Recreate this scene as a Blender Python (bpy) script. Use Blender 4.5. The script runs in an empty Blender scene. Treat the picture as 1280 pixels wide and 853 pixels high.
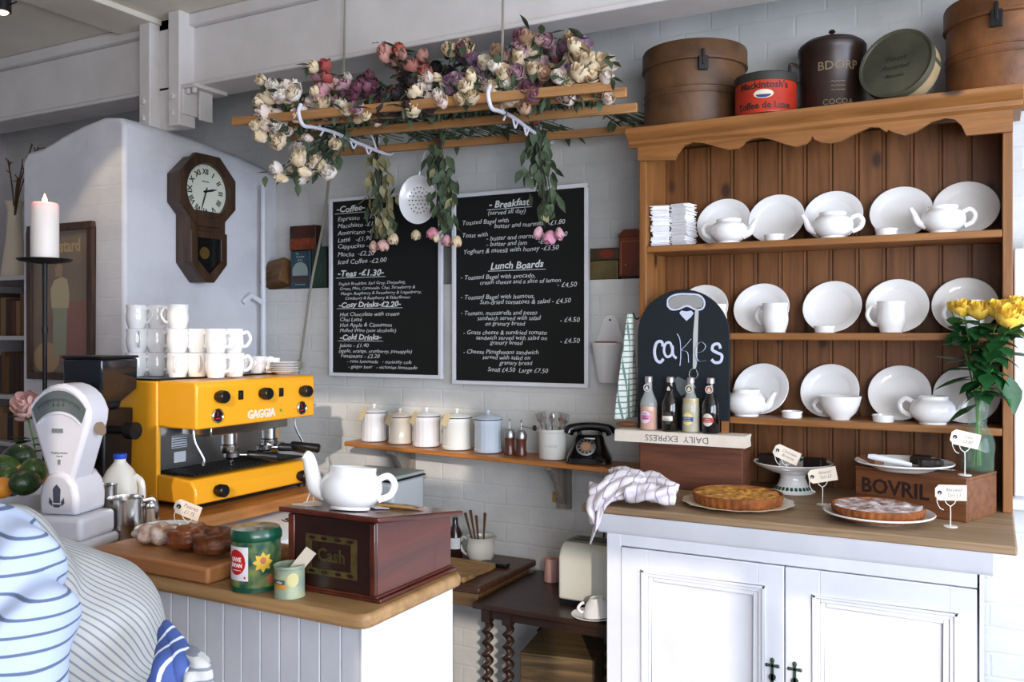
import bpy, math, random, bmesh
from mathutils import Vector, Matrix, noise

PI = math.pi
rnd = random.Random(11)
SC = bpy.context.scene
COL = SC.collection

# ------------------------------------------------------------------ camera
YAW = math.radians(28.2)
FOC = 1120.0
HZ = 416.0
EYE = 1.5
cam_data = bpy.data.cameras.new('camera')
cam = bpy.data.objects.new('camera', cam_data)
COL.objects.link(cam)
cam.location = (0, 0, EYE)
cam.rotation_euler = (PI / 2, 0, YAW)
cam_data.sensor_width = 36
cam_data.lens = FOC / 1280 * 36
cam_data.shift_y = -(426.5 - HZ) / 1280
cam_data.clip_start = 0.05
SC.camera = cam

# ------------------------------------------------------------------ light
SC.view_settings.view_transform = 'Standard'
SC.view_settings.look = 'None'
SC.view_settings.exposure = 0.16
SC.view_settings.gamma = 1.0
SC.view_settings.use_curve_mapping = False
SC.render.film_transparent = False
SC.cycles.max_bounces = 6
SC.cycles.diffuse_bounces = 4
SC.cycles.glossy_bounces = 3
SC.cycles.transmission_bounces = 5
SC.cycles.transparent_max_bounces = 10
SC.cycles.caustics_reflective = False
SC.cycles.caustics_refractive = False
SC.cycles.use_denoising = True

world = bpy.data.worlds.new('daylight')
SC.world = world
world.use_nodes = True
world.node_tree.nodes['Background'].inputs[0].default_value = (0.66, 0.78, 1.0, 1)
world.node_tree.nodes['Background'].inputs[1].default_value = 1.5

def lamp(name, kind, loc, direction, energy, color, **kw):
    d = bpy.data.lights.new(name, kind)
    d.energy = energy
    d.color = color
    for k, v in kw.items():
        setattr(d, k, v)
    o = bpy.data.objects.new(name, d)
    COL.objects.link(o)
    o.location = loc
    o.rotation_euler = Vector(direction).to_track_quat('-Z', 'Y').to_euler()
    return o

SUN_DIR = (-0.50, 0.80, -0.26)
lamp('sun', 'SUN', (3, -4, 4), SUN_DIR, 1.7, (1.0, 0.86, 0.74), angle=0.012)
lamp('daylight_from_front_windows', 'AREA', (1.9, -1.3, 1.7), (-0.45, 1, 0.10), 165, (0.93, 0.94, 1.0),
     shape='RECTANGLE', size=2.6, size_y=1.8)
lamp('daylight_from_side_window', 'AREA', (2.6, 1.6, 1.7), (-1, 0.30, 0.20), 125, (0.72, 0.82, 1.0),
     shape='RECTANGLE', size=2.2, size_y=1.8)

# ------------------------------------------------------------------ helpers
FX, FY = -math.sin(YAW), math.cos(YAW)
RX, RY = math.cos(YAW), math.sin(YAW)

def at(px, py, x=None, y=None, z=None, t=None):
    """a sight line met with a plane of the room"""
    u = (px - 640) / FOC
    v = (HZ - py) / FOC
    d = (FX + u * RX, FY + u * RY, v)
    if t is None:
        if x is not None: t = x / d[0]
        elif y is not None: t = y / d[1]
        else: t = (z - EYE) / d[2]
    return Vector((d[0] * t, d[1] * t, EYE + v * t))

def lin(h):
    h = h.lstrip('#')
    out = []
    for i in (0, 2, 4):
        c = int(h[i:i + 2], 16) / 255
        out.append(c / 12.92 if c <= 0.04045 else ((c + 0.055) / 1.055) ** 2.4)
    return (*out, 1)

MATS = {}

def _base(name):
    m = bpy.data.materials.new(name)
    m.use_nodes = True
    nt = m.node_tree
    return m, nt, nt.nodes['Principled BSDF']

def mat(name, col, rough=0.5, metal=0.0, col2=None, vs=8.0, bump=0.0, bs=60.0, coat=0.0, trans=0.0,
        emit=0.0, ior=1.45, stretch=(1, 1, 1), sheen=0.0, sss=0.0):
    if name in MATS: return MATS[name]
    m, nt, b = _base(name)
    b.inputs['Base Color'].default_value = lin(col)
    b.inputs['Roughness'].default_value = rough
    b.inputs['Metallic'].default_value = metal
    b.inputs['IOR'].default_value = ior
    b.inputs['Coat Weight'].default_value = coat
    b.inputs['Transmission Weight'].default_value = trans
    b.inputs['Sheen Weight'].default_value = sheen
    if sss:
        b.inputs['Subsurface Weight'].default_value = sss
        b.inputs['Subsurface Scale'].default_value = 0.02
    if emit:
        b.inputs['Emission Color'].default_value = lin(col)
        b.inputs['Emission Strength'].default_value = emit
    tc = None
    if col2 or bump:
        tc = nt.nodes.new('ShaderNodeTexCoord')
        mp = nt.nodes.new('ShaderNodeMapping')
        mp.inputs['Scale'].default_value = stretch
        nt.links.new(tc.outputs['Object'], mp.inputs[0])
    if col2:
        n = nt.nodes.new('ShaderNodeTexNoise')
        n.inputs['Scale'].default_value = vs
        n.inputs['Detail'].default_value = 5
        r = nt.nodes.new('ShaderNodeValToRGB')
        r.color_ramp.elements[0].position = 0.35
        r.color_ramp.elements[0].color = lin(col)
        r.color_ramp.elements[1].position = 0.68
        r.color_ramp.elements[1].color = lin(col2)
        nt.links.new(mp.outputs[0], n.inputs['Vector'])
        nt.links.new(n.outputs['Fac'], r.inputs[0])
        nt.links.new(r.outputs[0], b.inputs['Base Color'])
    if bump:
        n2 = nt.nodes.new('ShaderNodeTexNoise')
        n2.inputs['Scale'].default_value = bs
        n2.inputs['Detail'].default_value = 4
        bp = nt.nodes.new('ShaderNodeBump')
        bp.inputs['Strength'].default_value = bump
        bp.inputs['Distance'].default_value = 0.01
        nt.links.new(mp.outputs[0], n2.inputs['Vector'])
        nt.links.new(n2.outputs['Fac'], bp.inputs['Height'])
        nt.links.new(bp.outputs[0], b.inputs['Normal'])
    MATS[name] = m
    return m

def thin_glass(name, col, alpha):
    if name in MATS: return MATS[name]
    m = mat(name, col, 0.03, coat=0.6)
    m.node_tree.nodes['Principled BSDF'].inputs['Alpha'].default_value = alpha
    return m

def wood(name, c1, c2, axis='X', scale=9.0, rough=0.5, knots=False, coat=0.0, bump=0.15):
    """grain running along one axis of the object"""
    if name in MATS: return MATS[name]
    m, nt, b = _base(name)
    N = nt.nodes.new
    L = nt.links.new
    tc = N('ShaderNodeTexCoord')
    mp = N('ShaderNodeMapping')
    s = [7.0, 7.0, 7.0]
    s['XYZ'.index(axis)] = 0.55
    mp.inputs['Scale'].default_value = s
    L(tc.outputs['Object'], mp.inputs[0])
    n = N('ShaderNodeTexNoise')
    n.inputs['Scale'].default_value = scale * 0.55
    n.inputs['Detail'].default_value = 7
    n.inputs['Roughness'].default_value = 0.62
    n.inputs['Distortion'].default_value = 0.6
    L(mp.outputs[0], n.inputs['Vector'])
    r = N('ShaderNodeValToRGB')
    r.color_ramp.elements[0].position = 0.33
    r.color_ramp.elements[0].color = lin(c2)
    r.color_ramp.elements[1].position = 0.62
    r.color_ramp.elements[1].color = lin(c1)
    L(n.outputs['Fac'], r.inputs[0])
    col = r.outputs[0]
    if knots:
        v = N('ShaderNodeTexVoronoi')
        v.inputs['Scale'].default_value = 5.5
        mp2 = N('ShaderNodeMapping')
        s2 = [1.4, 1.4, 1.4]
        s2['XYZ'.index(axis)] = 0.8
        mp2.inputs['Scale'].default_value = s2
        L(tc.outputs['Object'], mp2.inputs[0])
        L(mp2.outputs[0], v.inputs['Vector'])
        r2 = N('ShaderNodeValToRGB')
        r2.color_ramp.elements[0].position = 0.09
        r2.color_ramp.elements[0].color = (0, 0, 0, 1)
        r2.color_ramp.elements[1].position = 0.19
        r2.color_ramp.elements[1].color = (1, 1, 1, 1)
        L(v.outputs['Distance'], r2.inputs[0])
        mx = N('ShaderNodeMix')
        mx.data_type = 'RGBA'
        mx.inputs[6].default_value = lin('3a2210')
        L(r2.outputs[0], mx.inputs[0])
        L(col, mx.inputs[7])
        col = mx.outputs[2]
    L(col, b.inputs['Base Color'])
    b.inputs['Roughness'].default_value = rough
    b.inputs['Coat Weight'].default_value = coat
    bp = N('ShaderNodeBump')
    bp.inputs['Strength'].default_value = bump
    bp.inputs['Distance'].default_value = 0.004
    L(n.outputs['Fac'], bp.inputs['Height'])
    L(bp.outputs[0], b.inputs['Normal'])
    MATS[name] = m
    return m

def brick(name, c1, c2, plane='XZ', strength=0.6):
    """painted brickwork: courses show only as relief under the paint"""
    m, nt, b = _base(name)
    N = nt.nodes.new
    L = nt.links.new
    tc = N('ShaderNodeTexCoord')
    sx = N('ShaderNodeSeparateXYZ')
    cb = N('ShaderNodeCombineXYZ')
    L(tc.outputs['Object'], sx.inputs[0])
    L(sx.outputs[0 if plane[0] == 'X' else 1], cb.inputs[0])
    L(sx.outputs[2], cb.inputs[1])
    nw = N('ShaderNodeTexNoise')
    nw.inputs['Scale'].default_value = 6
    L(tc.outputs['Object'], nw.inputs['Vector'])
    vm = N('ShaderNodeVectorMath')
    vm.operation = 'MULTIPLY_ADD'
    L(nw.outputs['Color'], vm.inputs[0])
    vm.inputs[1].default_value = (0.02, 0.02, 0)
    L(cb.outputs[0], vm.inputs[2])
    br = N('ShaderNodeTexBrick')
    br.inputs['Scale'].default_value = 1.0
    br.inputs['Brick Width'].default_value = 0.235
    br.inputs['Row Height'].default_value = 0.088
    br.inputs['Mortar Size'].default_value = 0.007
    br.inputs['Mortar Smooth'].default_value = 0.6
    br.inputs['Color1'].default_value = (1, 1, 1, 1)
    br.inputs['Color2'].default_value = (0.86, 0.86, 0.86, 1)
    br.inputs['Mortar'].default_value = (0.1, 0.1, 0.1, 1)
    L(vm.outputs[0], br.inputs['Vector'])
    n = N('ShaderNodeTexNoise')
    n.inputs['Scale'].default_value = 3.5
    n.inputs['Detail'].default_value = 8
    L(tc.outputs['Object'], n.inputs['Vector'])
    r = N('ShaderNodeValToRGB')
    r.color_ramp.elements[0].position = 0.35
    r.color_ramp.elements[0].color = lin(c2)
    r.color_ramp.elements[1].position = 0.6
    r.color_ramp.elements[1].color = lin(c1)
    L(n.outputs['Fac'], r.inputs[0])
    L(r.outputs[0], b.inputs['Base Color'])
    b.inputs['Roughness'].default_value = 0.55
    n3 = N('ShaderNodeTexNoise')
    n3.inputs['Scale'].default_value = 28
    n3.inputs['Detail'].default_value = 6
    L(tc.outputs['Object'], n3.inputs['Vector'])
    mm = N('ShaderNodeMath')
    mm.operation = 'MULTIPLY_ADD'
    L(n3.outputs['Fac'], mm.inputs[0])
    mm.inputs[1].default_value = 0.7
    L(br.outputs['Color'], mm.inputs[2])
    bp = N('ShaderNodeBump')
    bp.inputs['Strength'].default_value = strength
    bp.inputs['Distance'].default_value = 0.012
    L(mm.outputs[0], bp.inputs['Height'])
    L(bp.outputs[0], b.inputs['Normal'])
    return m

def stripes(name, base, line, axis='X', freq=60.0, width=0.3, rough=0.8, distort=1.0, check=None, line2=None):
    m, nt, b = _base(name)
    N = nt.nodes.new
    L = nt.links.new
    tc = N('ShaderNodeTexCoord')
    def band(ax, fr, w):
        wv = N('ShaderNodeTexWave')
        wv.wave_type = 'BANDS'
        if not isinstance(ax, tuple): wv.bands_direction = ax
        wv.inputs['Scale'].default_value = fr
        wv.inputs['Distortion'].default_value = distort
        wv.inputs['Detail'].default_value = 1
        wv.inputs['Detail Scale'].default_value = 0.6
        if isinstance(ax, tuple):
            wv.bands_direction = 'X'
            dt = N('ShaderNodeVectorMath')
            dt.operation = 'DOT_PRODUCT'
            dt.inputs[1].default_value = ax
            nz = N('ShaderNodeTexNoise')
            nz.inputs['Scale'].default_value = 4
            L(tc.outputs['Object'], nz.inputs['Vector'])
            mm = N('ShaderNodeMath')
            mm.operation = 'MULTIPLY_ADD'
            mm.inputs[1].default_value = 0.014
            L(nz.outputs['Fac'], mm.inputs[0])
            L(tc.outputs['Object'], dt.inputs[0])
            L(dt.outputs['Value'], mm.inputs[2])
            cx = N('ShaderNodeCombineXYZ')
            L(mm.outputs[0], cx.inputs[0])
            L(cx.outputs[0], wv.inputs['Vector'])
        else:
            L(tc.outputs['Object'], wv.inputs['Vector'])
        rr = N('ShaderNodeValToRGB')
        rr.color_ramp.elements[0].position = 1 - w
        rr.color_ramp.elements[0].color = (0, 0, 0, 1)
        rr.color_ramp.elements[1].position = min(0.999, 1 - w + 0.08)
        rr.color_ramp.elements[1].color = (1, 1, 1, 1)
        L(wv.outputs['Fac'], rr.inputs[0])
        return rr.outputs[0]
    f = band(axis, freq, width)
    mx = N('ShaderNodeMix')
    mx.data_type = 'RGBA'
    mx.inputs[6].default_value = lin(base)
    mx.inputs[7].default_value = lin(line)
    L(f, mx.inputs[0])
    out = mx.outputs[2]
    if check:
        f2 = band(check, freq, width)
        m2 = N('ShaderNodeMix')
        m2.data_type = 'RGBA'
        L(out, m2.inputs[6])
        m2.inputs[7].default_value = lin(line2 or line)
        L(f2, m2.inputs[0])
        out = m2.outputs[2]
    L(out, b.inputs['Base Color'])
    b.inputs['Roughness'].default_value = rough
    MATS[name] = m
    return m

class MB:
    def __init__(s):
        s.v, s.f, s.m, s.mi, s.M = [], [], [], 0, Matrix()
    def add(s, vs, fs):
        b = len(s.v)
        s.v += [s.M @ Vector(p) for p in vs]
        s.f += [tuple(b + i for i in f) for f in fs]
        s.m += [s.mi] * len(fs)
        return s
    def box(s, x0, x1, y0, y1, z0, z1):
        vs = [(x, y, z) for z in (z0, z1) for y in (y0, y1) for x in (x0, x1)]
        return s.add(vs, [(0, 2, 3, 1), (4, 5, 7, 6), (0, 1, 5, 4), (2, 6, 7, 3), (0, 4, 6, 2), (1, 3, 7, 5)])
    def prism(s, pts, a0, a1, axis='y'):
        f = {'x': lambda p, a: (a, p[0], p[1]), 'y': lambda p, a: (p[0], a, p[1]), 'z': lambda p, a: (p[0], p[1], a)}[axis]
        n = len(pts)
        vs = [f(p, a0) for p in pts] + [f(p, a1) for p in pts]
        return s.add(vs, [tuple(range(n)), tuple(range(2 * n - 1, n - 1, -1))] +
                     [(i, (i + 1) % n, n + (i + 1) % n, n + i) for i in range(n)])
    def lathe(s, prof, n=28, c=(0, 0, 0), sx=1.0, sy=1.0, wob=None):
        vs, fs = [], []
        for j, (r, z) in enumerate(prof):
            for i in range(n):
                a = 2 * PI * i / n
                k = wob(a, j) if wob else 1.0
                vs.append((c[0] + r * k * math.cos(a) * sx, c[1] + r * k * math.sin(a) * sy, c[2] + z))
        for j in range(len(prof) - 1):
            for i in range(n):
                fs.append((j * n + i, j * n + (i + 1) % n, (j + 1) * n + (i + 1) % n, (j + 1) * n + i))
        if prof[0][0] > 1e-5: fs.append(tuple(range(n - 1, -1, -1)))
        if prof[-1][0] > 1e-5: fs.append(tuple((len(prof) - 1) * n + i for i in range(n)))
        return s.add(vs, fs)
    def cyl(s, p, q, r, n=16, r2=None):
        return s.tube([p, q], [r, r if r2 is None else r2], n)
    def tube(s, path, r, n=8, caps=True, sy=1.0):
        path = [Vector(p) for p in path]
        k = len(path)
        rs = r if isinstance(r, (list, tuple)) else [r] * k
        vs, fs = [], []
        t0 = (path[1] - path[0]).normalized()
        up = Vector((0, 0, 1)) if abs(t0.z) < 0.9 else Vector((0, 1, 0))
        nx = t0.cross(up).normalized()
        for j in range(k):
            if j == 0: t = path[1] - path[0]
            elif j == k - 1: t = path[-1] - path[-2]
            else: t = (path[j + 1] - path[j]).normalized() + (path[j] - path[j - 1]).normalized()
            t.normalize()
            nx = (nx - t * nx.dot(t)).normalized()
            ny = t.cross(nx)
            for i in range(n):
                a = 2 * PI * i / n
                vs.append(path[j] + nx * (math.cos(a) * rs[j]) + ny * (math.sin(a) * rs[j] * sy))
        for j in range(k - 1):
            for i in range(n):
                fs.append((j * n + i, j * n + (i + 1) % n, (j + 1) * n + (i + 1) % n, (j + 1) * n + i))
        if caps:
            fs.append(tuple(range(n - 1, -1, -1)))
            fs.append(tuple((k - 1) * n + i for i in range(n)))
        return s.add(vs, fs)
    def ell(s, c, r, n=16, m=10, fn=None):
        vs, fs = [], []
        for j in range(1, m):
            th = PI * j / m
            for i in range(n):
                a = 2 * PI * i / n
                d = Vector((math.sin(th) * math.cos(a), math.sin(th) * math.sin(a), -math.cos(th)))
                k = fn(d) if fn else 1.0
                vs.append((c[0] + d.x * r[0] * k, c[1] + d.y * r[1] * k, c[2] + d.z * r[2] * k))
        b = len(vs)
        k0 = fn(Vector((0, 0, -1))) if fn else 1
        k1 = fn(Vector((0, 0, 1))) if fn else 1
        vs.append((c[0], c[1], c[2] - r[2] * k0))
        vs.append((c[0], c[1], c[2] + r[2] * k1))
        for j in range(m - 2):
            for i in range(n):
                fs.append((j * n + i, j * n + (i + 1) % n, (j + 1) * n + (i + 1) % n, (j + 1) * n + i))
        for i in range(n):
            fs.append((b, (i + 1) % n, i))
            fs.append((b + 1, (m - 2) * n + i, (m - 2) * n + (i + 1) % n))
        return s.add(vs, fs)
    def grid(s, fn, nu, nv):
        vs = [fn(i / nu, j / nv) for j in range(nv + 1) for i in range(nu + 1)]
        fs = [(j * (nu + 1) + i, j * (nu + 1) + i + 1, (j + 1) * (nu + 1) + i + 1, (j + 1) * (nu + 1) + i)
              for j in range(nv) for i in range(nu)]
        return s.add(vs, fs)
    def text(s, body, size, M, align='LEFT', shear=0.0, ext=0.0006, sx=1.0, off=0.0):
        cu = bpy.data.curves.new('lettering', 'FONT')
        cu.body = body
        cu.size = size
        cu.align_x = align
        cu.shear = shear
        cu.extrude = ext
        cu.offset = off
        cu.resolution_u = 2
        o = bpy.data.objects.new('lettering', cu)
        COL.objects.link(o)
        dg = bpy.context.evaluated_depsgraph_get()
        me = bpy.data.meshes.new_from_object(o.evaluated_get(dg))
        keep = s.M
        s.M = keep @ M @ Matrix.Diagonal((sx, 1, 1, 1))
        s.add([v.co.copy() for v in me.vertices], [tuple(p.vertices) for p in me.polygons])
        s.M = keep
        bpy.data.objects.remove(o)
        bpy.data.curves.remove(cu)
        bpy.data.meshes.remove(me)
        return s
    def build(s, name, mats, parent=None, loc=(0, 0, 0), rot=(0, 0, 0), smooth=True, bevel=0.0, sub=0, fix=True,
              seg=2, solid=0.0, ang=38):
        me = bpy.data.meshes.new(name)
        me.from_pydata([tuple(v) for v in s.v], [], s.f)
        if not isinstance(mats, (list, tuple)): mats = [mats]
        for mm in mats: me.materials.append(mm)
        me.polygons.foreach_set('material_index', s.m)
        if fix:
            bm = bmesh.new()
            bm.from_mesh(me)
            bmesh.ops.remove_doubles(bm, verts=bm.verts, dist=1e-6)
            bmesh.ops.recalc_face_normals(bm, faces=bm.faces)
            bm.to_mesh(me)
            bm.free()
        if smooth:
            me.polygons.foreach_set('use_smooth', [True] * len(me.polygons))
            me.set_sharp_from_angle(angle=math.radians(ang))
        me.update()
        o = bpy.data.objects.new(name, me)
        COL.objects.link(o)
        o.location = loc
        o.rotation_euler = rot
        if parent: o.parent = parent
        if solid:
            md = o.modifiers.new('thickness', 'SOLIDIFY')
            md.thickness = solid
            md.offset = 0
        if bevel:
            md = o.modifiers.new('edges', 'BEVEL')
            md.width = bevel
            md.segments = seg
            md.limit_method = 'ANGLE'
            md.angle_limit = math.radians(40)
            md.harden_normals = False
        if sub:
            md = o.modifiers.new('round', 'SUBSURF')
            md.levels = sub
            md.render_levels = sub
        return o

def tag(o, label, cat, group=None):
    o['label'] = label
    o['category'] = cat
    if group: o['group'] = group
    return o

def thing(name, label, cat, loc=(0, 0, 0), rz=0.0, group=None, tilt=None):
    o = bpy.data.objects.new(name, None)
    o.empty_display_size = 0.05
    COL.objects.link(o)
    o.location = loc
    o.rotation_euler = (tilt[0] if tilt else 0, tilt[1] if tilt else 0, rz)
    return tag(o, label, cat, group)

def struct(o):
    o['kind'] = 'structure'
    return o

def kids(o):
    return [c for c in COL.objects if c.parent == o]

def dup(o, loc=None, rz=None, label=None, parent=None, scale=None):
    """a copy of a thing with its parts and their sub-parts"""
    c = o.copy()
    COL.objects.link(c)
    if parent is not None: c.parent = parent
    for ch in kids(o): dup(ch, parent=c)
    if loc is not None: c.location = loc
    if rz is not None: c.rotation_euler = (c.rotation_euler[0], c.rotation_euler[1], rz)
    if label: c['label'] = label
    if scale: c.scale = (scale,) * 3
    return c

def Rz(a): return Matrix.Rotation(a, 4, 'Z')
def Rx(a): return Matrix.Rotation(a, 4, 'X')
def Ry(a): return Matrix.Rotation(a, 4, 'Y')
def Tr(x, y, z): return Matrix.Translation((x, y, z))
FACE = Rx(PI / 2)      # lettering on a surface that faces -Y

def arc(cx, cy, r, a0, a1, n, ry=None):
    ry = r if ry is None else ry
    return [(cx + r * math.cos(a0 + (a1 - a0) * i / n), cy + ry * math.sin(a0 + (a1 - a0) * i / n)) for i in range(n + 1)]

def spline(pts, n=8):
    """smooth path through the points"""
    P = [Vector(p) for p in pts]
    P = [P[0] * 2 - P[1]] + P + [P[-1] * 2 - P[-2]]
    out = []
    for i in range(1, len(P) - 2):
        for k in range(n):
            t = k / n
            a, b, c, d = P[i - 1], P[i], P[i + 1], P[i + 2]
            out.append(0.5 * ((2 * b) + (c - a) * t + (2 * a - 5 * b + 4 * c - d) * t * t + (3 * b - a - 3 * c + d) * t ** 3))
    out.append(P[-2])
    return out
# ------------------------------------------------------------------ materials
M_wall = brick('painted_brick', 'd9dad8', 'c8cbc8', 'XZ', 0.28)
M_wall_side = brick('painted_brick_side', 'dcdde2', 'cdced4', 'YZ', 0.16)
M_plaster = mat('painted_plaster', 'd2cdd0', 0.6, col2='c2bcc0', vs=3, bump=0.25, bs=9)
M_ceil = mat('ceiling_paint', 'e0dacb', 0.7, col2='d4cdbc', vs=3)
M_beam = mat('beam_paint', 'dedad8', 0.45, col2='d2cecb', vs=5, bump=0.1, bs=14)
M_white = mat('white_paint', 'e3e6ec', 0.4, col2='dadde4', vs=6, bump=0.05, bs=20)
M_white_dull = mat('white_board_paint', 'd8dbe2', 0.45, col2='cccfd8', vs=7)
M_porc = mat('white_porcelain', 'f0f0ef', 0.12, coat=0.6)
M_enamel = mat('white_enamel', 'e9ebec', 0.22, coat=0.4)
M_pine = wood('pine', '9c6836', '7c4f25', 'X', 8, 0.45, knots=True)
M_pine_v = wood('pine_upright', '986534', '784d25', 'Z', 8, 0.45, knots=True)
M_pine_back = wood('pine_boards', '7d4f28', '5e3816', 'Z', 8, 0.5, knots=True)
M_counter = wood('weathered_counter', 'a08566', '7e6549', 'X', 8, 0.6)
M_orange_wood = wood('varnished_shelf', 'bd7a3c', '9a5d28', 'X', 10, 0.35)
M_top = wood('island_top', 'a98458', '8a6840', 'X', 8, 0.5)
M_mahog = wood('mahogany', '5c2618', '3e170e', 'Y', 7, 0.3, coat=0.3)
M_mahog_dark = wood('mahogany_front', '2c110c', '1c0a07', 'X', 7, 0.3, coat=0.3)
M_dark_oak = wood('dark_oak', '3a2318', '23140d', 'X', 8, 0.35)
M_crate = wood('crate_wood', '6d4029', '4b2819', 'X', 9, 0.6)
M_crate2 = wood('stained_crate_wood', '7d4c28', '573116', 'X', 9, 0.6)
M_black = mat('black_plastic', '121214', 0.35)
M_blackgloss = mat('black_bakelite', '0b0b0d', 0.15, coat=0.5)
M_iron = mat('dark_iron', '2a2a2a', 0.5, metal=0.6)
M_steel = mat('steel', 'c9c9c8', 0.18, metal=1.0)
M_steel_dull = mat('brushed_steel', 'a5a6a6', 0.35, metal=1.0)
M_brass = mat('brass', 'a8884a', 0.35, metal=0.9)
M_yellow = mat('yellow_enamel', 'f2aa26', 0.3, coat=0.3)
M_red = mat('red_print', 'c8201c', 0.4)
M_paper = mat('paper', 'ece3cf', 0.8, col2='e0d5bd', vs=20)
M_tagp = mat('tag_card', 'e3d6c4', 0.8)
M_ink = mat('ink', '2d2a30', 0.7)
M_wire = mat('white_wire', 'eceae6', 0.4)
M_white_iron = mat('white_cast_iron', 'dcdbe4', 0.4)
M_chalkb = mat('blackboard', '090c0a', 0.85)
M_chalk = mat('chalk', 'dfe4e4', 0.9)
M_glass = mat('clear_glass', 'ffffff', 0.02, trans=1.0, ior=1.45)
M_rope = mat('rope', '8f897c', 0.8)
M_slat = wood('airer_slats', 'b08150', '8f6239', 'X', 9, 0.45)
M_leaf = mat('dried_leaf', '56654a', 0.7, col2='3a4a34', vs=25)
M_leaf_pale = mat('dried_leaf_pale', '9a9068', 0.7, col2='6f7050', vs=25)
M_leaf_fresh = mat('green_leaf', '245a2c', 0.45, col2='17431f', vs=25)
M_stem = mat('dried_stem', '3c4234', 0.8)
M_stem_fresh = mat('green_stem', '5c8a3c', 0.5)

# ------------------------------------------------------------------ the room
FLOOR = -0.28
WL, WU = 3.68, 3.80                # lower wall face, recessed upper wall face
LEDGE = at(760, 349.5, y=WL).z
CEIL = 3.04

b = MB(); b.box(-6.2, 5.2, -3.2, 4.0, FLOOR - 0.08, FLOOR)
struct(b.build('floor', wood('floor_boards', '5a4634', '3f3024', 'Y', 6, 0.5)))
b = MB()
b.prism([(4.0, FLOOR), (WL, FLOOR), (WL, LEDGE), (WU, LEDGE), (WU, CEIL + 0.1), (4.0, CEIL + 0.1)], -6.0, 5.2, 'x')
struct(b.build('wall_back', M_wall, smooth=False))
b = MB(); b.box(-6.2, -6.0, -3.0, 4.0, FLOOR, CEIL)
struct(b.build('wall_left', M_plaster))
b = MB(); b.box(-6.2, 5.2, -1.6, 4.0, CEIL, CEIL + 0.1)
struct(b.build('ceiling', M_ceil))

# chimney breast with a sloped, rounded shoulder
CX1, CY0 = -3.54, 2.805
CX0 = at(28, 300, y=CY0).x
zt = at(155, 146, x=CX1).z
zl = at(28, 196, y=CY0).z
b = MB()
pts = [(CX0, FLOOR), (CX1, FLOOR), (CX1, zt - 0.03), (CX1 - 0.03, zt), (CX1 - 0.14, zt + 0.015), (CX1 - 0.3, zt - 0.01),
       (CX1 - 0.45, zt - 0.045), (CX1 - 0.6, zt - 0.09), (CX0 + 0.04, zl + 0.02), (CX0, zl - 0.03)]
n = len(pts)
b.grid(lambda u, v: (0, 0, 0), 1, 1) if False else None
rows = []
NY = 12
for j in range(NY + 1):
    y = CY0 + (WU - CY0 + 0.05) * j / NY
    drop = 0.0 if j == 0 else 0.11 * (j / NY) ** 2
    rows.append([(p[0], y, p[1] - (drop if i > 1 else 0)) for i, p in enumerate(pts)])
vs = [p for r in rows for p in r]
fs = [(j * n + i, j * n + (i + 1) % n, (j + 1) * n + (i + 1) % n, (j + 1) * n + i) for j in range(NY) for i in range(n)]
fs += [tuple(range(n)), tuple(NY * n + i for i in range(n - 1, -1, -1))]
b.add(vs, fs)
struct(b.build('wall_chimney', M_wall_side, bevel=0.018, seg=3))

# steel beam carried on a short column
BY = 3.07
bz = at(550, 51.5, y=BY).z
b = MB()
b.box(-6.0, 2.6, BY, BY + 0.2, bz, bz + 0.022)
b.box(-6.0, 2.6, BY + 0.03, BY + 0.15, bz + 0.022, CEIL - 0.06)
b.box(-6.0, 2.6, BY, BY + 0.2, CEIL - 0.06, CEIL)
struct(b.build('trim_1', M_beam, bevel=0.006))
c0, c1 = at(176, 60, y=BY - 0.05).x, at(226, 60, y=BY - 0.05).x
b = MB()
b.box(c0, c0 + 0.075, BY - 0.06, BY + 0.04, zt - 0.12, CEIL)
b.box(c1 - 0.075, c1, BY - 0.06, BY + 0.04, at(216, 157, y=BY - 0.06).z, CEIL)
b.box(c0 + 0.07, c1 - 0.07, BY, BY + 0.03, at(216, 157, y=BY - 0.06).z, CEIL)
for xx in (c0 + 0.038, c1 - 0.038):
    for zz in (zt + 0.05, zt + 0.13):
        b.lathe([(0.0, 0), (0.018, 0), (0.015, 0.012), (0, 0.014)], 6) if False else b.cyl((xx, BY - 0.06, zz), (xx, BY - 0.075, zz), 0.016, 6)
struct(b.build('trim_2', M_beam, bevel=0.004))
b = MB()
b.box(c1, c1 + 0.09, BY - 0.05, BY + 0.16, bz - 0.02, bz)
b.box(c1 + 0.001, c1 + 0.015, BY - 0.05, BY + 0.10, bz - 0.14, bz - 0.02)
b.box(c1 + 0.04, c1 + 0.052, BY + 0.02, BY + 0.10, bz - 0.16, bz - 0.02)
for dx in (0.03, 0.07):
    b.cyl((c1 + dx, BY - 0.03, bz - 0.045), (c1 + dx, BY - 0.03, bz - 0.02), 0.014, 6)
struct(b.build('trim_3', M_beam, bevel=0.003))
# ceiling battens
b = MB()
b.box(-3.9, -3.6, -1.5, BY, CEIL - 0.03, CEIL)
struct(b.build('trim_4', M_ceil, bevel=0.004))
b = MB()
b.box(-2.6, -2.52, -1.5, BY, CEIL - 0.035, CEIL)
struct(b.build('trim_5', M_ceil, bevel=0.004))
b = MB()
b.tube([(CX1 + 0.05, WL - 0.03, 1.0), (CX1 + 0.05, WL - 0.03, 2.3)], 0.014, 10)
b.tube([(CX1 + 0.05, WL - 0.03, 1.66), (CX1 + 0.03, WL - 0.1, 1.70), (CX1 + 0.01, WL - 0.14, 1.66)], 0.016, 8)
struct(b.build('trim_6', M_white))

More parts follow.
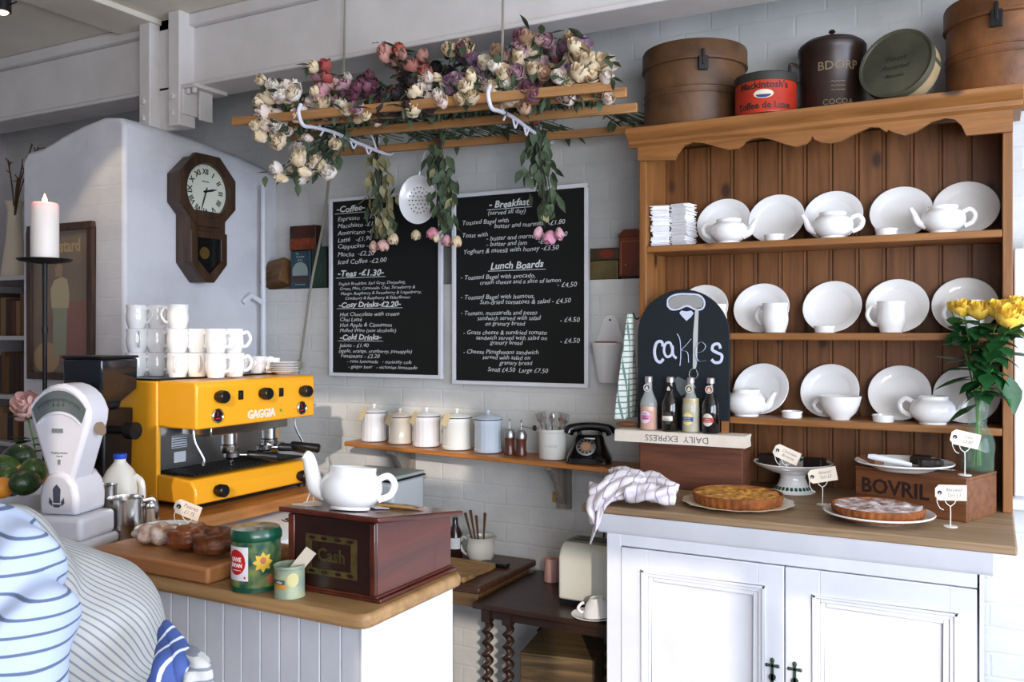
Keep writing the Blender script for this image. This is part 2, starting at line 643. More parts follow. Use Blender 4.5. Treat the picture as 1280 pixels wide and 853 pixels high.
# window in the back wall at the right edge
x0 = at(1267, 420, y=WL - 0.02).x
b = MB()
b.box(x0, x0 + 0.9, WL - 0.05, WL + 0.0, at(1270, 450, y=WL).z - 0.4, at(1270, 450, y=WL).z - 0.33)
zs, zh = 0.92, 1.80
b = MB()
b.box(x0, x0 + 0.07, WL - 0.05, WL, zs, zh)
b.box(x0 + 0.83, x0 + 0.9, WL - 0.05, WL, zs, zh)
b.box(x0 + 0.07, x0 + 0.83, WL - 0.05, WL, zh - 0.07, zh)
b.box(x0 - 0.03, x0 + 0.93, WL - 0.1, WL, zs - 0.04, zs)
struct(b.build('window_1', M_white, bevel=0.006))

# unseen front wall, added as a gobo: its openings shape the sun patches
def wall_with_holes(x0, x1, z0, z1, y0, y1, holes, name):
    b = MB()
    xs = sorted({x0, x1} | {h[0] for h in holes} | {h[1] for h in holes})
    for a, c in zip(xs, xs[1:]):
        hs = sorted([h for h in holes if h[0] <= a and h[1] >= c], key=lambda h: h[2])
        z = z0
        for h in hs:
            if h[2] > z: b.box(a, c, y0, y1, z, h[2])
            z = h[3]
        if z < z1: b.box(a, c, y0, y1, z, z1)
    return struct(b.build(name, M_plaster, smooth=False))
SUN_OPENINGS = [(-0.35, 0.62, 2.02, 2.90), (0.66, 1.12, 2.45, 2.90), (0.70, 1.30, 0.0, 1.86), (1.42, 2.12, 0.75, 2.22), (2.18, 2.95, 0.75, 2.16)]  # openings sized and placed only to throw sun patches into the room
wall_with_holes(-6.0, 5.2, FLOOR, CEIL, -1.62, -1.5, SUN_OPENINGS, 'wall_front_gobo')
for i, h in enumerate(SUN_OPENINGS):
    b = MB()
    w = 0.03
    b.box(h[0], h[0] + w, -1.6, -1.55, h[2], h[3]); b.box(h[1] - w, h[1], -1.6, -1.55, h[2], h[3])
    b.box(h[0] + w, h[1] - w, -1.6, -1.55, h[3] - w, h[3]); b.box(h[0] + w, h[1] - w, -1.6, -1.55, h[2], h[2] + w)
    struct(b.build('window_%d' % (i + 2), M_white))  # unseen frames lining the added, light-shaping openings

# ------------------------------------------------------------------ painted cabinet and pine dresser rack
CT = 0.90
cab = thing('cabinet', 'white painted two-door cabinet under the pine dresser rack', 'cabinet', (0, 0, 0))
X0, X1, YF = -1.19, -0.026, 2.92
zd = at(776, 683, y=YF).z - 0.003
dx0, dxm, dx1 = at(777, 690, y=YF).x, at(981, 700, y=YF).x, at(1221, 741, y=YF).x
b = MB()
b.box(X0, X1, YF + 0.03, 3.66, FLOOR + 0.02, CT - 0.045)
b.box(X0, dx0 - 0.004, YF, YF + 0.03, FLOOR, CT - 0.045)
b.box(dx1 + 0.004, X1, YF, YF + 0.03, FLOOR, CT - 0.045)
b.box(dx0 - 0.004, dx1 + 0.004, YF, YF + 0.03, zd + 0.004, CT - 0.045)
b.box(dx0 - 0.004, dx1 + 0.004, YF, YF + 0.03, FLOOR, FLOOR + 0.1)
b.build('carcass', M_white, cab, bevel=0.003)
b = MB()
prof = [(YF - 0.001, CT - 0.10), (YF - 0.012, CT - 0.085), (YF - 0.014, CT - 0.06), (YF - 0.03, CT - 0.035), (YF - 0.03, CT - 0.027), (YF + 0.02, CT - 0.027), (YF + 0.02, CT - 0.10)]
b.prism(prof, X0 - 0.03, X1 + 0.03, 'x')
b.box(X1, X1 + 0.03, YF + 0.02, 3.66, CT - 0.085, CT - 0.027)
b.box(X0 - 0.03, X0, YF + 0.02, 3.66, CT - 0.085, CT - 0.027)
b.build('cornice_moulding', M_white, cab, bevel=0.002)
def door(xa, xb, pa, pb, ptop, kx):
    b = MB()
    zb = FLOOR + 0.104
    b.box(xa, pa, YF - 0.004, YF + 0.02, zb, zd); b.box(pb, xb, YF - 0.004, YF + 0.02, zb, zd)
    b.box(pa, pb, YF - 0.004, YF + 0.02, ptop, zd); b.box(pa, pb, YF - 0.004, YF + 0.02, zb, zb + 0.1)
    b.box(pa, pb, YF + 0.013, YF + 0.019, zb + 0.1, ptop)
    d = b.build('door', M_white, cab, bevel=0.002)
    b = MB()
    e = 0.022
    for (a0, a1, c0_, c1_) in ((pa - e, pa - e + 0.010, zb + 0.1 - e, ptop + e), (pb + e - 0.010, pb + e, zb + 0.1 - e, ptop + e), (pa - e, pb + e, ptop + e - 0.010, ptop + e), (pa - e, pb + e, zb + 0.1 - e, zb + 0.11 - e)):
        b.box(a0, a1, YF - 0.009, YF - 0.0045, c0_, c1_)
    b.build('panel_border', M_white, d, bevel=0.002)
    b = MB()
    for (a0, a1, c0_, c1_) in ((pa, pa + 0.016, zb + 0.1, ptop), (pb - 0.016, pb, zb + 0.1, ptop),
                               (pa + 0.016, pb - 0.016, ptop - 0.016, ptop), (pa + 0.016, pb - 0.016, zb + 0.1, zb + 0.116)):
        b.box(a0, a1, YF + 0.001, YF + 0.010, c0_, c1_)
    b.build('panel_moulding', M_white, d, bevel=0.004)
    b = MB()
    zk = at(966, 846, y=YF).z
    y0 = YF - 0.010
    b.cyl((kx, y0 + 0.006, zk), (kx, y0, zk), 0.011, 16)
    b.box(kx - 0.004, kx + 0.004, y0, y0 + 0.006, zk - 0.055, zk + 0.05)
    for s_ in (-1, 1):
        b.box(kx - 0.016, kx + 0.016, y0, y0 + 0.006, zk + s_ * 0.037 - 0.004, zk + s_ * 0.037 + 0.004)
        b.ell((kx, y0 + 0.003, zk + s_ * 0.054), (0.007, 0.004, 0.008), 10, 6)
        for q in (-1, 1): b.ell((kx + q * 0.017, y0 + 0.003, zk + s_ * 0.037), (0.006, 0.004, 0.006), 10, 6)
    b.build('key_escutcheon', mat('verdigris_iron', '3d5345', 0.5, metal=0.5), d)
pl0, pl1 = at(810, 722, y=YF).x, at(948, 740, y=YF).x
pr0, pr1 = at(1025, 755, y=YF).x, at(1187, 775, y=YF).x
door(dx0, dxm - 0.002, pl0, pl1, at(808, 721, y=YF).z, at(966, 830, y=YF).x)
door(dxm + 0.002, dx1, pr0, pr1, at(1025, 753, y=YF).z, at(994, 837, y=YF).x)
b = MB(); b.box(-1.27, 0.062, 2.88, 3.66, CT - 0.027, CT)
wt = b.build('worktop', M_counter, cab, bevel=0.006, seg=3)
wt['label'] = 'worn grey-brown plank top'

YR = 3.40
Z1, Z2, Z3 = at(1255, 290, y=YR).z, at(1000, 416.5, y=YR).z, at(1250, 536, y=YR).z
Z1 = (Z1 + at(806, 305, y=YR).z) / 2
RX0, RX1 = at(799, 300, y=YR).x, at(1266, 300, y=YR).x
CZ = at(1275, 104, y=3.33).z
rack = thing('dresser_rack', 'pine dresser rack with three plate shelves and a scalloped frieze, on the white cabinet', 'dresser')
for xa in (RX0, RX1 - 0.03):
    b = MB()
    b.box(xa, xa + 0.03, YR, 3.655, CT, CZ - 0.03)
    b.build('side_panel', M_pine_v, rack, bevel=0.003)
b = MB()
nb = 13
w = (RX1 - RX0 - 0.06) / nb
for i in range(nb):
    xa = RX0 + 0.03 + i * w
    b.box(xa + 0.002, xa + w - 0.002, 3.640, 3.655, CT, CZ - 0.04)
    b.box(xa + w - 0.012, xa + w - 0.008, 3.636, 3.641, CT, CZ - 0.04)
b.box(RX0 + 0.03, RX1 - 0.03, 3.650, 3.662, CT, CZ - 0.04)
b.build('back_boards', M_pine_back, rack, bevel=0.0015)
for zz in (Z1, Z2, Z3):
    b = MB()
    b.box(RX0 + 0.03, RX1 - 0.03, YR + 0.002, 3.638, zz - 0.026, zz)
    b.build('shelf', M_pine, rack, bevel=0.004, seg=3)
# scalloped frieze
fr = [(808, 201), (844, 201), (848, 193), (856, 183), (867, 178.7), (880, 179.5), (895, 184), (912, 188), (924, 186.5), (930, 182), (933, 178), (941, 174.5),
      (952, 173), (966, 175.5), (982, 181), (996, 184.6), (1008, 181), (1014, 176), (1016, 171.5), (1020, 176), (1028, 179.5), (1039, 180), (1052, 177.5), (1072, 167),
      (1088, 160), (1100, 160.5), (1108, 166), (1111, 163.5), (1118, 167), (1131, 170.5), (1146, 165.5), (1164, 154), (1182, 149), (1194, 151), (1202, 158), (1208, 170.5), (1260, 166)]
low = []
for (px, py) in fr:
    p = at(px, py, y=YR)
    low.append((p.x, p.z))
low[0] = (RX0, low[0][1]); low[-1] = (RX1, low[-1][1])
b = MB()
ztop = CZ - 0.05
vs, fs = [], []
for (x, z) in low:
    vs += [(x, YR - 0.018, z), (x, YR - 0.018, ztop), (x, YR - 0.0005, z), (x, YR - 0.0005, ztop)]
for i in range(len(low) - 1):
    a, c = 4 * i, 4 * i + 4
    fs += [(a, c, c + 1, a + 1), (a + 2, a + 3, c + 3, c + 2), (a, a + 2, c + 2, c), (a + 1, c + 1, c + 3, a + 3)]
fs += [(0, 1, 3, 2), (len(vs) - 4, len(vs) - 2, len(vs) - 1, len(vs) - 3)]
b.add(vs, fs)
b.build('scalloped_frieze', M_pine, rack, smooth=False)
b = MB()
y = YR - 0.02
prof = [(y, ztop - 0.02), (y - 0.012, ztop - 0.01), (y - 0.014, ztop + 0.004), (y - 0.03, ztop + 0.018), (y - 0.045, ztop + 0.026), (y - 0.05, CZ - 0.014), (y - 0.05, CZ),
        (WU - 0.02, CZ), (WU - 0.02, ztop + 0.02), (y + 0.02, ztop + 0.02), (y + 0.02, ztop - 0.02)]
b.prism(prof, RX0 - 0.035, RX1 + 0.03, 'x')
b.build('cornice', M_pine, rack, bevel=0.002)
TOPZ = CZ

# ------------------------------------------------------------------ island counter
IT = 0.90
isl = thing('island_counter', 'white boarded service counter with a wooden top in the foreground', 'counter')
xe, y0i, y1i, xl = -1.165, 1.515, 1.925, -2.95
b = MB()
b.prism([(xl, y0i), (xe - 0.03, y0i), (xe - 0.005, y0i + 0.012), (xe, y0i + 0.035), (xe, y1i - 0.02), (xe - 0.02, y1i), (xl, y1i)], IT - 0.032, IT, 'z')
b.build('counter_top', M_top, isl, bevel=0.010, seg=3)
b = MB()
b.box(xl, xe - 0.03, y0i + 0.045, y1i - 0.01, FLOOR, IT - 0.032)
b.build('carcass', M_white, isl, bevel=0.003)
b = MB()
xx = xl
k = 0
while xx < xe - 0.05:
    ww = 0.0585
    b.box(xx + 0.0012, min(xx + ww - 0.0012, xe - 0.035), y0i + 0.032, y0i + 0.0445, FLOOR, IT - 0.033)
    xx += ww
    k += 1
b.box(xe - 0.036, xe - 0.029, y0i + 0.03, y0i + 0.045, FLOOR, IT - 0.033)
b.build('board_panel', M_white_dull, isl, bevel=0.002)

# coffee machine worktop running back along the chimney
CO = 0.868
bar = thing('machine_counter', 'wooden worktop under the yellow coffee machine', 'counter')
b = MB(); b.box(CX1 + 0.002, -2.38, 1.93, 2.88, CO - 0.045, CO)
b.build('worktop', wood('bar_top', 'b97c45', '8f5a2c', 'Y', 9, 0.35), bar, bevel=0.008, seg=3)
b = MB(); b.box(CX1 + 0.002, -3.02, 1.93, 2.86, FLOOR, CO - 0.046)
b.box(-3.02, -2.45, 2.83, 2.86, FLOOR, CO - 0.046); b.box(-3.02, -2.45, 1.93, 1.95, FLOOR, CO - 0.046)
b.build('carcass', M_white_dull, bar)
ap = thing('glass_washer', 'white undercounter appliance below the coffee machine worktop', 'appliance')
b = MB()
b.box(-3.0, -2.36, 1.98, 2.80, FLOOR, 0.74)
b.build('body', M_enamel, ap, bevel=0.01, seg=3)
b = MB()
b.prism([(-2.98, 0.742), (-2.2, 0.742), (-2.2, 0.765), (-2.3, 0.80), (-2.98, 0.80)], 1.96, 2.82, 'y')
p = b.build('sloping_lid', M_enamel, ap, bevel=0.008, seg=3)
b = MB()
q = at(362, 641, x=-2.28)
b.text('LEVEL', 0.034, Tr(-2.298, 2.52, 0.799) @ Rz(PI / 2) @ Rx(0.3), ext=0.001, off=0.001)
b.build('lettering', M_ink, p)

# low worktop and barley-twist table in the alcove
tz = at(668, 706, y=3.62).z
lw = thing('low_table', 'low wooden table with a dark plank top in the alcove', 'table')
tz2 = at(601, 736, y=3.14).z
b = MB(); b.box(-2.75, -1.835, 3.14, 3.66, tz2 - 0.03, tz2)
b.build('plank_top', wood('worn_plank', '5e3925', '3d2216', 'X', 9, 0.4), lw, bevel=0.008)
b = MB(); b.box(-2.72, -1.87, 3.19, 3.22, tz2 - 0.10, tz2 - 0.031); b.box(-2.72, -1.87, 3.625, 3.655, tz2 - 0.10, tz2 - 0.031)
b.box(-2.72, -2.69, 3.22, 3.625, tz2 - 0.10, tz2 - 0.031); b.box(-1.90, -1.87, 3.22, 3.625, tz2 - 0.10, tz2 - 0.031)
b.build('apron', wood('low_pine', '9c7648', '7b5832', 'X', 8, 0.5), lw, bevel=0.004)
for xx, yy in ((-2.68, 3.205), (-2.68, 3.64), (-2.06, 3.205), (-2.40, 3.64)):
    if True:
        b = MB(); b.box(xx - 0.025, xx + 0.025, yy - 0.012, yy + 0.012, FLOOR, tz2 - 0.101)
        b.build('leg', MATS['low_pine'], lw, bevel=0.004)

TT = at(588, 750, y=3.105).z
tx0, tx1, ty0, ty1 = -1.828, -1.20, 3.07, 3.64
tb = thing('barley_twist_table', 'small dark oak table with barley-twist legs between the counters', 'table', (0, 0, 0))
b = MB(); b.box(tx0, tx1, ty0, ty1, TT - 0.022, TT)
b.build('table_top', M_dark_oak, tb, bevel=0.006, seg=3)
b = MB()
for (xa, xb, ya, yb) in ((tx0 + .04, tx1 - .04, ty0 + .03, ty0 + .05), (tx0 + .04, tx1 - .04, ty1 - .05, ty1 - .03),
                         (tx0 + .04, tx0 + .06, ty0 + .05, ty1 - .05), (tx1 - .06, tx1 - .04, ty0 + .05, ty1 - .05)):
    b.box(xa, xb, ya, yb, TT - 0.06, TT - 0.0222)
b.build('apron', M_dark_oak, tb)
def twist(xa, ya):
    b = MB()
    prof = []
    z0, z1 = FLOOR, TT - 0.0225
    vs, fs = [], []
    n, m = 16, 90
    for j in range(m + 1):
        z = z0 + (z1 - z0) * j / m
        sq = z < z0 + 0.10 or z > z1 - 0.06
        ph = z * 135
        off = 0.0 if sq else 0.009
        for i in range(n):
            a = 2 * PI * i / n
            r = 0.020 if sq else 0.0165
            if sq: r = 0.019 / max(abs(math.cos(a)), abs(math.sin(a)))
            vs.append((xa + off * math.cos(ph) + r * math.cos(a), ya + off * math.sin(ph) + r * math.sin(a), z))
    for j in range(m):
        for i in range(n):
            fs.append((j * n + i, j * n + (i + 1) % n, (j + 1) * n + (i + 1) % n, (j + 1) * n + i))
    fs += [tuple(range(n - 1, -1, -1)), tuple(m * n + i for i in range(n))]
    b.add(vs, fs)
    return b.build('leg', M_dark_oak, tb, ang=50)
for (xa, ya) in ((tx0 + .05, ty0 + .04), (tx0 + .05, ty1 - .04), (tx1 - .05, ty0 + .04), (tx1 - .05, ty1 - .04), ((tx0 + tx1) / 2 - .17, ty0 + .04)):
    twist(xa, ya)
b = MB(); b.box(tx0 + .03, tx1 - .03, ty0 + .02, ty0 + .06, FLOOR + .03, FLOOR + .06)
b.build('stretcher', M_dark_oak, tb)
b = MB()
b.box(tx0 + .03, tx1 - .03, ty1 - .06, ty1 - .02, FLOOR + .03, FLOOR + .06)
b.build('stretcher', M_dark_oak, tb)

# shelf on the wall with the canisters
sl, sr = at(430, 550, y=3.46), at(755, 588, y=3.46)
zl_, zr_ = sl.z - 0.010, sr.z + 0.008
sx0, sx1 = sl.x, -1.30
def shelf_z(x): return zl_ + (zr_ - zl_) * (x - sl.x) / (sr.x - sl.x)
ws = thing('wall_shelf', 'long varnished plank shelf on grey brackets, below the blackboards', 'shelf')
b = MB()
vs = []
for (x, y) in ((sx0 - 0.02, WL - 0.001), (sx0, 3.46), (sx1, 3.46), (sx1, WL - 0.001)):
    vs += [(x, y, shelf_z(x) - 0.02), (x, y, shelf_z(x))]
b.add(vs, [(0, 2, 4, 6), (1, 7, 5, 3), (0, 1, 3, 2), (2, 3, 5, 4), (4, 5, 7, 6), (6, 7, 1, 0)])
b.build('plank', M_orange_wood, ws, bevel=0.004, seg=3)
for px in (501, 697):
    x = at(px, 590, y=3.6).x
    z = shelf_z(x) - 0.021
    b = MB()
    pts = [(WL - 0.002, z - 0.001), (3.50, z - 0.001), (3.50, z - 0.02)] + [(3.50 + 0.13 * t, z - 0.02 - 0.125 * (1 - math.cos(t * PI / 2)) - 0.02 * t) for t in (0.2, .4, .6, .8, 1)] + [(3.645, z - 0.19), (WL - 0.002, z - 0.19)]
    b.prism(pts, x - 0.016, x + 0.016, 'x')
    b.box(x - 0.035, x + 0.035, WL - 0.02, WL - 0.002, z - 0.215, z - 0.002)
    b.build('bracket', wood('grey_bracket', '9a938a', '7d766c', 'Z', 7, 0.7), ws, bevel=0.002)
# ------------------------------------------------------------------ crockery
def plate_profile(r):
    k = r / 0.108
    return [(0, 0.003 * k), (0.052 * k, 0.003 * k), (0.056 * k, 0.0), (0.060 * k, 0.0), (0.066 * k, 0.004 * k), (0.090 * k, 0.013 * k), (0.107 * k, 0.017 * k), (0.108 * k, 0.019 * k),
            (0.106 * k, 0.0205 * k), (0.089 * k, 0.0165 * k), (0.074 * k, 0.010 * k), (0.068 * k, 0.0065 * k), (0, 0.0062 * k)]
def plate_mesh(name='plate', r=0.108):
    b = MB()
    b.lathe(plate_profile(r), 48)
    return b.build(name, M_porc)
def scale_prof(pr, k): return [(r * k, z * k) for r, z in pr]
MUG = [(0, 0.004), (0.026, 0.004), (0.028, 0.0), (0.031, 0.001), (0.032, 0.007), (0.0345, 0.014), (0.0385, 0.028), (0.040, 0.042), (0.0392, 0.056), (0.0375, 0.068), (0.0378, 0.080), (0.0398, 0.0915),
       (0.0390, 0.0925), (0.0372, 0.0905), (0.0352, 0.078), (0.0352, 0.066), (0.037, 0.054), (0.0372, 0.040), (0.034, 0.022), (0.026, 0.010), (0, 0.008)]
def mug(label, loc, rz, k=1.0, group=None, name='mug', prof=MUG, h0=0.074, h1=0.026, hr=0.036):
    t = thing(name, label, 'cup' if name != 'mug' else 'mug', loc, rz, group)
    b = MB(); b.lathe(scale_prof(prof, k), 36)
    b.build('body', M_porc, t)
    b = MB()
    pts = spline([(hr * k, 0, h0 * k), (hr * k + 0.018 * k, 0, h0 * k + 0.006 * k), (hr * k + 0.030 * k, 0, (h0 + h1) * k / 2 + 0.004 * k), (hr * k + 0.016 * k, 0, h1 * k + 0.002), (hr * k + 0.0015, 0, h1 * k - 0.002)], 5)
    b.tube(pts, 0.0042 * k, 10, sy=1.4)
    b.build('handle', M_porc, t)
    return t
def teapot(label, loc, rz, k=1.0, squat=1.0, group=None, big=False):
    """handle on +x, spout on -x"""
    t = thing('teapot', label, 'teapot', loc, rz, group)
    b = MB()
    pr = [(0, 0.004), (0.036, 0.004), (0.038, 0), (0.042, 0), (0.043, 0.007), (0.052, 0.012), (0.066, 0.026), (0.0715, 0.044), (0.069, 0.062), (0.058, 0.076), (0.048, 0.081), (0.0465, 0.084), (0.0475, 0.093),
          (0.046, 0.094), (0.0435, 0.093), (0.0435, 0.083), (0.054, 0.073), (0.065, 0.060), (0.0675, 0.044), (0.062, 0.028), (0.048, 0.015), (0, 0.009)]
    if big:
        pr = [(0, 0.004), (0.042, 0.004), (0.044, 0), (0.048, 0), (0.049, 0.007), (0.058, 0.013), (0.070, 0.028), (0.0745, 0.046), (0.073, 0.062), (0.066, 0.076), (0.058, 0.082), (0.056, 0.086), (0.057, 0.098),
              (0.0555, 0.099), (0.053, 0.097), (0.053, 0.083), (0.062, 0.073), (0.069, 0.060), (0.0705, 0.046), (0.066, 0.030), (0.052, 0.017), (0, 0.010)]
    b.lathe([(r * k, z * k * squat) for r, z in pr], 44)
    b.build('body', M_porc, t)
    b = MB()
    q = squat
    b.tube(spline([(0.062 * k, 0, 0.072 * k * q), (0.085 * k, 0, 0.082 * k * q), (0.102 * k, 0, 0.064 * k * q), (0.094 * k, 0, 0.038 * k * q), (0.066 * k, 0, 0.024 * k * q)], 6), 0.0052 * k, 10, sy=1.5)
    b.build('handle', M_porc, t)
    b = MB()
    path = spline([(-0.055 * k, 0, 0.030 * k * q), (-0.080 * k, 0, 0.040 * k * q), (-0.092 * k, 0, 0.066 * k * q), (-0.105 * k, 0, 0.088 * k * q)], 6)
    if big: path = spline([(-0.055 * k, 0, 0.034 * k * q), (-0.082 * k, 0, 0.046 * k * q), (-0.095 * k, 0, 0.080 * k * q), (-0.106 * k, 0, 0.112 * k * q), (-0.116 * k, 0, 0.120 * k * q)], 6)
    n_ = len(path)
    b.tube(path, [k * ((0.024 if big else 0.018) - 0.011 * (i / (n_ - 1)) ** 0.8) for i in range(n_)], 14)
    b.build('spout', M_porc, t)
    return t

# plates leaning on the three shelves
LEAN = math.radians(66)
p0 = plate_mesh()
first = True
SH = {1: Z1, 2: Z2, 3: Z3}
PL = [(1, 904, 'leaning behind the pot beside the napkins, top shelf'),
      (1, 970, 'leaning uncovered, second from the left on the top shelf'),
      (1, 1041, 'leaning behind the middle teapot of the top shelf'),
      (1, 1126, 'leaning beside the right-hand teapot of the top shelf'),
      (1, 1207, 'leaning at the far right end of the top shelf, in shade'),
      (2, 877, 'leaning mostly hidden behind the cakes blackboard'),
      (2, 951, 'leaning behind the first full tankard of the middle shelf'),
      (2, 1040, 'leaning uncovered in the centre of the middle shelf'),
      (2, 1121, 'leaning behind the right-hand tankard of the middle shelf'),
      (2, 1206, 'leaning behind the yellow roses on the middle shelf'),
      (3, 951, 'leaning behind the teapot beside the cakes blackboard, bottom shelf'),
      (3, 1037, 'leaning behind the wide cup on the bottom shelf'),
      (3, 1124, 'leaning left of the bottom shelf right-hand teapot'),
      (3, 1208, 'leaning behind the glass vase on the bottom shelf')]
for (s_, px, lb) in PL:
    o = p0 if first else p0.copy()
    if not first: COL.objects.link(o)
    first = False
    yb = 3.545
    x = at(px, 300, y=3.57).x
    jt = rnd.uniform(-0.02, 0.02)
    a = LEAN + jt
    r = 0.108
    # lower rim point sits on the shelf
    o.rotation_euler = (a, 0, rnd.uniform(-0.05, 0.05))
    ry, rz_ = -r * math.cos(a) - 0.019 * math.sin(a), -r * math.sin(a) + 0.019 * math.cos(a)
    rz2 = -r * math.sin(a) + 0.0 * math.cos(a)
    o.location = (x, yb + r * math.cos(a), SH[s_] + r * math.sin(a) - 0.0185 * math.cos(a) + 0.0015)
    tag(o, 'white china plate ' + lb, 'plate', 'plates on the dresser')

YP = 3.456
def shelf_pot(s_, px, rz, lb, k=1.0, y=YP):
    return teapot(lb, (at(px, 300, y=y).x, y - (0.0), SH[s_] + 0.0005), rz, k, 1.0, 'teapots on the dresser')
shelf_pot(1, 911, PI, 'lidless white teapot on the top shelf, nearest the napkins', 1.0)
shelf_pot(1, 1041, 0.25, 'lidless white teapot with its handle showing, middle of the top shelf', 1.02)
shelf_pot(1, 1179, 0.3, 'lidless white teapot near the right end of the top shelf', 1.02)
shelf_pot(3, 933, PI - 0.2, 'lidless white teapot beside the cakes blackboard, bottom shelf', 1.10)
shelf_pot(3, 1166, PI - 0.1, 'lidless white teapot beside the glass vase, bottom shelf', 1.05)
TANK = 1.22
mug('white tankard mug half hidden by the cakes blackboard', (at(893, 300, y=3.47).x, 3.47, Z2 + 0.0005), 2.9, TANK, 'mugs on the middle shelf')
mug('white tankard mug on the middle shelf right of the cakes blackboard', (at(969, 300, y=3.47).x, 3.47, Z2 + 0.0005), PI - 0.3, TANK, 'mugs on the middle shelf')
mug('white tankard mug with its handle out to the left, middle shelf', (at(1114, 300, y=3.47).x, 3.47, Z2 + 0.0005), PI, TANK, 'mugs on the middle shelf')
mug('white tankard mug behind the yellow roses', (at(1212, 300, y=3.47).x, 3.47, Z2 + 0.0005), PI, TANK, 'mugs on the middle shelf')
CUP = [(0, 0.003), (0.024, 0.003), (0.025, 0), (0.028, 0), (0.030, 0.006), (0.046, 0.022), (0.056, 0.044), (0.062, 0.070), (0.061, 0.071), (0.0595, 0.069), (0.053, 0.044), (0.042, 0.024), (0.024, 0.010), (0, 0.008)]
mug('wide white breakfast cup on the bottom shelf', (at(1050, 300, y=3.475).x, 3.475, Z3 + 0.0005), PI - 0.2, 1.22, None, 'breakfast_cup', CUP, 0.050, 0.020, 0.050)
b = MB(); b.lathe([(0, 0), (0.034, 0), (0.036, 0.003), (0.036, 0.018), (0.039, 0.022), (0.039, 0.025), (0.035, 0.026), (0.033, 0.012), (0, 0.011)], 36)
l0 = b.build('ramekin', M_porc)
first = True
for (s_, px, lb) in ((1, 968, 'small white ramekin before the second plate of the top shelf'), (1, 1108, 'small white ramekin left of the right-hand teapot, top shelf'),
                     (2, 1031, 'small white ramekin on the middle shelf'), (3, 990, 'small white ramekin between teapot and wide cup, bottom shelf'),
                     (3, 1104, 'small white ramekin left of the right-hand teapot, bottom shelf')):
    o = l0 if first else l0.copy()
    if not first: COL.objects.link(o)
    first = False
    y = 3.455
    o.location = (at(px, 300, y=y).x, y, SH[s_] + 0.0005)
    tag(o, lb, 'ramekin', 'ramekins on the dresser')

# paper napkins: one ragged stack beside the other
M_nap = mat('napkin_paper', 'f0f0f2', 0.9)
def napkins(label, px, y, h, w, sd, rz):
    b = MB()
    r = random.Random(sd)
    n_ = int(h / 0.0042)
    for i in range(n_):
        ox, oy, a = r.uniform(-.006, .006), r.uniform(-.005, .005), r.uniform(-.09, .09)
        b.M = Rz(a)
        ww = w * r.uniform(0.93, 1.05)
        b.box(ox - ww / 2, ox + ww / 2, oy - ww / 2, oy + ww / 2, i * 0.0042, i * 0.0042 + 0.0034)
    b.M = Matrix()
    b.box(-w * .42, w * .42, -w * .42, w * .42, 0, h - .002)
    return tag(b.build('napkin_stack', M_nap, None, (at(px, 300, y=y).x, y, Z1 + 0.0005), (0, 0, rz), smooth=False, bevel=0.001, seg=1), label, 'napkins', 'napkin stacks')
napkins('left-hand stack of white paper napkins, top shelf', 827, 3.47, 0.165, 0.074, 1, 0.2)
napkins('right-hand stack of white paper napkins, top shelf', 854, 3.48, 0.170, 0.074, 2, -0.25)

# ------------------------------------------------------------------ on top of the dresser
def hatbox(label, px, y, r, h, c1, c2, rz, tilt=(0, 0)):
    m = mat('leather_' + c1, c1, 0.5, col2=c2, vs=7, bump=0.2, bs=30)
    p = at(px, 100, y=y)
    t = thing('hat_box', label, 'hat box', (p.x, y, TOPZ + 0.001), rz, None, tilt)
    b = MB()
    b.lathe([(0, 0), (r * 0.97, 0), (r * 0.985, 0.006), (r * 0.975, h * 0.80), (0, h * 0.80)], 56)
    b.lathe([(r * 0.975, h * .36), (r * 0.995, h * .365), (r * 0.995, h * .38), (r * 0.975, h * .385)], 56)
    b.lathe([(r * 0.975, h * .44), (r * 0.995, h * .445), (r * 0.995, h * .46), (r * 0.975, h * .465)], 56)
    b.build('body', m, t)
    b = MB()
    b.lathe([(r * 0.99, h * 0.74), (r * 1.02, h * 0.745), (r * 1.02, h * 0.95), (r * 1.0, h * 0.975), (r * 0.9, h * 0.99), (0, h), (0, h * 0.8), (r * 0.99, h * 0.8)], 56)
    b.lathe([(r * 1.018, h * .745), (r * 1.03, h * .75), (r * 1.03, h * .775), (r * 1.018, h * .78)], 56)
    b.build('lid', m, t)
    b = MB()
    b.box(-0.018, 0.018, -r * 1.02 - 0.010, -r * 1.0, h * 0.60, h * 0.76)
    b.box(-0.005, 0.005, -r * 1.02 - 0.014, -r * 1.0, h * 0.66, h * 0.84)
    b.build('latch', M_iron, t, bevel=0.002)
    return t
hatbox('large brown leather hat box at the left end of the dresser top', 868, 3.565, 0.205, 0.335, '6c4a2d', '48311e', 0.45)
hatbox('orange-brown leather hat box at the right end of the dresser top', 1258, 3.575, 0.195, 0.345, '8a5830', '5a361b', -0.15)

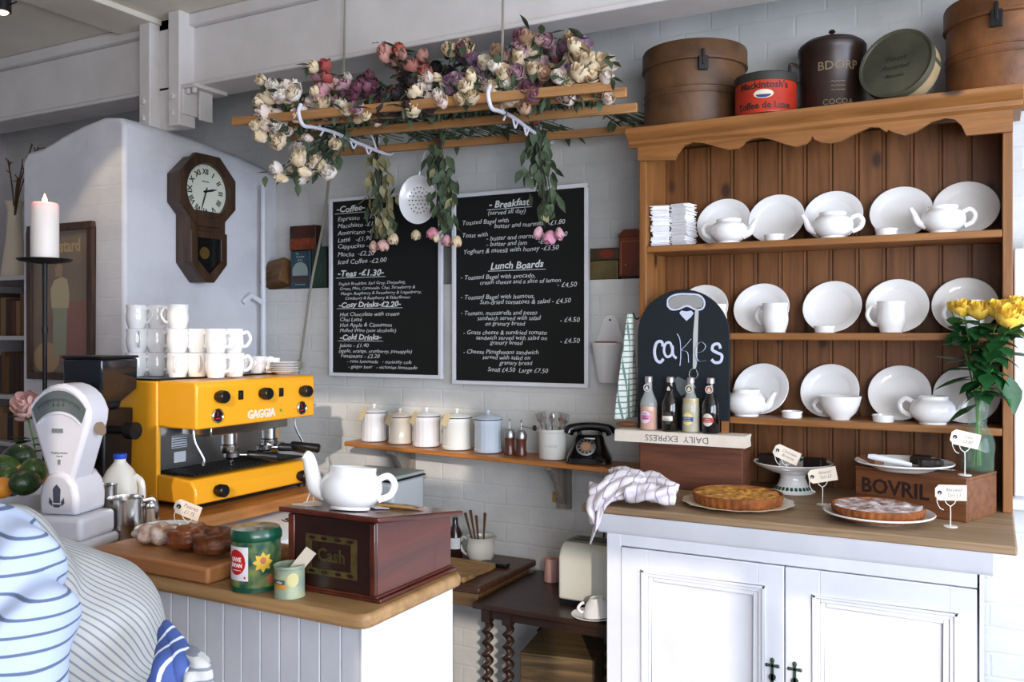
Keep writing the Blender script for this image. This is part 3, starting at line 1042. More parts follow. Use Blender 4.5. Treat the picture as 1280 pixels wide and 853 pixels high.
p = at(957, 100, y=3.43)
t = thing('toffee_tin', 'red round toffee tin with black lid between hat box and canister', 'tin', (p.x, 3.43, TOPZ + 0.001), 0.25)
b = MB(); r = 0.112
b.lathe([(0, 0), (r, 0), (r * 1.01, 0.004), (r, 0.008), (r, 0.118), (0, 0.118)], 48)
b.build('body', mat('toffee_red', 'b8321c', 0.4, col2='a02616', vs=9), t)
b = MB()
b.lathe([(r * 1.0, 0.118), (r * 1.03, 0.118), (r * 1.03, 0.146), (r * 1.0, 0.150), (r * 0.9, 0.152), (0, 0.152), (0, 0.12)], 48)
b.build('lid', mat('tarnished_lid', '2b2c26', 0.5), t)
def wrap_text(b, body, size, r, z, a0=-PI / 2, align='CENTER', shear=0.0, ext=0.0006, sx=1.0, off=0.0, flip=False):
    """lettering bent round a cylinder about z"""
    k = MB()
    k.text(body, size, Matrix(), align, shear, ext, sx, off)
    vs = []
    for v in k.v:
        a = a0 + v.x / r
        rr = r + 0.0004 + v.z
        vs.append((rr * math.cos(a), rr * math.sin(a), z + v.y))
    b.add(vs, k.f)
b = MB()
wrap_text(b, "Mackintosh's", 0.036, r, 0.088, -PI / 2 - 0.1, off=0.0008)
wrap_text(b, "Toffee de Luxe", 0.034, r, 0.014, -PI / 2 - 0.1, off=0.0008)
b.build('lettering', mat('dark_print', '2a1a14', 0.5), t)
def oval_on(b, r, a0, rr, cz, qx, qz, half=False, n=24):
    vs = []
    for i in range(n + 1):
        x = -qx + 2 * qx * i / n
        hgt = qz * math.sqrt(max(1 - (x / qx) ** 2, 0))
        for s_ in (-1, 1):
            a = a0 + x / r
            vs.append(((r + rr) * math.cos(a), (r + rr) * math.sin(a), cz + (s_ * hgt if not (half and s_ > 0) else 0)))
    b.add(vs, [(2 * i, 2 * i + 2, 2 * i + 3, 2 * i + 1) for i in range(n)])
b = MB(); oval_on(b, r, -PI / 2 - 0.1, 0.0012, 0.066, 0.036, 0.016)
b.build('emblem', mat('cream_print', 'd9cfb4', 0.5), t, fix=False)
b = MB(); oval_on(b, r, -PI / 2 - 0.1, 0.0018, 0.064, 0.028, 0.012, True)
b.build('emblem_centre', mat('blue_print', '2a3c78', 0.5), t, fix=False)

p = at(1040, 100, y=3.59)
t = thing('tea_canister', 'tall dark brown canister with a domed lid and two side handles on the dresser top', 'canister', (p.x, 3.59, TOPZ + 0.001), 0.35)
M_can = mat('japanned_brown', '33231c', 0.35, col2='241814', vs=8)
b = MB(); r = 0.122
b.lathe([(0, 0), (r, 0), (r * 1.01, 0.004), (r * 0.99, 0.009), (r * 0.99, 0.245), (r * 1.02, 0.25), (r * 1.02, 0.275), (r * 0.98, 0.28), (0, 0.28)], 48)
b.build('body', M_can, t)
b = MB(); b.lathe([(r * 0.97, 0.28), (r * 0.97, 0.284), (r * 0.8, 0.300), (r * 0.4, 0.316), (0.01, 0.322), (0.006, 0.332), (0.013, 0.338), (0.009, 0.346), (0, 0.347), ], 40)
b.build('lid', M_can, t)
for s_ in (-1, 1):
    b = MB()
    b.tube(spline([(s_ * r * 0.98, 0, 0.21), (s_ * (r + 0.03), 0, 0.222), (s_ * (r + 0.034), 0, 0.19), (s_ * (r + 0.02), 0, 0.155), (s_ * r * 0.98, 0, 0.15)], 5), 0.006, 8)
    b.build('handle', M_can, t)
b = MB()
wrap_text(b, 'BDORP', 0.046, r * 0.99, 0.165, -PI / 2 - 0.02, off=0.0005)
wrap_text(b, 'COCOA', 0.030, r * 0.99, 0.035, -PI / 2 - 0.02)
for k in range(3): b.M = Matrix(); wrap_text(b, '~~~', 0.03, r * 0.99, 0.08 + 0.016 * k, -PI / 2 - 0.02)
b.build('lettering', mat('gilt_print', '7c6a50', 0.5), t)

p = at(1126, 100, y=3.52)
t = thing('biscuit_tin', 'round dark tin with cream sides standing on edge against the right hat box', 'tin', (p.x, 3.46, TOPZ + 0.135), -0.42, None, None)
t.rotation_euler = (math.radians(76), math.radians(0), -0.30)
b = MB(); r = 0.130
b.lathe([(0, -0.045), (r * 0.97, -0.045), (r * 0.985, -0.04), (r * 0.985, 0.02), (0, 0.02)], 48)
b.build('body', mat('cream_tin', 'bfa986', 0.45, col2='a48d68', vs=10), t)
b = MB()
b.lathe([(r * 0.985, 0.012), (r * 1.0, 0.012), (r * 1.0, 0.036), (r * 0.985, 0.041), (r * 0.93, 0.040), (r * 0.90, 0.036), (0, 0.036), (0, 0.02)], 48)
for a in (0.0, 2.2, -1.8):
    b.M = Rz(a); b.box(r * 0.98, r * 0.995, -0.008, 0.008, -0.045, 0.012)
b.M = Matrix()
ld = b.build('lid', mat('dark_tin_lid', '3a3a2e', 0.4, col2='565443', vs=6), t)
b = MB()
for k, (s_, tx) in enumerate(((0.03, 'Finest'), (0.026, 'Assorted'), (0.022, 'Biscuits'))):
    b.text(tx, s_, Tr(0, 0.01 - 0.032 * k, 0.0366), 'CENTER', 0.3, 0.0004)
b.build('lettering', mat('faded_print', '22241c', 0.6), ld)

# ------------------------------------------------------------------ wall clock on the chimney breast
cy_ = 3.215
cz_ = at(262, 239, x=-3.43).z
M_ck = wood('clock_wood', '4a3423', '2b1c12', 'Z', 8, 0.35)
ck = thing('wall_clock', 'dark wooden octagonal drop-dial wall clock on the white chimney breast', 'clock', (CX1, cy_, cz_), PI / 2)
def octa(r, k=1.0): return [(r * math.cos(PI / 8 + i * PI / 4), r * k * math.sin(PI / 8 + i * PI / 4)) for i in range(8)]
b = MB()
R8 = 0.196
b.prism(octa(R8 * 0.93, 1.0), -0.075, -0.001, 'y')
b.prism([(-0.115, -0.10), (-0.115, -0.36), (-0.03, -0.455), (0.03, -0.455), (0.115, -0.36), (0.115, -0.10)], -0.10, -0.001, 'y')
b.build('case', M_ck, ck, bevel=0.004)
b = MB()
n_ = 48
outer, inner = [], []
for i in range(n_):
    a = 2 * PI * i / n_
    # octagon edge radius at this angle
    k = (a - 0) % (PI / 4) - PI / 8
    ro = R8 * math.cos(PI / 8) / math.cos(((a + PI / 8) % (PI / 4)) - PI / 8)
    outer.append((ro * math.cos(a), ro * math.sin(a)))
    inner.append((0.139 * math.cos(a), 0.139 * math.sin(a)))
vs = [(x, -0.0751, z) for x, z in outer] + [(x, -0.100, z) for x, z in outer] + [(x * 0.97, -0.108, z * 0.97) for x, z in outer] + \
     [(x, -0.108, z) for x, z in inner] + [(x * 0.96, -0.098, z * 0.96) for x, z in inner] + [(x * 0.96, -0.0751, z * 0.96) for x, z in inner]
fs = [(j * n_ + i, j * n_ + (i + 1) % n_, (j + 1) * n_ + (i + 1) % n_, (j + 1) * n_ + i) for j in range(5) for i in range(n_)]
fs += [(5 * n_ + i, 5 * n_ + (i + 1) % n_, (i + 1) % n_, i) for i in range(n_)]
b.add(vs, fs)
b.build('bezel', M_ck, ck, ang=25)
b = MB(); b.prism(arc(0, 0, 0.133, 0, 2 * PI, 48)[:-1], -0.082, -0.0755, 'y')
dial = b.build('dial', mat('dial_paper', 'd8dccb', 0.6), ck)
b = MB()
for i, rn in enumerate(['XII', 'I', 'II', 'III', 'IIII', 'V', 'VI', 'VII', 'VIII', 'IX', 'X', 'XI']):
    b.M = Ry(i * PI / 6)
    b.text(rn, 0.038, Tr(0, -0.0825, 0.086) @ FACE, 'CENTER', 0, 0.0004, 0.82 if len(rn) > 2 else 1, off=0.0012)
b.M = Matrix()
for i in range(60):
    b.M = Ry(i * PI / 30)
    b.box(-0.0006, 0.0006, -0.0831, -0.0822, 0.122, 0.127)
b.M = Matrix()
b.text('Seikosha', 0.013, Tr(0, -0.0825, 0.045) @ FACE, 'CENTER')
b.build('numerals', M_ink, dial)
b = MB()
b.M = Ry((2 + 33 / 60) * PI / 6); b.prism([(-0.004, -0.015), (0.004, -0.015), (0.006, 0.04), (0, 0.078), (-0.006, 0.04)], -0.0865, -0.0845, 'y')
b.M = Matrix(); b.cyl((0, -0.082, 0), (0, -0.089, 0), 0.007, 16)
b.build('hour_hand', M_black, ck)
b = MB()
b.M = Ry(33 * PI / 30); b.prism([(-0.003, -0.02), (0.003, -0.02), (0.0035, 0.06), (0, 0.112), (-0.0035, 0.06)], -0.0885, -0.087, 'y')
b.build('minute_hand', M_black, ck)
b = MB()
for pts in ([(-0.115, -0.205), (-0.115, -0.36), (-0.075, -0.345), (-0.075, -0.235)], [(0.115, -0.205), (0.115, -0.36), (0.075, -0.345), (0.075, -0.235)],
            [(-0.115, -0.205), (-0.075, -0.235), (0.075, -0.235), (0.115, -0.205)], [(-0.115, -0.36), (-0.075, -0.345), (0, -0.415), (0, -0.455), (-0.03, -0.455)],
            [(0.115, -0.36), (0.075, -0.345), (0, -0.415), (0, -0.455), (0.03, -0.455)]):
    b.prism(pts, -0.112, -0.1002, 'y')
b.build('door_frame', M_ck, ck, bevel=0.002)
b = MB(); b.prism([(-0.075, -0.235), (-0.075, -0.345), (0, -0.415), (0.075, -0.345), (0.075, -0.235)], -0.1015, -0.1003, 'y')
b.build('pendulum_window', mat('dark_glass_pane', '0f100e', 0.1), ck)
b = MB(); b.prism([(x, z) for x, z in arc(-0.025, -0.31, 0.03, 0, 2 * PI, 24)[:-1]], -0.105, -0.102, 'y')
b.build('pendulum_bob', M_brass, ck)

# ------------------------------------------------------------------ blackboards
def board(name, label, pl, pr, pt, pb, py_, lines, seed):
    """lines: (text, x, y from the top, size, underline) in fractions of the board width"""
    y = 3.655
    x0_, x1_ = at(pl, 300, y=y).x, at(pr, 300, y=y).x
    zt_, zb_ = at(pl, pt, y=y).z, at(pl, pb, y=y).z
    t = thing(name, label, 'blackboard', (x0_, y, zb_))
    W, H = x1_ - x0_, zt_ - zb_
    f = 0.018
    b = MB()
    b.box(0, W, -0.012, 0.010, 0, f); b.box(0, W, -0.012, 0.010, H - f, H)
    b.box(0, f, -0.012, 0.010, f, H - f); b.box(W - f, W, -0.012, 0.010, f, H - f)
    b.build('frame', M_white, t, bevel=0.002)
    b = MB(); b.box(f, W - f, -0.002, 0.008, f, H - f)
    b.build('slate', M_chalkb, t)
    b = MB()
    r_ = random.Random(seed)
    k = W / 100
    for (tx, lx, ly, sz, ul) in lines:
        z = H - ly * k
        x = lx * k
        sz_ = sz * k
        m = MB()
        m.text(tx, sz_, Matrix(), 'LEFT', 0.22, 0.0004, 1.22 if seed == 3 else 1.08, off=-0.0002 if sz < 5 else 0.0008)
        wmax = max([v.x for v in m.v] or [0])
        ph = r_.uniform(0, 6)
        vs_ = [(x + v.x, -0.0026 - v.z, z + v.y + 0.05 * sz_ * math.sin(v.x / sz_ * 1.7 + ph) + 0.02 * sz_ * math.sin(v.x / sz_ * 5 + ph)) for v in m.v]
        b.add(vs_, m.f)
        if ul:
            b.box(x - 0.01, x + wmax + 0.01, -0.0032, -0.0022, z - 0.18 * sz_ - 0.0012, z - 0.18 * sz_ + 0.0012)
    b.build('chalk_writing', M_chalk, t, fix=False, smooth=False)
    return t
L1 = [('-Coffee-', 6, 16, 9.5, 1), ('Espresso  -£1.50', 7, 26, 7, 0), ('Macchiato -£1.60', 7, 34, 7, 0), ('Americano -£1.80', 7, 42, 7, 0), ('Latté   -£1.90', 7, 50, 7, 0), ('Cappucino -£1.90', 7, 57.5, 7, 0),
      ('Mocha  -£2.20', 7, 66.5, 7, 0), ('Iced Coffee -£2.00', 7, 75, 7.2, 0), ('-Teas -£1.30-', 7, 89, 9.5, 1),
      ('English Breakfast, Earl Grey, Darjeeling,', 8, 99, 4.6, 0), ('Green, Mint, Camomile, Chai, Strawberry &', 9, 104.5, 4.6, 0), ('Mango, Raspberry & Strawberry & Loganberry,', 10, 110, 4.6, 0), ('Cranberry & Raspberry & Elderflower', 14, 115.5, 4.6, 0),
      ('-Cosy Drinks-£2.20-', 8, 124, 8.2, 1), ('Hot Chocolate with cream', 9, 134, 6, 0), ('Chai Latté', 9, 140, 6, 0), ('Hot Apple & Cinnamon', 9, 146, 6, 0), ('Mulled Wine (non alcoholic)', 9, 152, 5.4, 0),
      ('-Cold Drinks-', 9, 160.5, 8.2, 1), ('Juices - £1.40', 9, 169, 6, 0), ('(apple, orange, cranberry, pineapple)', 8, 175, 5.4, 0), ('Fentimans - £2.20', 10, 181, 6, 0),
      ('- rose lemonade   - curiosity cola', 16, 186.5, 5.2, 0), ('- ginger beer   - victorian lemonade', 17, 192.5, 5.2, 0)]
H1 = None
L1 = [(a, x, y * 0.66, s * 0.68, u) for a, x, y, s, u in L1]
L2 = [('- Breakfast', 28, 14, 8, 1), ('(served all day)', 27, 20, 5.4, 0), ('Toasted Bagel with', 7, 27, 5.4, 0), ('butter and marmite  -£1.80', 32, 31.5, 5.4, 0), ('Toast with', 7, 38, 5.4, 0), ('- butter and marmalade  -£1.50', 26, 41.5, 5.4, 0),
      ('- butter and jam      -£1.50', 26, 46.5, 5.4, 0), ('Yoghurt & muesli with honey -£3.50', 8, 52, 5.6, 0), ('Lunch Boards', 29, 66, 8.2, 1),
      ('- Toasted Bagel with avocado,', 6, 74, 5.4, 0), ('cream cheese and a slice of lemon', 21, 78.5, 5.0, 0), ('- £4.50', 78, 82.5, 5.6, 0),
      ('- Toasted Bagel with humous,', 6, 91, 5.4, 0), ('Sun-dried tomatoes & salad - £4.50', 21, 95.5, 5.4, 0), ('- Tomato, mozzarella and pesto', 6, 104.5, 5.2, 0), ('sandwich served with salad', 19, 109, 5.0, 0), ('on granary bread', 25, 113.5, 5.0, 0), ('- £4.50', 80, 111, 5.6, 0),
      ('- Goats cheese & sundried tomato', 8, 121, 5.2, 0), ('sandwich served with salad on', 18, 125.5, 5.0, 0), ('granary bread', 29, 129.5, 5.0, 0), ('- £4.50', 80, 128, 5.6, 0),
      ('- Cheese Ploughmans sandwich', 8, 137.5, 5.2, 0), ('served with salad on', 23, 142, 5.0, 0), ('granary bread', 36, 146.5, 5.0, 0), ('Small £4.50  Large £7.50', 27, 152.5, 5.2, 0)]
L2 = [(a, x, y * 0.785, s * 0.80, u) for a, x, y, s, u in L2]
board('drinks_blackboard', 'left-hand white-framed blackboard listing coffee, teas and cold drinks', 413, 553, 249, 470, 0, L1, 3)
board('food_blackboard', 'right-hand white-framed blackboard listing breakfast and lunch boards', 566.5, 736, 243.5, 480, 0, L2, 4)
# ------------------------------------------------------------------ coffee machine
MX, MY = -2.47, 2.25
cm = thing('espresso_machine', 'large yellow two-group espresso machine under the stacked cups', 'coffee machine', (MX, MY, CO), PI / 2)
MW = at(394, 480, x=MX).y - MY           # length along the counter
def ml(px, py, dx=0.0):                   # a point on the front panel, in the machine's own frame
    p = at(px, py, x=MX + dx)
    return p.y - MY, p.z - CO
OV = 0.185
zT, zU, zL = 0.458, 0.288, 0.108
b = MB()
b.prism([(0.0, zU), (0.0, zT - 0.012), (0.012, zT), (OV + 0.01, zT), (OV + 0.01, zU)], 0.004, MW - 0.004, 'x')
b.build('upper_housing', M_yellow, cm, bevel=0.012, seg=4)
b = MB(); b.box(0.0, 0.02, OV + 0.01, 0.50, 0.02, zT - 0.002); b.build('side_panel', M_yellow, cm, bevel=0.006, seg=3)
b = MB(); b.box(MW - 0.02, MW, OV + 0.01, 0.50, 0.02, zT - 0.002); b.build('side_panel', M_yellow, cm, bevel=0.006, seg=3)
b = MB(); b.box(0.0205, MW - 0.0205, 0.23, 0.495, 0.02, zT - 0.01); b.build('boiler_case', M_steel_dull, cm)
b = MB(); b.box(0.004, MW - 0.004, OV + 0.012, 0.50, zT - 0.0015, zT + 0.006); b.build('cup_rail_top', M_black, cm, bevel=0.002)
b = MB()
b.prism([(0.0, 0.022), (0.0, zL - 0.03), (0.025, zL), (OV + 0.01, zL + 0.01), (OV + 0.01, 0.022)], 0.0, MW, 'x')
b.build('drip_housing', M_yellow, cm, bevel=0.008, seg=3)
b = MB()
b.box(0.02, MW - 0.02, 0.035, 0.225, zL + 0.0105, zL + 0.014)
for i in range(26):
    b.box(0.03 + i * (MW - 0.06) / 26, 0.03 + i * (MW - 0.06) / 26 + 0.012, 0.04, 0.22, zL + 0.0141, zL + 0.018)
b.build('drip_grate', M_iron, cm)
b = MB(); b.box(0.021, MW - 0.021, 0.222, 0.229, zL + 0.019, zU - 0.001)
sp = b.build('splash_plate', M_steel_dull, cm)
b = MB(); b.box(0.09, 0.16, 0.2205, 0.2219, 0.20, 0.245)
b.box(0.10, 0.155, 0.2205, 0.2219, 0.145, 0.185)
b.build('label', mat('label_white', 'c9cfd2', 0.5), sp)
b = MB()
for k in range(5): b.box(0.092, 0.158, 0.2195, 0.2204, 0.203 + 0.009 * k, 0.2065 + 0.009 * k)
b.build('label_print', mat('blue_ink', '26324a', 0.5), sp)
b = MB(); b.box(0.10, MW - 0.13, 0.03, 0.18, zU - 0.035, zU - 0.001)
b.build('group_bar', M_steel, cm, bevel=0.004)
for px in (283, 333):
    gx = ml(px + 6, 550, -0.09)[0]
    b = MB()
    b.lathe([(0.0, zU - 0.115), (0.028, zU - 0.115), (0.034, zU - 0.105), (0.034, zU - 0.085), (0.030, zU - 0.08), (0.030, zU - 0.035), (0, zU - 0.035)], 28, (gx, 0.10, 0))
    b.build('group_head', M_steel, cm)
def portafilter(gx, gy, gz, ang, flat=False):
    b = MB()
    b.M = Tr(gx, gy, gz) @ Rz(ang)
    b.lathe([(0, -0.018), (0.022, -0.018), (0.030, -0.010), (0.031, 0.006), (0.028, 0.008), (0, 0.008)], 24)
    b.cyl((0, -0.025, -0.004), (0, -0.06, -0.006), 0.007, 10)
    b.tube(spline([(0, 0, -0.018), (0, 0.0, -0.030), (-0.015, 0, -0.04), (-0.018, 0, -0.048)], 4), 0.005, 8)
    b.tube(spline([(0, 0, -0.026), (0.008, 0.0, -0.034), (0.016, 0, -0.04), (0.018, 0, -0.048)], 4), 0.005, 8)
    pf = b.build('portafilter', M_steel, cm)
    b = MB()
    b.M = Tr(gx, gy, gz) @ Rz(ang)
    b.tube([(0, -0.055, -0.006), (0, -0.062, -0.006), (0, -0.12, -0.012), (0, -0.165, -0.020), (0, -0.172, -0.021)], [0.012, 0.017, 0.016, 0.020, 0.014], 14)
    b.build('handle', M_black, pf)
g1 = ml(290, 560, -0.1)[0]
portafilter(g1, 0.10, zU - 0.122, math.radians(52))
portafilter(g1 + 0.17, 0.10, zL + 0.068, math.radians(60))
portafilter(g1 + 0.235, 0.09, zL + 0.072, math.radians(32))
for x in (0.045, MW - 0.06):
    b = MB()
    b.tube(spline([(x, 0.06, zU), (x, 0.05, zU - 0.05), (x + 0.02, 0.03, zU - 0.11), (x + 0.02, 0.03, zU - 0.135)], 5), 0.0045, 8)
    b.build('steam_wand', M_steel, cm)
def knob(px, py, r=0.022, ln=0.045):
    x, z = ml(px, py)
    b = MB()
    b.M = Tr(x, 0, z) @ Rx(PI / 2)
    b.lathe([(0, 0.0006), (r * .8, 0.0006), (r * .8, 0.008), (r, 0.012), (r, ln - 0.004), (r * .85, ln), (0, ln)], 24)
    for i in range(12):
        b.M = Tr(x, 0, z) @ Rx(PI / 2) @ Rz(i * PI / 6)
        b.box(r * .96, r * 1.05, -0.002, 0.002, 0.014, ln - 0.006)
    b.build('knob', M_black, cm)
for q in ((272, 496), (327, 492), (377, 489), (271, 613), (374, 595)): knob(*q)
for px, py in ((300.5, 494), (351, 490.5)):
    x, z = ml(px, py)
    b = MB(); b.box(x - 0.012, x + 0.012, -0.004, -0.0005, z - 0.017, z + 0.017)
    b.box(x - 0.007, x + 0.007, -0.009, -0.004, z - 0.011, z + 0.011)
    b.build('rocker_switch', M_black, cm, bevel=0.001)
for px, py in ((271, 520), (376, 510)):
    x, z = ml(px, py)
    b = MB(); b.M = Tr(x, 0, z) @ Rx(PI / 2)
    b.lathe([(0.021, 0.0006), (0.0265, 0.0006), (0.0265, 0.008), (0.023, 0.011), (0.0205, 0.008), (0.0205, 0.0006)], 28)
    g = b.build('pressure_gauge', M_steel, cm)
    b = MB(); b.M = Tr(x, 0, z) @ Rx(PI / 2)
    b.lathe([(0, 0.0008), (0.0203, 0.0008), (0.0203, 0.005), (0, 0.005)], 24)
    b.build('gauge_face', M_black, g)
    b = MB(); b.M = Tr(x, 0, z) @ Rx(PI / 2)
    b.box(-0.0012, 0.0012, -0.002, 0.016, 0.0052, 0.006)
    b.box(-0.010, 0.010, -0.012, -0.008, 0.0052, 0.0056)
    b.build('gauge_needle', M_red, g)
x, z = ml(350.6, 513)
b = MB(); b.ell((x, -0.002, z), (0.005, 0.004, 0.005), 12, 8); b.build('indicator_light', mat('green_lens', '2c8a4a', 0.2), cm)
xa, z = ml(310, 520); xb, _ = ml(343, 517)
b = MB(); b.text('GAGGIA', 0.045, Tr((xa + xb) / 2, -0.001, z - 0.012) @ FACE, 'CENTER', 0, 0.002, 0.85, off=0.0012)
b.build('nameplate', mat('pale_metal', 'e2dfd8', 0.3), cm)
for xx in (0.04, MW - 0.04):
    for yy in (0.04, 0.45):
        b = MB(); b.cyl((xx, yy, 0.0005), (xx, yy, 0.0215), 0.018, 16); b.build('foot', M_black, cm)
b = MB(); b.box(0.03, MW - 0.03, 0.02, 0.46, 0.012, 0.0215); b.build('base_plate', M_black, cm)

# ------------------------------------------------------------------ cups on the machine
MT = CO + zT + 0.0066
def mug_at(label, px, x, level, rz, k=0.98, tilt=None):
    p = at(px, 460, x=x)
    t = mug(label, (p.x, p.y, MT + level * 0.0925 * k), rz, k, 'cups on the coffee machine')
    return t
row = [(168, -2.86), (195, -2.77), (220, -2.69), (243, -2.62), (269, -2.555), (293, -2.50)]
pos = ['far left', 'second from the left', 'third from the left', 'fourth from the left', 'fifth from the left', 'sixth from the left']
rz0 = [0.6, 0.2, -0.9, -0.6, 0.3, 0.6]
xs_row = [-2.895, -2.81, -2.725, -2.725 + 0.085, -2.725 + 0.165, -2.72 + 0.245]
ys_row = [2.35, 2.36, 2.37, 2.385, 2.41, 2.455]
# keep the row in line with the housing
for i in range(6):
    mugx = xs_row[i]; mugy = ys_row[i] + (0.05 if i % 2 else 0)
    px = [170, 196, 222, 246, 270, 293][i]
    p = at(px, 460, y=mugy)
    mug('white mug, bottom layer of the cups on the coffee machine, ' + pos[i], (p.x, mugy, MT), rz0[i], 0.98, 'cups on the coffee machine')
for i, (px, y, r_) in enumerate([(171, 2.352, -0.5), (196, 2.412, 0.2), (222, 2.372, 0.9), (246, 2.440, 0.1), (270, 2.413, 0.4), (292, 2.50, 0.5)]):
    p = at(px, 460, y=y)
    mug('white mug, middle layer of the cups on the coffee machine, ' + pos[i], (p.x, y, MT + 0.0930 * 0.98), r_, 0.98, 'cups on the coffee machine')
for i, (px, y, r_) in enumerate([(171, 2.353, 0.3), (197, 2.413, -0.3), (223, 2.373, PI + 0.5)]):
    p = at(px, 460, y=y)
    mug('white mug, top layer of the cups on the coffee machine, ' + pos[i], (p.x, y, MT + 2 * 0.0930 * 0.98), r_, 0.98, 'cups on the coffee machine')
ESP = [(0, 0.003), (0.018, 0.003), (0.019, 0), (0.021, 0), (0.023, 0.006), (0.031, 0.020), (0.035, 0.040), (0.036, 0.055), (0.035, 0.056), (0.034, 0.054), (0.033, 0.040), (0.029, 0.022), (0.018, 0.009), (0, 0.007)]
for i, (px, y, z_, r_, lb) in enumerate([(297, 2.55, 0.0, 0.3, 'small white cup on the coffee machine, just right of the mugs'), (316, 2.61, 0.0, 0.5, 'small white cup on the coffee machine between mugs and saucers'),
                                         (330, 2.70, 0.0, 2.6, 'small white cup beside the stack of saucers on the coffee machine')]):
    p = at(px, 460, x=-2.70 + 0.02 * i)
    mug(lb, (p.x, p.y + 0.02 * i, MT + z_), r_, 1.25 if i < 2 else 1.1, 'small cups on the coffee machine', 'small_cup', ESP, 0.044, 0.018, 0.031)
b = MB(); b.lathe(plate_profile(0.062), 36); s0 = b.build('saucer', M_porc)
for i in range(6):
    o = s0 if i == 0 else s0.copy()
    if i: COL.objects.link(o)
    p = at(355, 460, x=-2.57)
    o.location = (p.x, p.y, MT + i * 0.0072)
    tag(o, 'white saucer in the small stack at the right end of the coffee machine top', 'saucer', 'saucers on the coffee machine')

# ------------------------------------------------------------------ grinder
gp = at(126, 500, y=2.13)
gr = thing('coffee_grinder', 'black coffee grinder with a smoky square hopper left of the yellow machine', 'grinder', (gp.x, 2.13, CO), 0.15)
b = MB()
b.box(-0.085, 0.085, -0.09, 0.09, 0.0005, 0.06)
b.prism([(-0.06, 0.06), (0.06, 0.06), (0.065, 0.20), (0.07, 0.36), (-0.07, 0.36), (-0.065, 0.20)], -0.055, 0.085, 'y')
b.build('body', M_black, gr, bevel=0.008, seg=3)
b = MB()
b.lathe([(0.05, 0.361), (0.055, 0.38), (0.125, 0.43), (0.125, 0.555), (0, 0.555), (0, 0.361)], 4, (0, 0, 0), 1, 1) if False else None
z0 = 0.361
def sq(r, z): return [(-r, -r, z), (r, -r, z), (r, r, z), (-r, r, z)]
vs = sq(0.045, 0.361) + sq(0.05, 0.385) + sq(0.086, 0.43) + sq(0.088, 0.54)
b.add(vs, [(j * 4 + i, j * 4 + (i + 1) % 4, (j + 1) * 4 + (i + 1) % 4, (j + 1) * 4 + i) for j in range(3) for i in range(4)] + [(3, 2, 1, 0), (12, 13, 14, 15)])
b.build('hopper', mat('smoky_plastic', '1b2128', 0.12, coat=0.5), gr, bevel=0.008, seg=3)
b = MB(); b.box(-0.09, 0.09, -0.09, 0.09, 0.5405, 0.55); b.build('hopper_lid', M_black, gr, bevel=0.004)
b = MB(); b.box(-0.035, 0.035, -0.13, -0.056, 0.20, 0.30); b.prism([(-0.03, 0.20), (0.03, 0.20), (0.018, 0.15), (-0.018, 0.15)], -0.125, -0.07, 'y')
b.build('doser', M_black, gr, bevel=0.006)
b = MB(); b.box(-0.012, 0.018, -0.1320, -0.1302, 0.245, 0.285); b.build('orange_label', mat('orange_label', 'f0831c', 0.5), gr)
b = MB(); b.cyl((0.066, -0.03, 0.29), (0.15, -0.03, 0.29), 0.014, 14); b.cyl((0.15, -0.03, 0.29), (0.185, -0.03, 0.29), 0.03, 18)
b.build('dosing_knob', M_black, gr)
b = MB(); b.box(-0.03, -0.02, -0.12, -0.056, 0.115, 0.125); b.box(0.02, 0.03, -0.12, -0.056, 0.115, 0.125); b.box(-0.03, 0.03, -0.062, -0.056, 0.10, 0.14)
b.build('fork', M_steel, gr)

# ------------------------------------------------------------------ milk bottle
mp = at(150, 600, y=1.965)
mk = thing('milk_bottle', 'plastic milk bottle with a blue cap in front of the coffee grinder', 'bottle', (mp.x, 1.965, CO), 0.6)
b = MB()
M_milk = mat('milk_plastic', 'efe9dc', 0.35)
def sup(r, z, n=28, e=4.0):
    out = []
    for i in range(n):
        a = 2 * PI * i / n
        k = (abs(math.cos(a)) ** e + abs(math.sin(a)) ** e) ** (-1 / e)
        out.append((r * k * math.cos(a), r * k * math.sin(a), z))
    return out
rings = [(0.052, 0.0005, 4), (0.056, 0.006, 4), (0.056, 0.05, 4), (0.053, 0.06, 4), (0.056, 0.07, 4), (0.056, 0.125, 3.5), (0.052, 0.155, 3), (0.040, 0.185, 2.4), (0.024, 0.205, 2), (0.018, 0.213, 2), (0.018, 0.222, 2)]
vs = []
for r, z, e in rings: vs += sup(r, z, 28, e)
nr = len(rings)
b.add(vs, [(j * 28 + i, j * 28 + (i + 1) % 28, (j + 1) * 28 + (i + 1) % 28, (j + 1) * 28 + i) for j in range(nr - 1) for i in range(28)] + [tuple(range(27, -1, -1)), tuple((nr - 1) * 28 + i for i in range(28))])
b.build('body', M_milk, mk)
b = MB(); b.tube(spline([(0.045, 0, 0.165), (0.066, 0, 0.145), (0.070, 0, 0.10), (0.064, 0, 0.07), (0.050, 0, 0.066)], 6), 0.011, 12); b.build('handle', M_milk, mk)
b = MB(); b.lathe([(0, 0.2225), (0.020, 0.2225), (0.021, 0.225), (0.021, 0.236), (0.019, 0.238), (0, 0.238)], 28); b.build('cap', mat('blue_cap', '2a54d0', 0.35), mk)

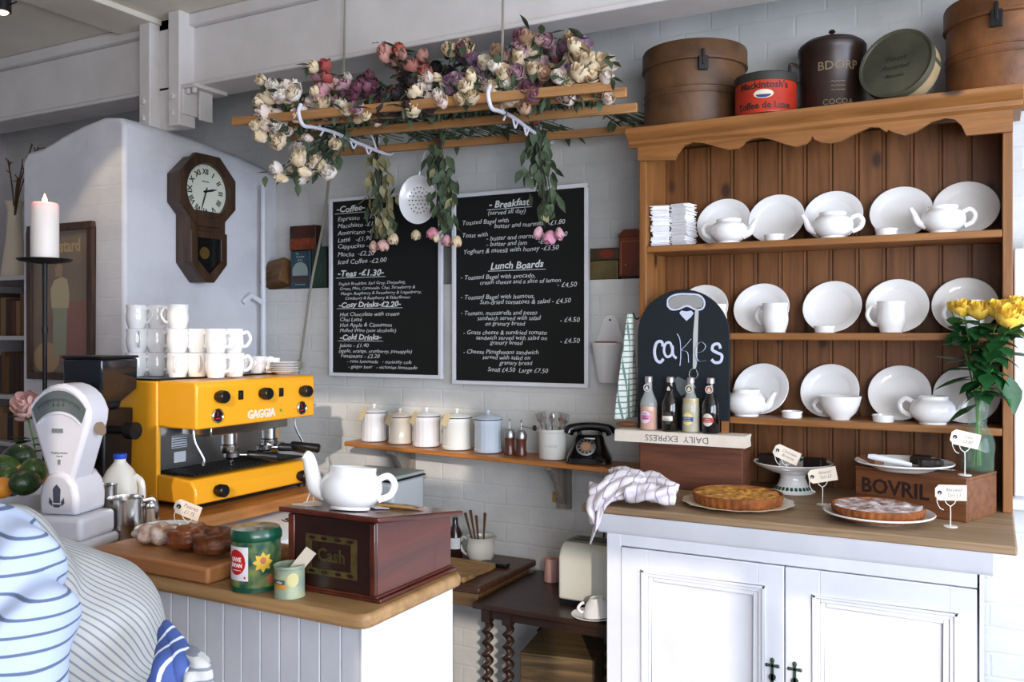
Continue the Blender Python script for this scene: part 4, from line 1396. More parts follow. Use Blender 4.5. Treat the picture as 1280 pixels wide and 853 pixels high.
# ------------------------------------------------------------------ weighing scale
sp_ = at(88, 600, y=1.62)
scn = thing('weighing_scale', 'white enamel fan-faced counter scale beside the striped shirt', 'scale', (sp_.x, 1.62, IT), 0.30)
M_sc = mat('scale_enamel', 'd9d8de', 0.25, col2='cfced6', vs=5, coat=0.3)
b = MB()
b.box(-0.10, 0.098, -0.085, 0.085, 0.0008, 0.035); b.box(-0.09, 0.088, -0.075, 0.078, 0.034, 0.10)
b.build('base', M_sc, scn, bevel=0.014, seg=4)
fan = [(x_ * 0.92, z_) for x_, z_ in [(-0.030, 0.175), (-0.098, 0.355), (-0.101, 0.385), (-0.088, 0.412)] + [(0.115 * math.sin(a), 0.335 + 0.125 * math.cos(a)) for a in [math.radians(t) for t in (-42, -30, -18, -6, 6, 18, 30, 42)]] + [(0.088, 0.412), (0.101, 0.385), (0.098, 0.355), (0.036, 0.175)]]
b = MB(); b.prism(fan, -0.045, 0.045, 'y')
b.build('fan_housing', M_sc, scn, bevel=0.012, seg=3)
b = MB(); b.prism([(-0.058, 0.1005), (-0.06, 0.15), (-0.052, 0.185), (-0.03, 0.212), (0, 0.222), (0.03, 0.212), (0.052, 0.185), (0.06, 0.15), (0.058, 0.1005)], -0.052, 0.075, 'y')
b.build('neck_housing', M_sc, scn, bevel=0.012, seg=3)
b = MB(); b.prism([(-0.046, 0.112), (-0.048, 0.15), (-0.04, 0.182), (-0.022, 0.202), (0, 0.208), (0.022, 0.202), (0.04, 0.182), (0.048, 0.15), (0.046, 0.112)], -0.055, -0.0521, 'y')
pn = b.build('cover_plate', mat('scale_cover', 'c4c4ca', 0.3), scn, bevel=0.001)
b = MB()
y_ = -0.0555
b.prism([(-0.010, 0.135), (0.010, 0.135), (0.012, 0.172), (0.006, 0.180), (0, 0.186), (-0.006, 0.180), (-0.012, 0.172)], y_ - 0.0006, y_, 'y')
for s_ in (-1, 1):
    b.prism([(s_ * 0.013, 0.138), (s_ * 0.022, 0.150), (s_ * 0.024, 0.135), (s_ * 0.015, 0.126)], y_ - 0.0006, y_, 'y')
b.prism([(-0.014, 0.131), (0.014, 0.131), (0.008, 0.123), (-0.008, 0.123)], y_ - 0.0006, y_, 'y')
b.build('crest', mat('crest_print', '3d4152', 0.5), pn)
win_o = [(0.102 * math.sin(a), 0.312 + 0.130 * math.cos(a)) for a in [math.radians(-54 + 9 * i) for i in range(13)]]
win_i = [(0.102 * math.sin(a) * 0.84, 0.305 + 0.080 * math.cos(a)) for a in [math.radians(54 - 9 * i) for i in range(13)]]
b = MB(); b.prism(win_o + win_i, -0.0475, -0.0453, 'y')
gl = b.build('dial_window', mat('scale_dial', '4b5352', 0.15, col2='6b7472', vs=9, coat=0.6), scn)
b = MB()
for i in range(41):
    a = math.radians(-40 + 2 * i)
    b.M = Tr(0, 0, 0.315) @ Ry(a)
    b.box(-0.0004, 0.0004, -0.0482, -0.0476, 0.098 if i % 5 else 0.092, 0.105)
b.M = Matrix()
b.text('8  10  12', 0.010, Tr(0, -0.0477, 0.398) @ FACE, 'CENTER')
b.build('graduations', mat('dial_ink', '2c3232', 0.6), gl)
b = MB()
for s_ in (0, 1):
    pts = [(p[0] * (1.05 if not s_ else 0.96), (p[1] - 0.315) * (1.05 if not s_ else 0.90) + 0.315) for p in (win_o if not s_ else win_i)]
    b.tube([(x, -0.0465, z) for x, z in pts], 0.003, 6)
b.build('window_rim', M_sc, scn)
b = MB(); b.box(-0.022, 0.012, -0.0470, -0.0455, 0.325, 0.337); b.box(-0.004, 0.004, -0.0470, -0.0455, 0.238, 0.252)
b.text('Weighing Machine', 0.007, Tr(0.0, -0.0456, 0.268) @ FACE, 'CENTER'); b.text('Class III', 0.006, Tr(0.0, -0.0456, 0.259) @ FACE, 'CENTER')
b.build('maker_plate', mat('scale_print', '77837f', 0.5), scn)
b = MB()
b.M = Tr(0.0925, 0.0, 0.335) @ Ry(PI / 2 - 0.36 + 0.0)
b.lathe([(0, 0), (0.021, 0), (0.021, 0.003), (0, 0.003)], 20)
b.build('side_badge', mat('bronze_badge', '8a7460', 0.5), scn)

# ------------------------------------------------------------------ metal jugs, shaker
jp = at(156, 660, y=1.775)
def jug(label, loc, r, h, rz):
    t = thing('milk_jug', label, 'jug', loc, rz, None)
    b = MB(); b.lathe([(0, 0.0006), (r, 0.0006), (r * 1.02, 0.004), (r, h * .5), (r * 0.97, h * .9), (r, h), (r * 0.98, h), (r * 0.95, h * .9), (r * 0.97, 0.01), (0, 0.006)], 40)
    b.build('body', M_steel, t)
    b = MB(); b.tube(spline([(r * .97, 0, h * .88), (r + 0.028, 0, h * .88), (r + 0.034, 0, h * .6), (r + 0.022, 0, h * .22), (r * 0.99, 0, h * .2)], 5), 0.004, 8, sy=1.8)
    b.build('handle', M_steel, t)
    return t
jug('polished steel milk jug between the scale and the pastry board', (jp.x, 1.775, IT), 0.052, 0.118, 0.9)
jp2 = at(130, 600, y=1.86)
jug('smaller steel jug half hidden behind the scale', (jp2.x, 1.86, IT), 0.040, 0.125, 2.6)
sh = at(189, 640, y=1.84)
t = thing('sugar_shaker', 'ribbed glass shaker with a metal cap beside the steel jug', 'shaker', (sh.x, 1.84, IT), 0)
b = MB(); b.lathe([(0, 0.0006), (0.024, 0.0006), (0.025, 0.006), (0.018, 0.08), (0, 0.08)], 20, wob=lambda a, j: 1 + 0.03 * math.cos(10 * a)); b.build('body', mat('tan_glass', 'b39a86', 0.15, coat=0.6), t)
b = MB(); b.lathe([(0.019, 0.0802), (0.020, 0.084), (0.018, 0.094), (0.010, 0.104), (0.004, 0.106), (0.005, 0.114), (0, 0.116), (0, 0.0802)], 20); b.build('cap', M_steel, t)

# ------------------------------------------------------------------ pastry board and pastries
xb1, yb0 = at(257, 712, z=0.94).x, at(257, 733, z=IT).y
b = MB(); b.box(-2.07 - xb1, 0, 0, 0.285, 0, 0.04)
tag(b.build('chopping_board', wood('butcher_block', 'b57c4c', '9c6538', 'X', 6, 0.55), None, (xb1, yb0 + 0.005, IT + 0.0006), bevel=0.008, seg=3), 'thick wooden board carrying the pastries', 'board')
BZ = IT + 0.0412
def lump(name, label, px, y, r, fn, m, rz=0, group=None, cat='pastry', base=BZ):
    b = MB()
    b.ell((0, 0, r[2]), r, 40, 26, fn)
    x = at(px, 690, y=y).x
    return tag(b.build(name, m, None, (x, y, base), (0, 0, rz), ang=80), label, cat, group)
M_pas = mat('glazed_pastry', '8a4a22', 0.35, col2='5c2c14', vs=26, bump=0.5, bs=60, coat=0.2)
M_pas_sug = mat('sugared_pastry', '9a5c34', 0.6, col2='e6dcd2', vs=34, bump=0.5, bs=50)
M_pas_dark = mat('cinnamon_pastry', '7a4424', 0.45, col2='47230f', vs=30, bump=0.6, bs=60)
def swirl(t, amp):
    def f(d):
        a = math.atan2(d.y, d.x)
        rr = math.hypot(d.x, d.y)
        k = 1 + amp * math.sin(rr * 13 + a) * (1 if d.z > 0 else 0.2) + 0.05 * noise.noise(Vector((d.x * 3 + t, d.y * 3, d.z * 3)))
        return k * (0.9 if d.z < -0.6 else 1)
    return f
def crois(t):
    def f(d):
        return 1 + 0.10 * math.sin(d.x * 11 + t) + 0.05 * noise.noise(Vector((d.x * 4 + t, d.y * 4, d.z * 4)))
    return f
lump('almond_croissant', 'sugar-dusted pastry at the left end of the board', 199, 1.645, (0.070, 0.042, 0.028), crois(1), M_pas_sug, 0.5, 'pastries on the wooden board')
lump('custard_swirl', 'glossy brown swirl in the middle of the board', 232, 1.625, (0.052, 0.046, 0.032), swirl(2, 0.13), M_pas, 0.2, 'pastries on the wooden board')
lump('cinnamon_bun', 'dark spiral bun beside the green tin', 269, 1.615, (0.054, 0.048, 0.036), swirl(5, 0.16), M_pas_dark, 1.0, 'pastries on the wooden board')
lump('golden_bun', 'golden pastry behind the green tin', 296, 1.715, (0.050, 0.040, 0.028), swirl(9, 0.10), mat('golden_pastry', 'c07a38', 0.45, col2='8c4e20', vs=22, bump=0.4), 0.4, 'pastries on the wooden board')
lump('flaky_bun', 'brown pastry behind the front row, below the price tag', 244, 1.715, (0.048, 0.040, 0.024), crois(4), M_pas, 0.9, 'pastries on the wooden board')
x = at(212, 660, y=1.765).x
b = MB(); b.lathe(plate_profile(0.085), 44)
tag(b.build('serving_plate', M_porc, None, (x, 1.755, BZ + 0.0006)), 'white plate at the back of the pastry board', 'plate')

# price tags on wire stands
def price_tag(label, px, py, x=None, y=None, base=0.0, rz=0.4, w=0.092, h=0.048, words=('Tart', '£3'), roll=-0.12):
    p = at(px, py, y=y)
    zc = p.z - base
    t = thing('price_tag', label, 'price tag', (p.x, p.y, base), rz, 'price tags')
    b = MB()
    b.lathe([(0, 0.0006), (0.020, 0.0006), (0.020, 0.003), (0, 0.003)], 20)
    b.tube(spline([(0, 0, 0.003), (0.001, 0.001, zc * 0.4), (0, 0, max(zc - h * 0.9, 0.012))], 5), 0.0016, 6)
    zf = max(zc - h * 0.9, 0.012)
    b.tube(spline([(0, 0, zf), (-0.014, 0, zf + 0.014), (-0.016, 0, zc)], 5), 0.0013, 6)
    b.tube(spline([(0, 0, zf), (0.014, 0, zf + 0.014), (0.018, 0, zc)], 5), 0.0013, 6)
    b.build('wire_stand', M_wire, t)
    Mx = Tr(0, -0.004, zc) @ Ry(-roll)
    b = MB(); b.M = Mx
    c = 0.011
    b.prism([(-w / 2, -h / 2 + c), (-w / 2 + c, -h / 2), (w / 2, -h / 2), (w / 2, h / 2), (-w / 2 + c, h / 2), (-w / 2, h / 2 - c)], -0.0007, 0.0007, 'y')
    cd = b.build('card', M_tagp, t)
    b = MB(); b.M = Mx @ Tr(-w / 2 + 0.013, 0, 0) @ Rx(PI / 2)
    b.lathe([(0.0025, 0.0009), (0.0065, 0.0009), (0.0065, 0.002), (0.0025, 0.002)], 16)
    b.build('eyelet', M_ink, cd)
    b = MB(); b.M = Mx
    for k, wd in enumerate(words):
        b.text(wd, 0.0155, Tr(0.008, -0.0009, 0.004 - 0.016 * k) @ FACE, 'CENTER', 0.25, 0.0002, 0.85, off=-0.0001)
    b.build('handwriting', mat('grey_ink', '5a5660', 0.8), cd)
    b = MB()
    s_ = Mx @ Vector((-w / 2 + 0.013, -0.003, 0))
    b.tube(spline([s_, s_ + Vector((-0.010, -0.004, -0.022)), s_ + Vector((-0.002, -0.006, -0.045)), s_ + Vector((0.010, -0.004, -0.052))], 5), 0.0011, 6)
    b.build('string', M_wire, cd)
    return t
price_tag('price tag standing among the pastries on the board', 235, 637, y=1.70, base=BZ, words=('Pastries', '£1.75'), w=0.075, h=0.04, roll=-0.35)

# ------------------------------------------------------------------ tins in front of the cash box
y = 1.578
tn = thing('tea_tin', 'green floral tin with a red and white SAVE JAPAN sticker', 'tin', (at(320, 740, y=y).x, y, IT), 0.55)
r = 0.0565
def wob8(a, j): return 1 + 0.012 * math.cos(8 * a)
b = MB(); b.lathe([(0, 0.0006), (r * 1.03, 0.0006), (r * 1.03, 0.008), (r, 0.010), (r, 0.116), (0, 0.116)], 64, wob=wob8)
m = mat('floral_print', '1d4a3c', 0.3, col2='7d8a48', vs=34, coat=0.4)
b.build('body', m, tn)
b = MB(); b.lathe([(r * 1.02, 0.0015), (r * 1.045, 0.0015), (r * 1.045, 0.012), (r * 1.02, 0.012)], 64, wob=wob8); b.build('base_rim', mat('tin_green', '0e4a34', 0.3, coat=0.4), tn)
b = MB(); b.lathe([(0, 0.1165), (r * 1.04, 0.1165), (r * 1.06, 0.119), (r * 1.06, 0.132), (r * 0.97, 0.142), (0, 0.144)], 64, wob=wob8); b.build('lid', mat('tin_green', '0e4a34', 0.3), tn)
b = MB()
def curved_poly(b, pts, r, a0, rr=0.0012):
    vs = [((r + rr) * math.cos(a0 + x / r), (r + rr) * math.sin(a0 + x / r), z) for x, z in pts]
    b.add(vs, [tuple(range(len(vs)))])
a0 = -PI / 2 - 0.62
def strip(b, x0, x1, z0, z1, r, a0, rr, n=10):
    vs = []
    for i in range(n + 1):
        x = x0 + (x1 - x0) * i / n
        for z in (z0, z1):
            vs.append(((r + rr) * math.cos(a0 + x / r), (r + rr) * math.sin(a0 + x / r), z))
    b.add(vs, [(2 * i, 2 * i + 2, 2 * i + 3, 2 * i + 1) for i in range(n)])
def disc_on(b, r, a0, rr, cx, cz, q, n=28):
    # built as bands so it follows the curve
    vs, fs = [], []
    for i in range(n + 1):
        x = -q + 2 * q * i / n
        hgt = math.sqrt(max(q * q - x * x, 0))
        for s_ in (-1, 1):
            a = a0 + (cx + x) / r
            vs.append(((r + rr) * math.cos(a), (r + rr) * math.sin(a), cz + s_ * hgt * 1.12))
    b.add(vs, [(2 * i, 2 * i + 2, 2 * i + 3, 2 * i + 1) for i in range(n)])
strip(b, -0.030, 0.030, 0.028, 0.106, r, a0, 0.0010)
b.build('sticker', mat('white_sticker', 'e8e6ea', 0.5), tn, fix=False)
b = MB(); disc_on(b, r, a0, 0.0014, -0.002, 0.070, 0.026); disc_on(b, r, a0, 0.0014, 0.022, 0.036, 0.0025, 10); b.build('sticker_disc', mat('sticker_red', 'cc1f1c', 0.5), tn, fix=False)
b = MB()
wrap_text(b, 'SAVE', 0.0135, r + 0.0012, 0.072, a0 - 0.03, off=0.0005, ext=0.0002)
wrap_text(b, 'JAPAN', 0.0125, r + 0.0012, 0.059, a0 - 0.03, off=0.0005, ext=0.0002)
wrap_text(b, 'www.savejapan.org', 0.0035, r + 0.0012, 0.051, a0 - 0.03, ext=0.0002)
b.build('sticker_lettering', mat('sticker_white', 'f4f0f0', 0.5), tn)
a1 = -PI / 2 + 0.50
b = MB()
for i in range(8):
    a = 2 * PI * i / 8
    L = 0.024
    vs = []
    for k in range(5):
        tt = k / 4
        w_ = 0.0065 * math.sin(PI * min(tt * 0.9 + 0.1, 1))
        for s_ in (-1, 1):
            x = L * tt * math.cos(a) - s_ * w_ * math.sin(a)
            z = 0.070 + L * tt * math.sin(a) + s_ * w_ * math.cos(a)
            vs.append(((r + 0.001) * math.cos(a1 + x / r), (r + 0.001) * math.sin(a1 + x / r), z))
    b.add(vs, [(2 * j, 2 * j + 2, 2 * j + 3, 2 * j + 1) for j in range(4)])
b.build('yellow_flower', mat('flower_print', 'd8b23c', 0.35), tn, fix=False)
b = MB(); disc_on(b, r, a1, 0.0015, 0, 0.074, 0.007, 12); b.build('flower_centre', mat('pink_print', 'b86850', 0.35), tn, fix=False)
b = MB(); disc_on(b, r, a1, 0.0015, 0.018, 0.030, 0.010, 12); b.build('pink_rosette', MATS['pink_print'], tn, fix=False)

y = 1.560
tn = thing('small_tin', 'small pale green tin holding a printed card, in front of the cash box', 'tin', (at(362, 740, y=y).x, y, IT), 0.5)
r = 0.034
b = MB(); b.lathe([(0, 0.0006), (r * 1.03, 0.0006), (r * 1.03, 0.004), (r, 0.006), (r, 0.066), (r * 1.04, 0.067), (r * 1.04, 0.073), (r * 0.98, 0.073), (r * 0.96, 0.02), (0, 0.02)], 44)
b.build('body', mat('pale_tin', '7f9183', 0.45, col2='a3a884', vs=40), tn)
b = MB(); strip(b, -0.03, 0.004, 0.034, 0.044, r, -PI / 2 - .2, 0.0006); b.build('grey_band', mat('grey_band', '4c5658', 0.5), tn, fix=False)
b = MB(); strip(b, -0.03, 0.007, 0.024, 0.033, r, -PI / 2 - .2, 0.0006); b.build('orange_band', mat('orange_band', 'd08a2c', 0.5), tn, fix=False)
b = MB(); wrap_text(b, 'coffee', 0.007, r + .0006, 0.0365, -PI / 2 - .5, ext=0.0002); b.build('lettering', M_paper, tn)
b = MB(); disc_on(b, r, -PI / 2 + 0.45, 0.0008, 0, 0.044, 0.014, 14); b.build('pale_print', mat('pale_print', 'c6bd86', 0.5), tn, fix=False)
b = MB()
b.M = Tr(0.0, 0, 0.04) @ Ry(0.68) @ Rz(0.2)
b.box(-0.014, 0.014, -0.0006, 0.0006, -0.012, 0.075)
t2 = b.build('loyalty_card', mat('card_beige', 'c6b9a6', 0.7), None, (tn.location.x + 0.003, y, IT + 0.006), (0, 0, 0.5))
tag(t2, 'beige printed card sticking out of the small tin', 'card')

# ------------------------------------------------------------------ cash box
bx0, bx1, by0, by1 = at(361, 740, y=1.60).x, at(466, 757, z=IT).x, 1.608, 1.915
W_, D_ = bx1 - bx0, by1 - by0
cb = thing('cash_box', 'mahogany till box with a Cash plaque and sloping lid on the island counter', 'till', (bx0, by0, IT))
hf = at(475, 646, y=by0).z - IT
hb = hf - 0.040
b = MB()
b.prism([(0, 0.0006), (D_, 0.0006), (D_, hb - 0.013), (0, hf - 0.013)], 0.0, W_, 'x')
b.build('body', M_mahog, cb, bevel=0.002)
b = MB(); b.box(-0.012, W_ + 0.012, -0.004, D_ + 0.010, 0.0004, 0.010); b.box(-0.006, W_ + 0.006, -0.008, D_ + 0.005, 0.010, 0.016)
b.build('plinth', M_mahog, cb, bevel=0.003)
b = MB(); b.box(0.001, W_ - 0.001, -0.006, -0.0003, 0.017, hf - 0.016); fp = b.build('front_panel', M_mahog_dark, cb)
b = MB(); b.box(-0.0005, 0.018, -0.010, -0.0062, 0.017, hf - 0.016); b.box(W_ - 0.014, W_ + 0.0005, -0.010, -0.0062, 0.017, hf - 0.016)
b.build('front_frame', M_mahog, fp, bevel=0.002)
b = MB()
px_, pz_ = W_ * 0.50, hf * 0.47
pw, ph = 0.074, 0.046
for (a0_, a1_, c0_, c1_) in ((-pw, pw, ph - 0.015, ph), (-pw, pw, -ph, -ph + 0.015), (-pw, -pw + 0.017, -ph + 0.015, ph - 0.015), (pw - 0.017, pw, -ph + 0.015, ph - 0.015)):
    b.box(px_ + a0_, px_ + a1_, -0.0075, -0.0062, pz_ + c0_, pz_ + c1_)
b.text('Cash', 0.042, Tr(px_, -0.0063, pz_ - 0.013) @ FACE, 'CENTER', 0, 0.0008, 0.95, off=0.0006)
b.build('plaque', mat('old_gilt', '5c4f28', 0.5, col2='3c341a', vs=40, metal=0.2), fp)
b = MB()
for s_ in (-1, 1):
    for q in (-0.055, -0.02, 0.02, 0.055):
        b.ell((px_ + q, -0.0078, pz_ + s_ * (ph - 0.0075)), (0.010, 0.0006, 0.0042), 10, 6)
b.build('plaque_leaves', M_mahog_dark, fp)
b = MB()
sl_ = math.atan2(hf - hb, D_)
b.prism([(-0.022, hf + 0.002 - 0.013), (D_ + 0.028, hb - 0.004 - 0.013), (D_ + 0.028, hb - 0.004), (-0.022, hf + 0.002)], -0.020, W_ + 0.020, 'x')
b.build('lid', M_mahog, cb, bevel=0.004, seg=3)
def lidz(y_): return IT + hf + (hb - hf) * (y_ - by0) / D_ + 0.0015
yt = 1.668
big = teapot('large lidless white teapot standing on the cash box', (at(437, 620, y=yt).x, yt, lidz(yt - 0.03) + 0.0), YAW + 0.05, 0.985, 1.0, None, True)
big.rotation_euler = (-sl_, 0, YAW + 0.05)
big.rotation_euler = (Rx(-sl_) @ Rz(YAW + 0.05)).to_euler()
big.location.z = lidz(yt) + 0.0008
# ledger slips and pencils on the lid
def on_lid(o):
    o.rotation_euler = (Rx(-sl_) @ Rz(o.rotation_euler[2])).to_euler()
for i, (px, py, L, rz, c, lb) in enumerate([(497, 627, 0.10, 0.25, 'b0884c', 'long pencil lying on the cash box, nearest the teapot'), (503, 624, 0.115, 0.10, '9c7a50', 'wooden ruler lying on the cash box behind the pencil')]):
    y_ = 1.80 + 0.035 * i
    x_ = at(px - 2, py, y=y_).x
    b = MB()
    if i == 0: b.tube([(-L / 2, 0, 0.004), (L / 2 - 0.014, 0, 0.004), (L / 2, 0, 0.004)], [0.0036, 0.0036, 0.0004], 6)
    else: b.box(-L / 2, L / 2, -0.014, 0.014, 0.0005, 0.004)
    o = b.build('pencil' if i == 0 else 'ruler', mat('painted_' + c, c, 0.5), None, (x_, y_, lidz(y_)), (0, 0, rz))
    on_lid(o); tag(o, lb, 'stationery')
b = MB(); b.box(-0.035, 0.035, -0.02, 0.02, 0.0005, 0.0016); o = b.build('paper_slip', M_white, None, (at(470, 628, y=1.77).x, 1.765, lidz(1.765)), (0, 0, -0.4)); on_lid(o)
tag(o, 'white paper slip on the cash box beside the teapot', 'paper')
t = thing('tag_holder', 'white wire tag holder with a card lying flat, left end of the cash box', 'price tag', (at(389, 628, y=1.69).x, 1.69, lidz(1.69)), 0.3)
b = MB(); b.lathe([(0, 0.0004), (0.020, 0.0004), (0.020, 0.003), (0, 0.003)], 20)
b.tube(spline([(-0.012, 0, 0.003), (-0.002, 0, 0.03), (0.006, 0, 0.05), (0.004, 0, 0.085), (0.010, 0, 0.10)], 5), 0.0014, 6)
b.tube(spline([(0.006, 0, 0.003), (0.005, 0, 0.03), (0.006, 0, 0.05), (0.014, 0, 0.075), (0.004, 0, 0.095)], 5), 0.0014, 6)
b.build('wire_stand', M_wire, t)
b = MB(); b.M = Tr(0.004, -0.032, 0.003) @ Rz(0.5); b.box(-0.034, 0.034, -0.02, 0.02, 0.0, 0.0014); b.build('card', M_tagp, t)
# ------------------------------------------------------------------ on the cabinet top
YC0 = 3.315
cx0_, cx1_ = RX0 + 0.034, at(928, 560, y=YC0).x
cz1 = at(850, 556, y=YC0).z
def crate(name, label, loc, rz, w, d, h, m, letters=None, lid=False, tilt=None):
    t = thing(name, label, 'crate', loc, rz, None, tilt)
    b = MB()
    th = 0.012
    b.box(0, w, 0, th, 0.0005, h)
    fb = b.build('front_board', m, t, bevel=0.002)
    b = MB(); b.box(0, w, d - th, d, 0.0005, h); b.build('back_board', m, t, bevel=0.002)
    b = MB(); b.box(0, th, th, d - th, 0.0005, h); b.build('end_board', m, t, bevel=0.002)
    b = MB(); b.box(w - th, w, th, d - th, 0.0005, h); b.build('end_board', m, t, bevel=0.002)
    b = MB(); b.box(th, w - th, th, d - th, 0.0005, 0.01); b.build('bottom_board', m, t)
    if lid:
        b = MB(); b.box(-0.001, w + 0.001, -0.001, d + 0.001, h, h + 0.010); b.build('top_board', m, t, bevel=0.002)
    if letters:
        b = MB(); letters(b); b.build('stencil_lettering', mat('burnt_stencil', '2a1510', 0.7), fb)
    return t
crate('wooden_crate', 'dark brown wooden crate under the newspapers and the cakes blackboard', (cx0_, YC0, CT + 0.0005), 0, cx1_ - cx0_, 0.12, cz1 - CT - 0.012, M_crate, None, True)
CRT = cz1 - 0.0005
# folded newspapers
npz = at(850, 541, y=YC0).z
b = MB()
xa, xb = at(770, 545, y=YC0).x, at(933, 545, y=YC0).x
n_ = 5
hh = (npz - CRT) / n_
for i in range(n_):
    o_ = rnd.uniform(-.003, .003)
    z0, z1 = CRT + 0.0008 + i * hh, CRT + 0.0004 + (i + 1) * hh
    fy = YC0 - 0.012 + o_
    zm = (z0 + z1) / 2
    b.prism([(fy + 0.006, z0), (fy + 0.001, z0 + hh * .25), (fy, zm), (fy + 0.001, z1 - hh * .25), (fy + 0.006, z1), (YC0 + 0.080, z1), (YC0 + 0.080, z0)], xa + rnd.uniform(0, .004), xb - rnd.uniform(0, .004), 'x')
nw = tag(b.build('newspaper', mat('newsprint', 'e8e0d2', 0.85, col2='dccfbc', vs=14), smooth=False), 'pile of folded newspapers lying on the dark crate under the bottles', 'newspaper')
b = MB()
b.box(xa + 0.001, xb - 0.001, YC0 - 0.0166, YC0 - 0.0156, CRT + 0.002, npz - 0.003)
fs_ = b.build('front_page', MATS['newsprint'], nw)
b = MB()
b.M = Tr((xa + xb) / 2 - 0.005, YC0 - 0.0168, CRT + 0.034) @ Ry(PI)
b.text('DAILY  EXPRESS', 0.034, FACE, 'CENTER', 0, 0.0003, 1.05)
b.build('masthead', mat('newsprint_ink', '6b6660', 0.8), fs_)

# cakes blackboard (arched)
SY = 3.388
sxa, sxb = at(797, 450, y=SY).x, at(912, 450, y=SY).x
szt = at(853, 362, y=SY).z
szb = npz + 0.001
sgn = thing('cakes_sign', 'arched blackboard with cakes painted in white, standing behind four bottles', 'sign', ((sxa + sxb) / 2, SY, szb))
hw = (sxb - sxa) / 2
b = MB()
ht = szt - szb
b.prism([(-hw, 0), (hw, 0)] + [(hw * math.cos(a), ht - hw * 0.98 + hw * 0.98 * math.sin(a)) for a in [PI * i / 24 for i in range(25)]], 0, 0.009, 'y')
b.build('board', mat('dark_blue_board', '111a22', 0.6), sgn, bevel=0.0015)
def s2(px, py):
    p = at(px, py, y=SY)
    return (p.x - sgn.location.x, p.z - szb)
def stroke(b, pts, wpx, n=5, yy=-0.0012):
    P_ = spline([(s2(*p)[0], 0, s2(*p)[1]) for p in pts], n)
    b.tube([(p.x, yy, p.z) for p in P_], wpx / FOC * 3.3 / 2, 8, sy=0.12)
M_pt = mat('sign_paint', 'cfd6ea', 0.7)
ox, oy, k_ = 730, 340, 220 / 853
def zp(l): return [(ox + a * k_, oy + c * k_) for a, c in l]
b = MB()
stroke(b, zp([(384, 362), (375, 338), (352, 345), (342, 385), (350, 425), (370, 438), (386, 422)]), 4)
stroke(b, zp([(430, 385), (418, 345), (395, 350), (388, 385), (402, 412), (425, 400), (430, 360), (432, 400), (448, 420)]), 3.4)
stroke(b, zp([(452, 300), (466, 330), (470, 400), (466, 455)]), 3.6)
stroke(b, zp([(520, 325), (500, 350), (474, 380), (495, 385), (505, 400), (508, 440)]), 3.4)
stroke(b, zp([(545, 392), (575, 385), (590, 360), (570, 340), (550, 355), (543, 395), (556, 432), (590, 430)]), 3.6)
stroke(b, zp([(662, 372), (652, 350), (628, 355), (622, 378), (645, 392), (668, 405), (662, 435), (635, 440), (618, 425)]), 3.8)
b.build('painted_word', M_pt, sgn, fix=False)
b = MB()
stroke(b, zp([(405, 165), (410, 130), (450, 110), (510, 108), (560, 115), (584, 145), (575, 178), (540, 182), (500, 165), (460, 180), (425, 182), (405, 165)]), 2.4)
b.build('painted_outline', M_pt, sgn, fix=False)
b = MB()
pts = [s2(*p) for p in zp([(408, 162), (415, 132), (450, 114), (510, 112), (558, 118), (580, 145), (572, 172), (540, 176), (500, 160), (460, 174), (425, 178)])]
b.prism(pts, -0.0012, -0.0004, 'y')
b.build('painted_blade', mat('grey_paint', '9c9c98', 0.6), sgn)
b = MB()
pts = [s2(*p) for p in zp([(497, 238), (475, 215), (463, 200), (472, 188), (497, 192), (520, 188), (532, 200), (520, 218)])]
b.prism(pts, -0.0016, -0.0004, 'y')
b.build('painted_heart', M_pt, sgn)
b = MB()
pts = [s2(*p) for p in zp([(540, 180), (556, 180), (552, 300), (548, 440), (542, 470), (528, 470), (530, 300)])]
b.prism(pts, -0.0022, -0.0004, 'y')
stroke(b, zp([(536, 462), (515, 480), (512, 505), (535, 520), (552, 500), (545, 475)]), 3.2)
b.build('painted_handle', mat('light_grey_paint', 'c4c6c6', 0.5), sgn)
b = MB()
pts = [s2(*p) for p in zp([(440, 520), (455, 508), (490, 525), (520, 530), (545, 560), (500, 590), (470, 600), (450, 570)])]
b.prism(pts, -0.0018, -0.0004, 'y')
b.build('painted_ribbon', mat('dull_grey_paint', '6a7274', 0.6), sgn)
b = MB()
b.box(hw - 0.026, hw - 0.002, -0.022, -0.0005, 0, 0.045)
b.build('easel_foot', M_pine, sgn)

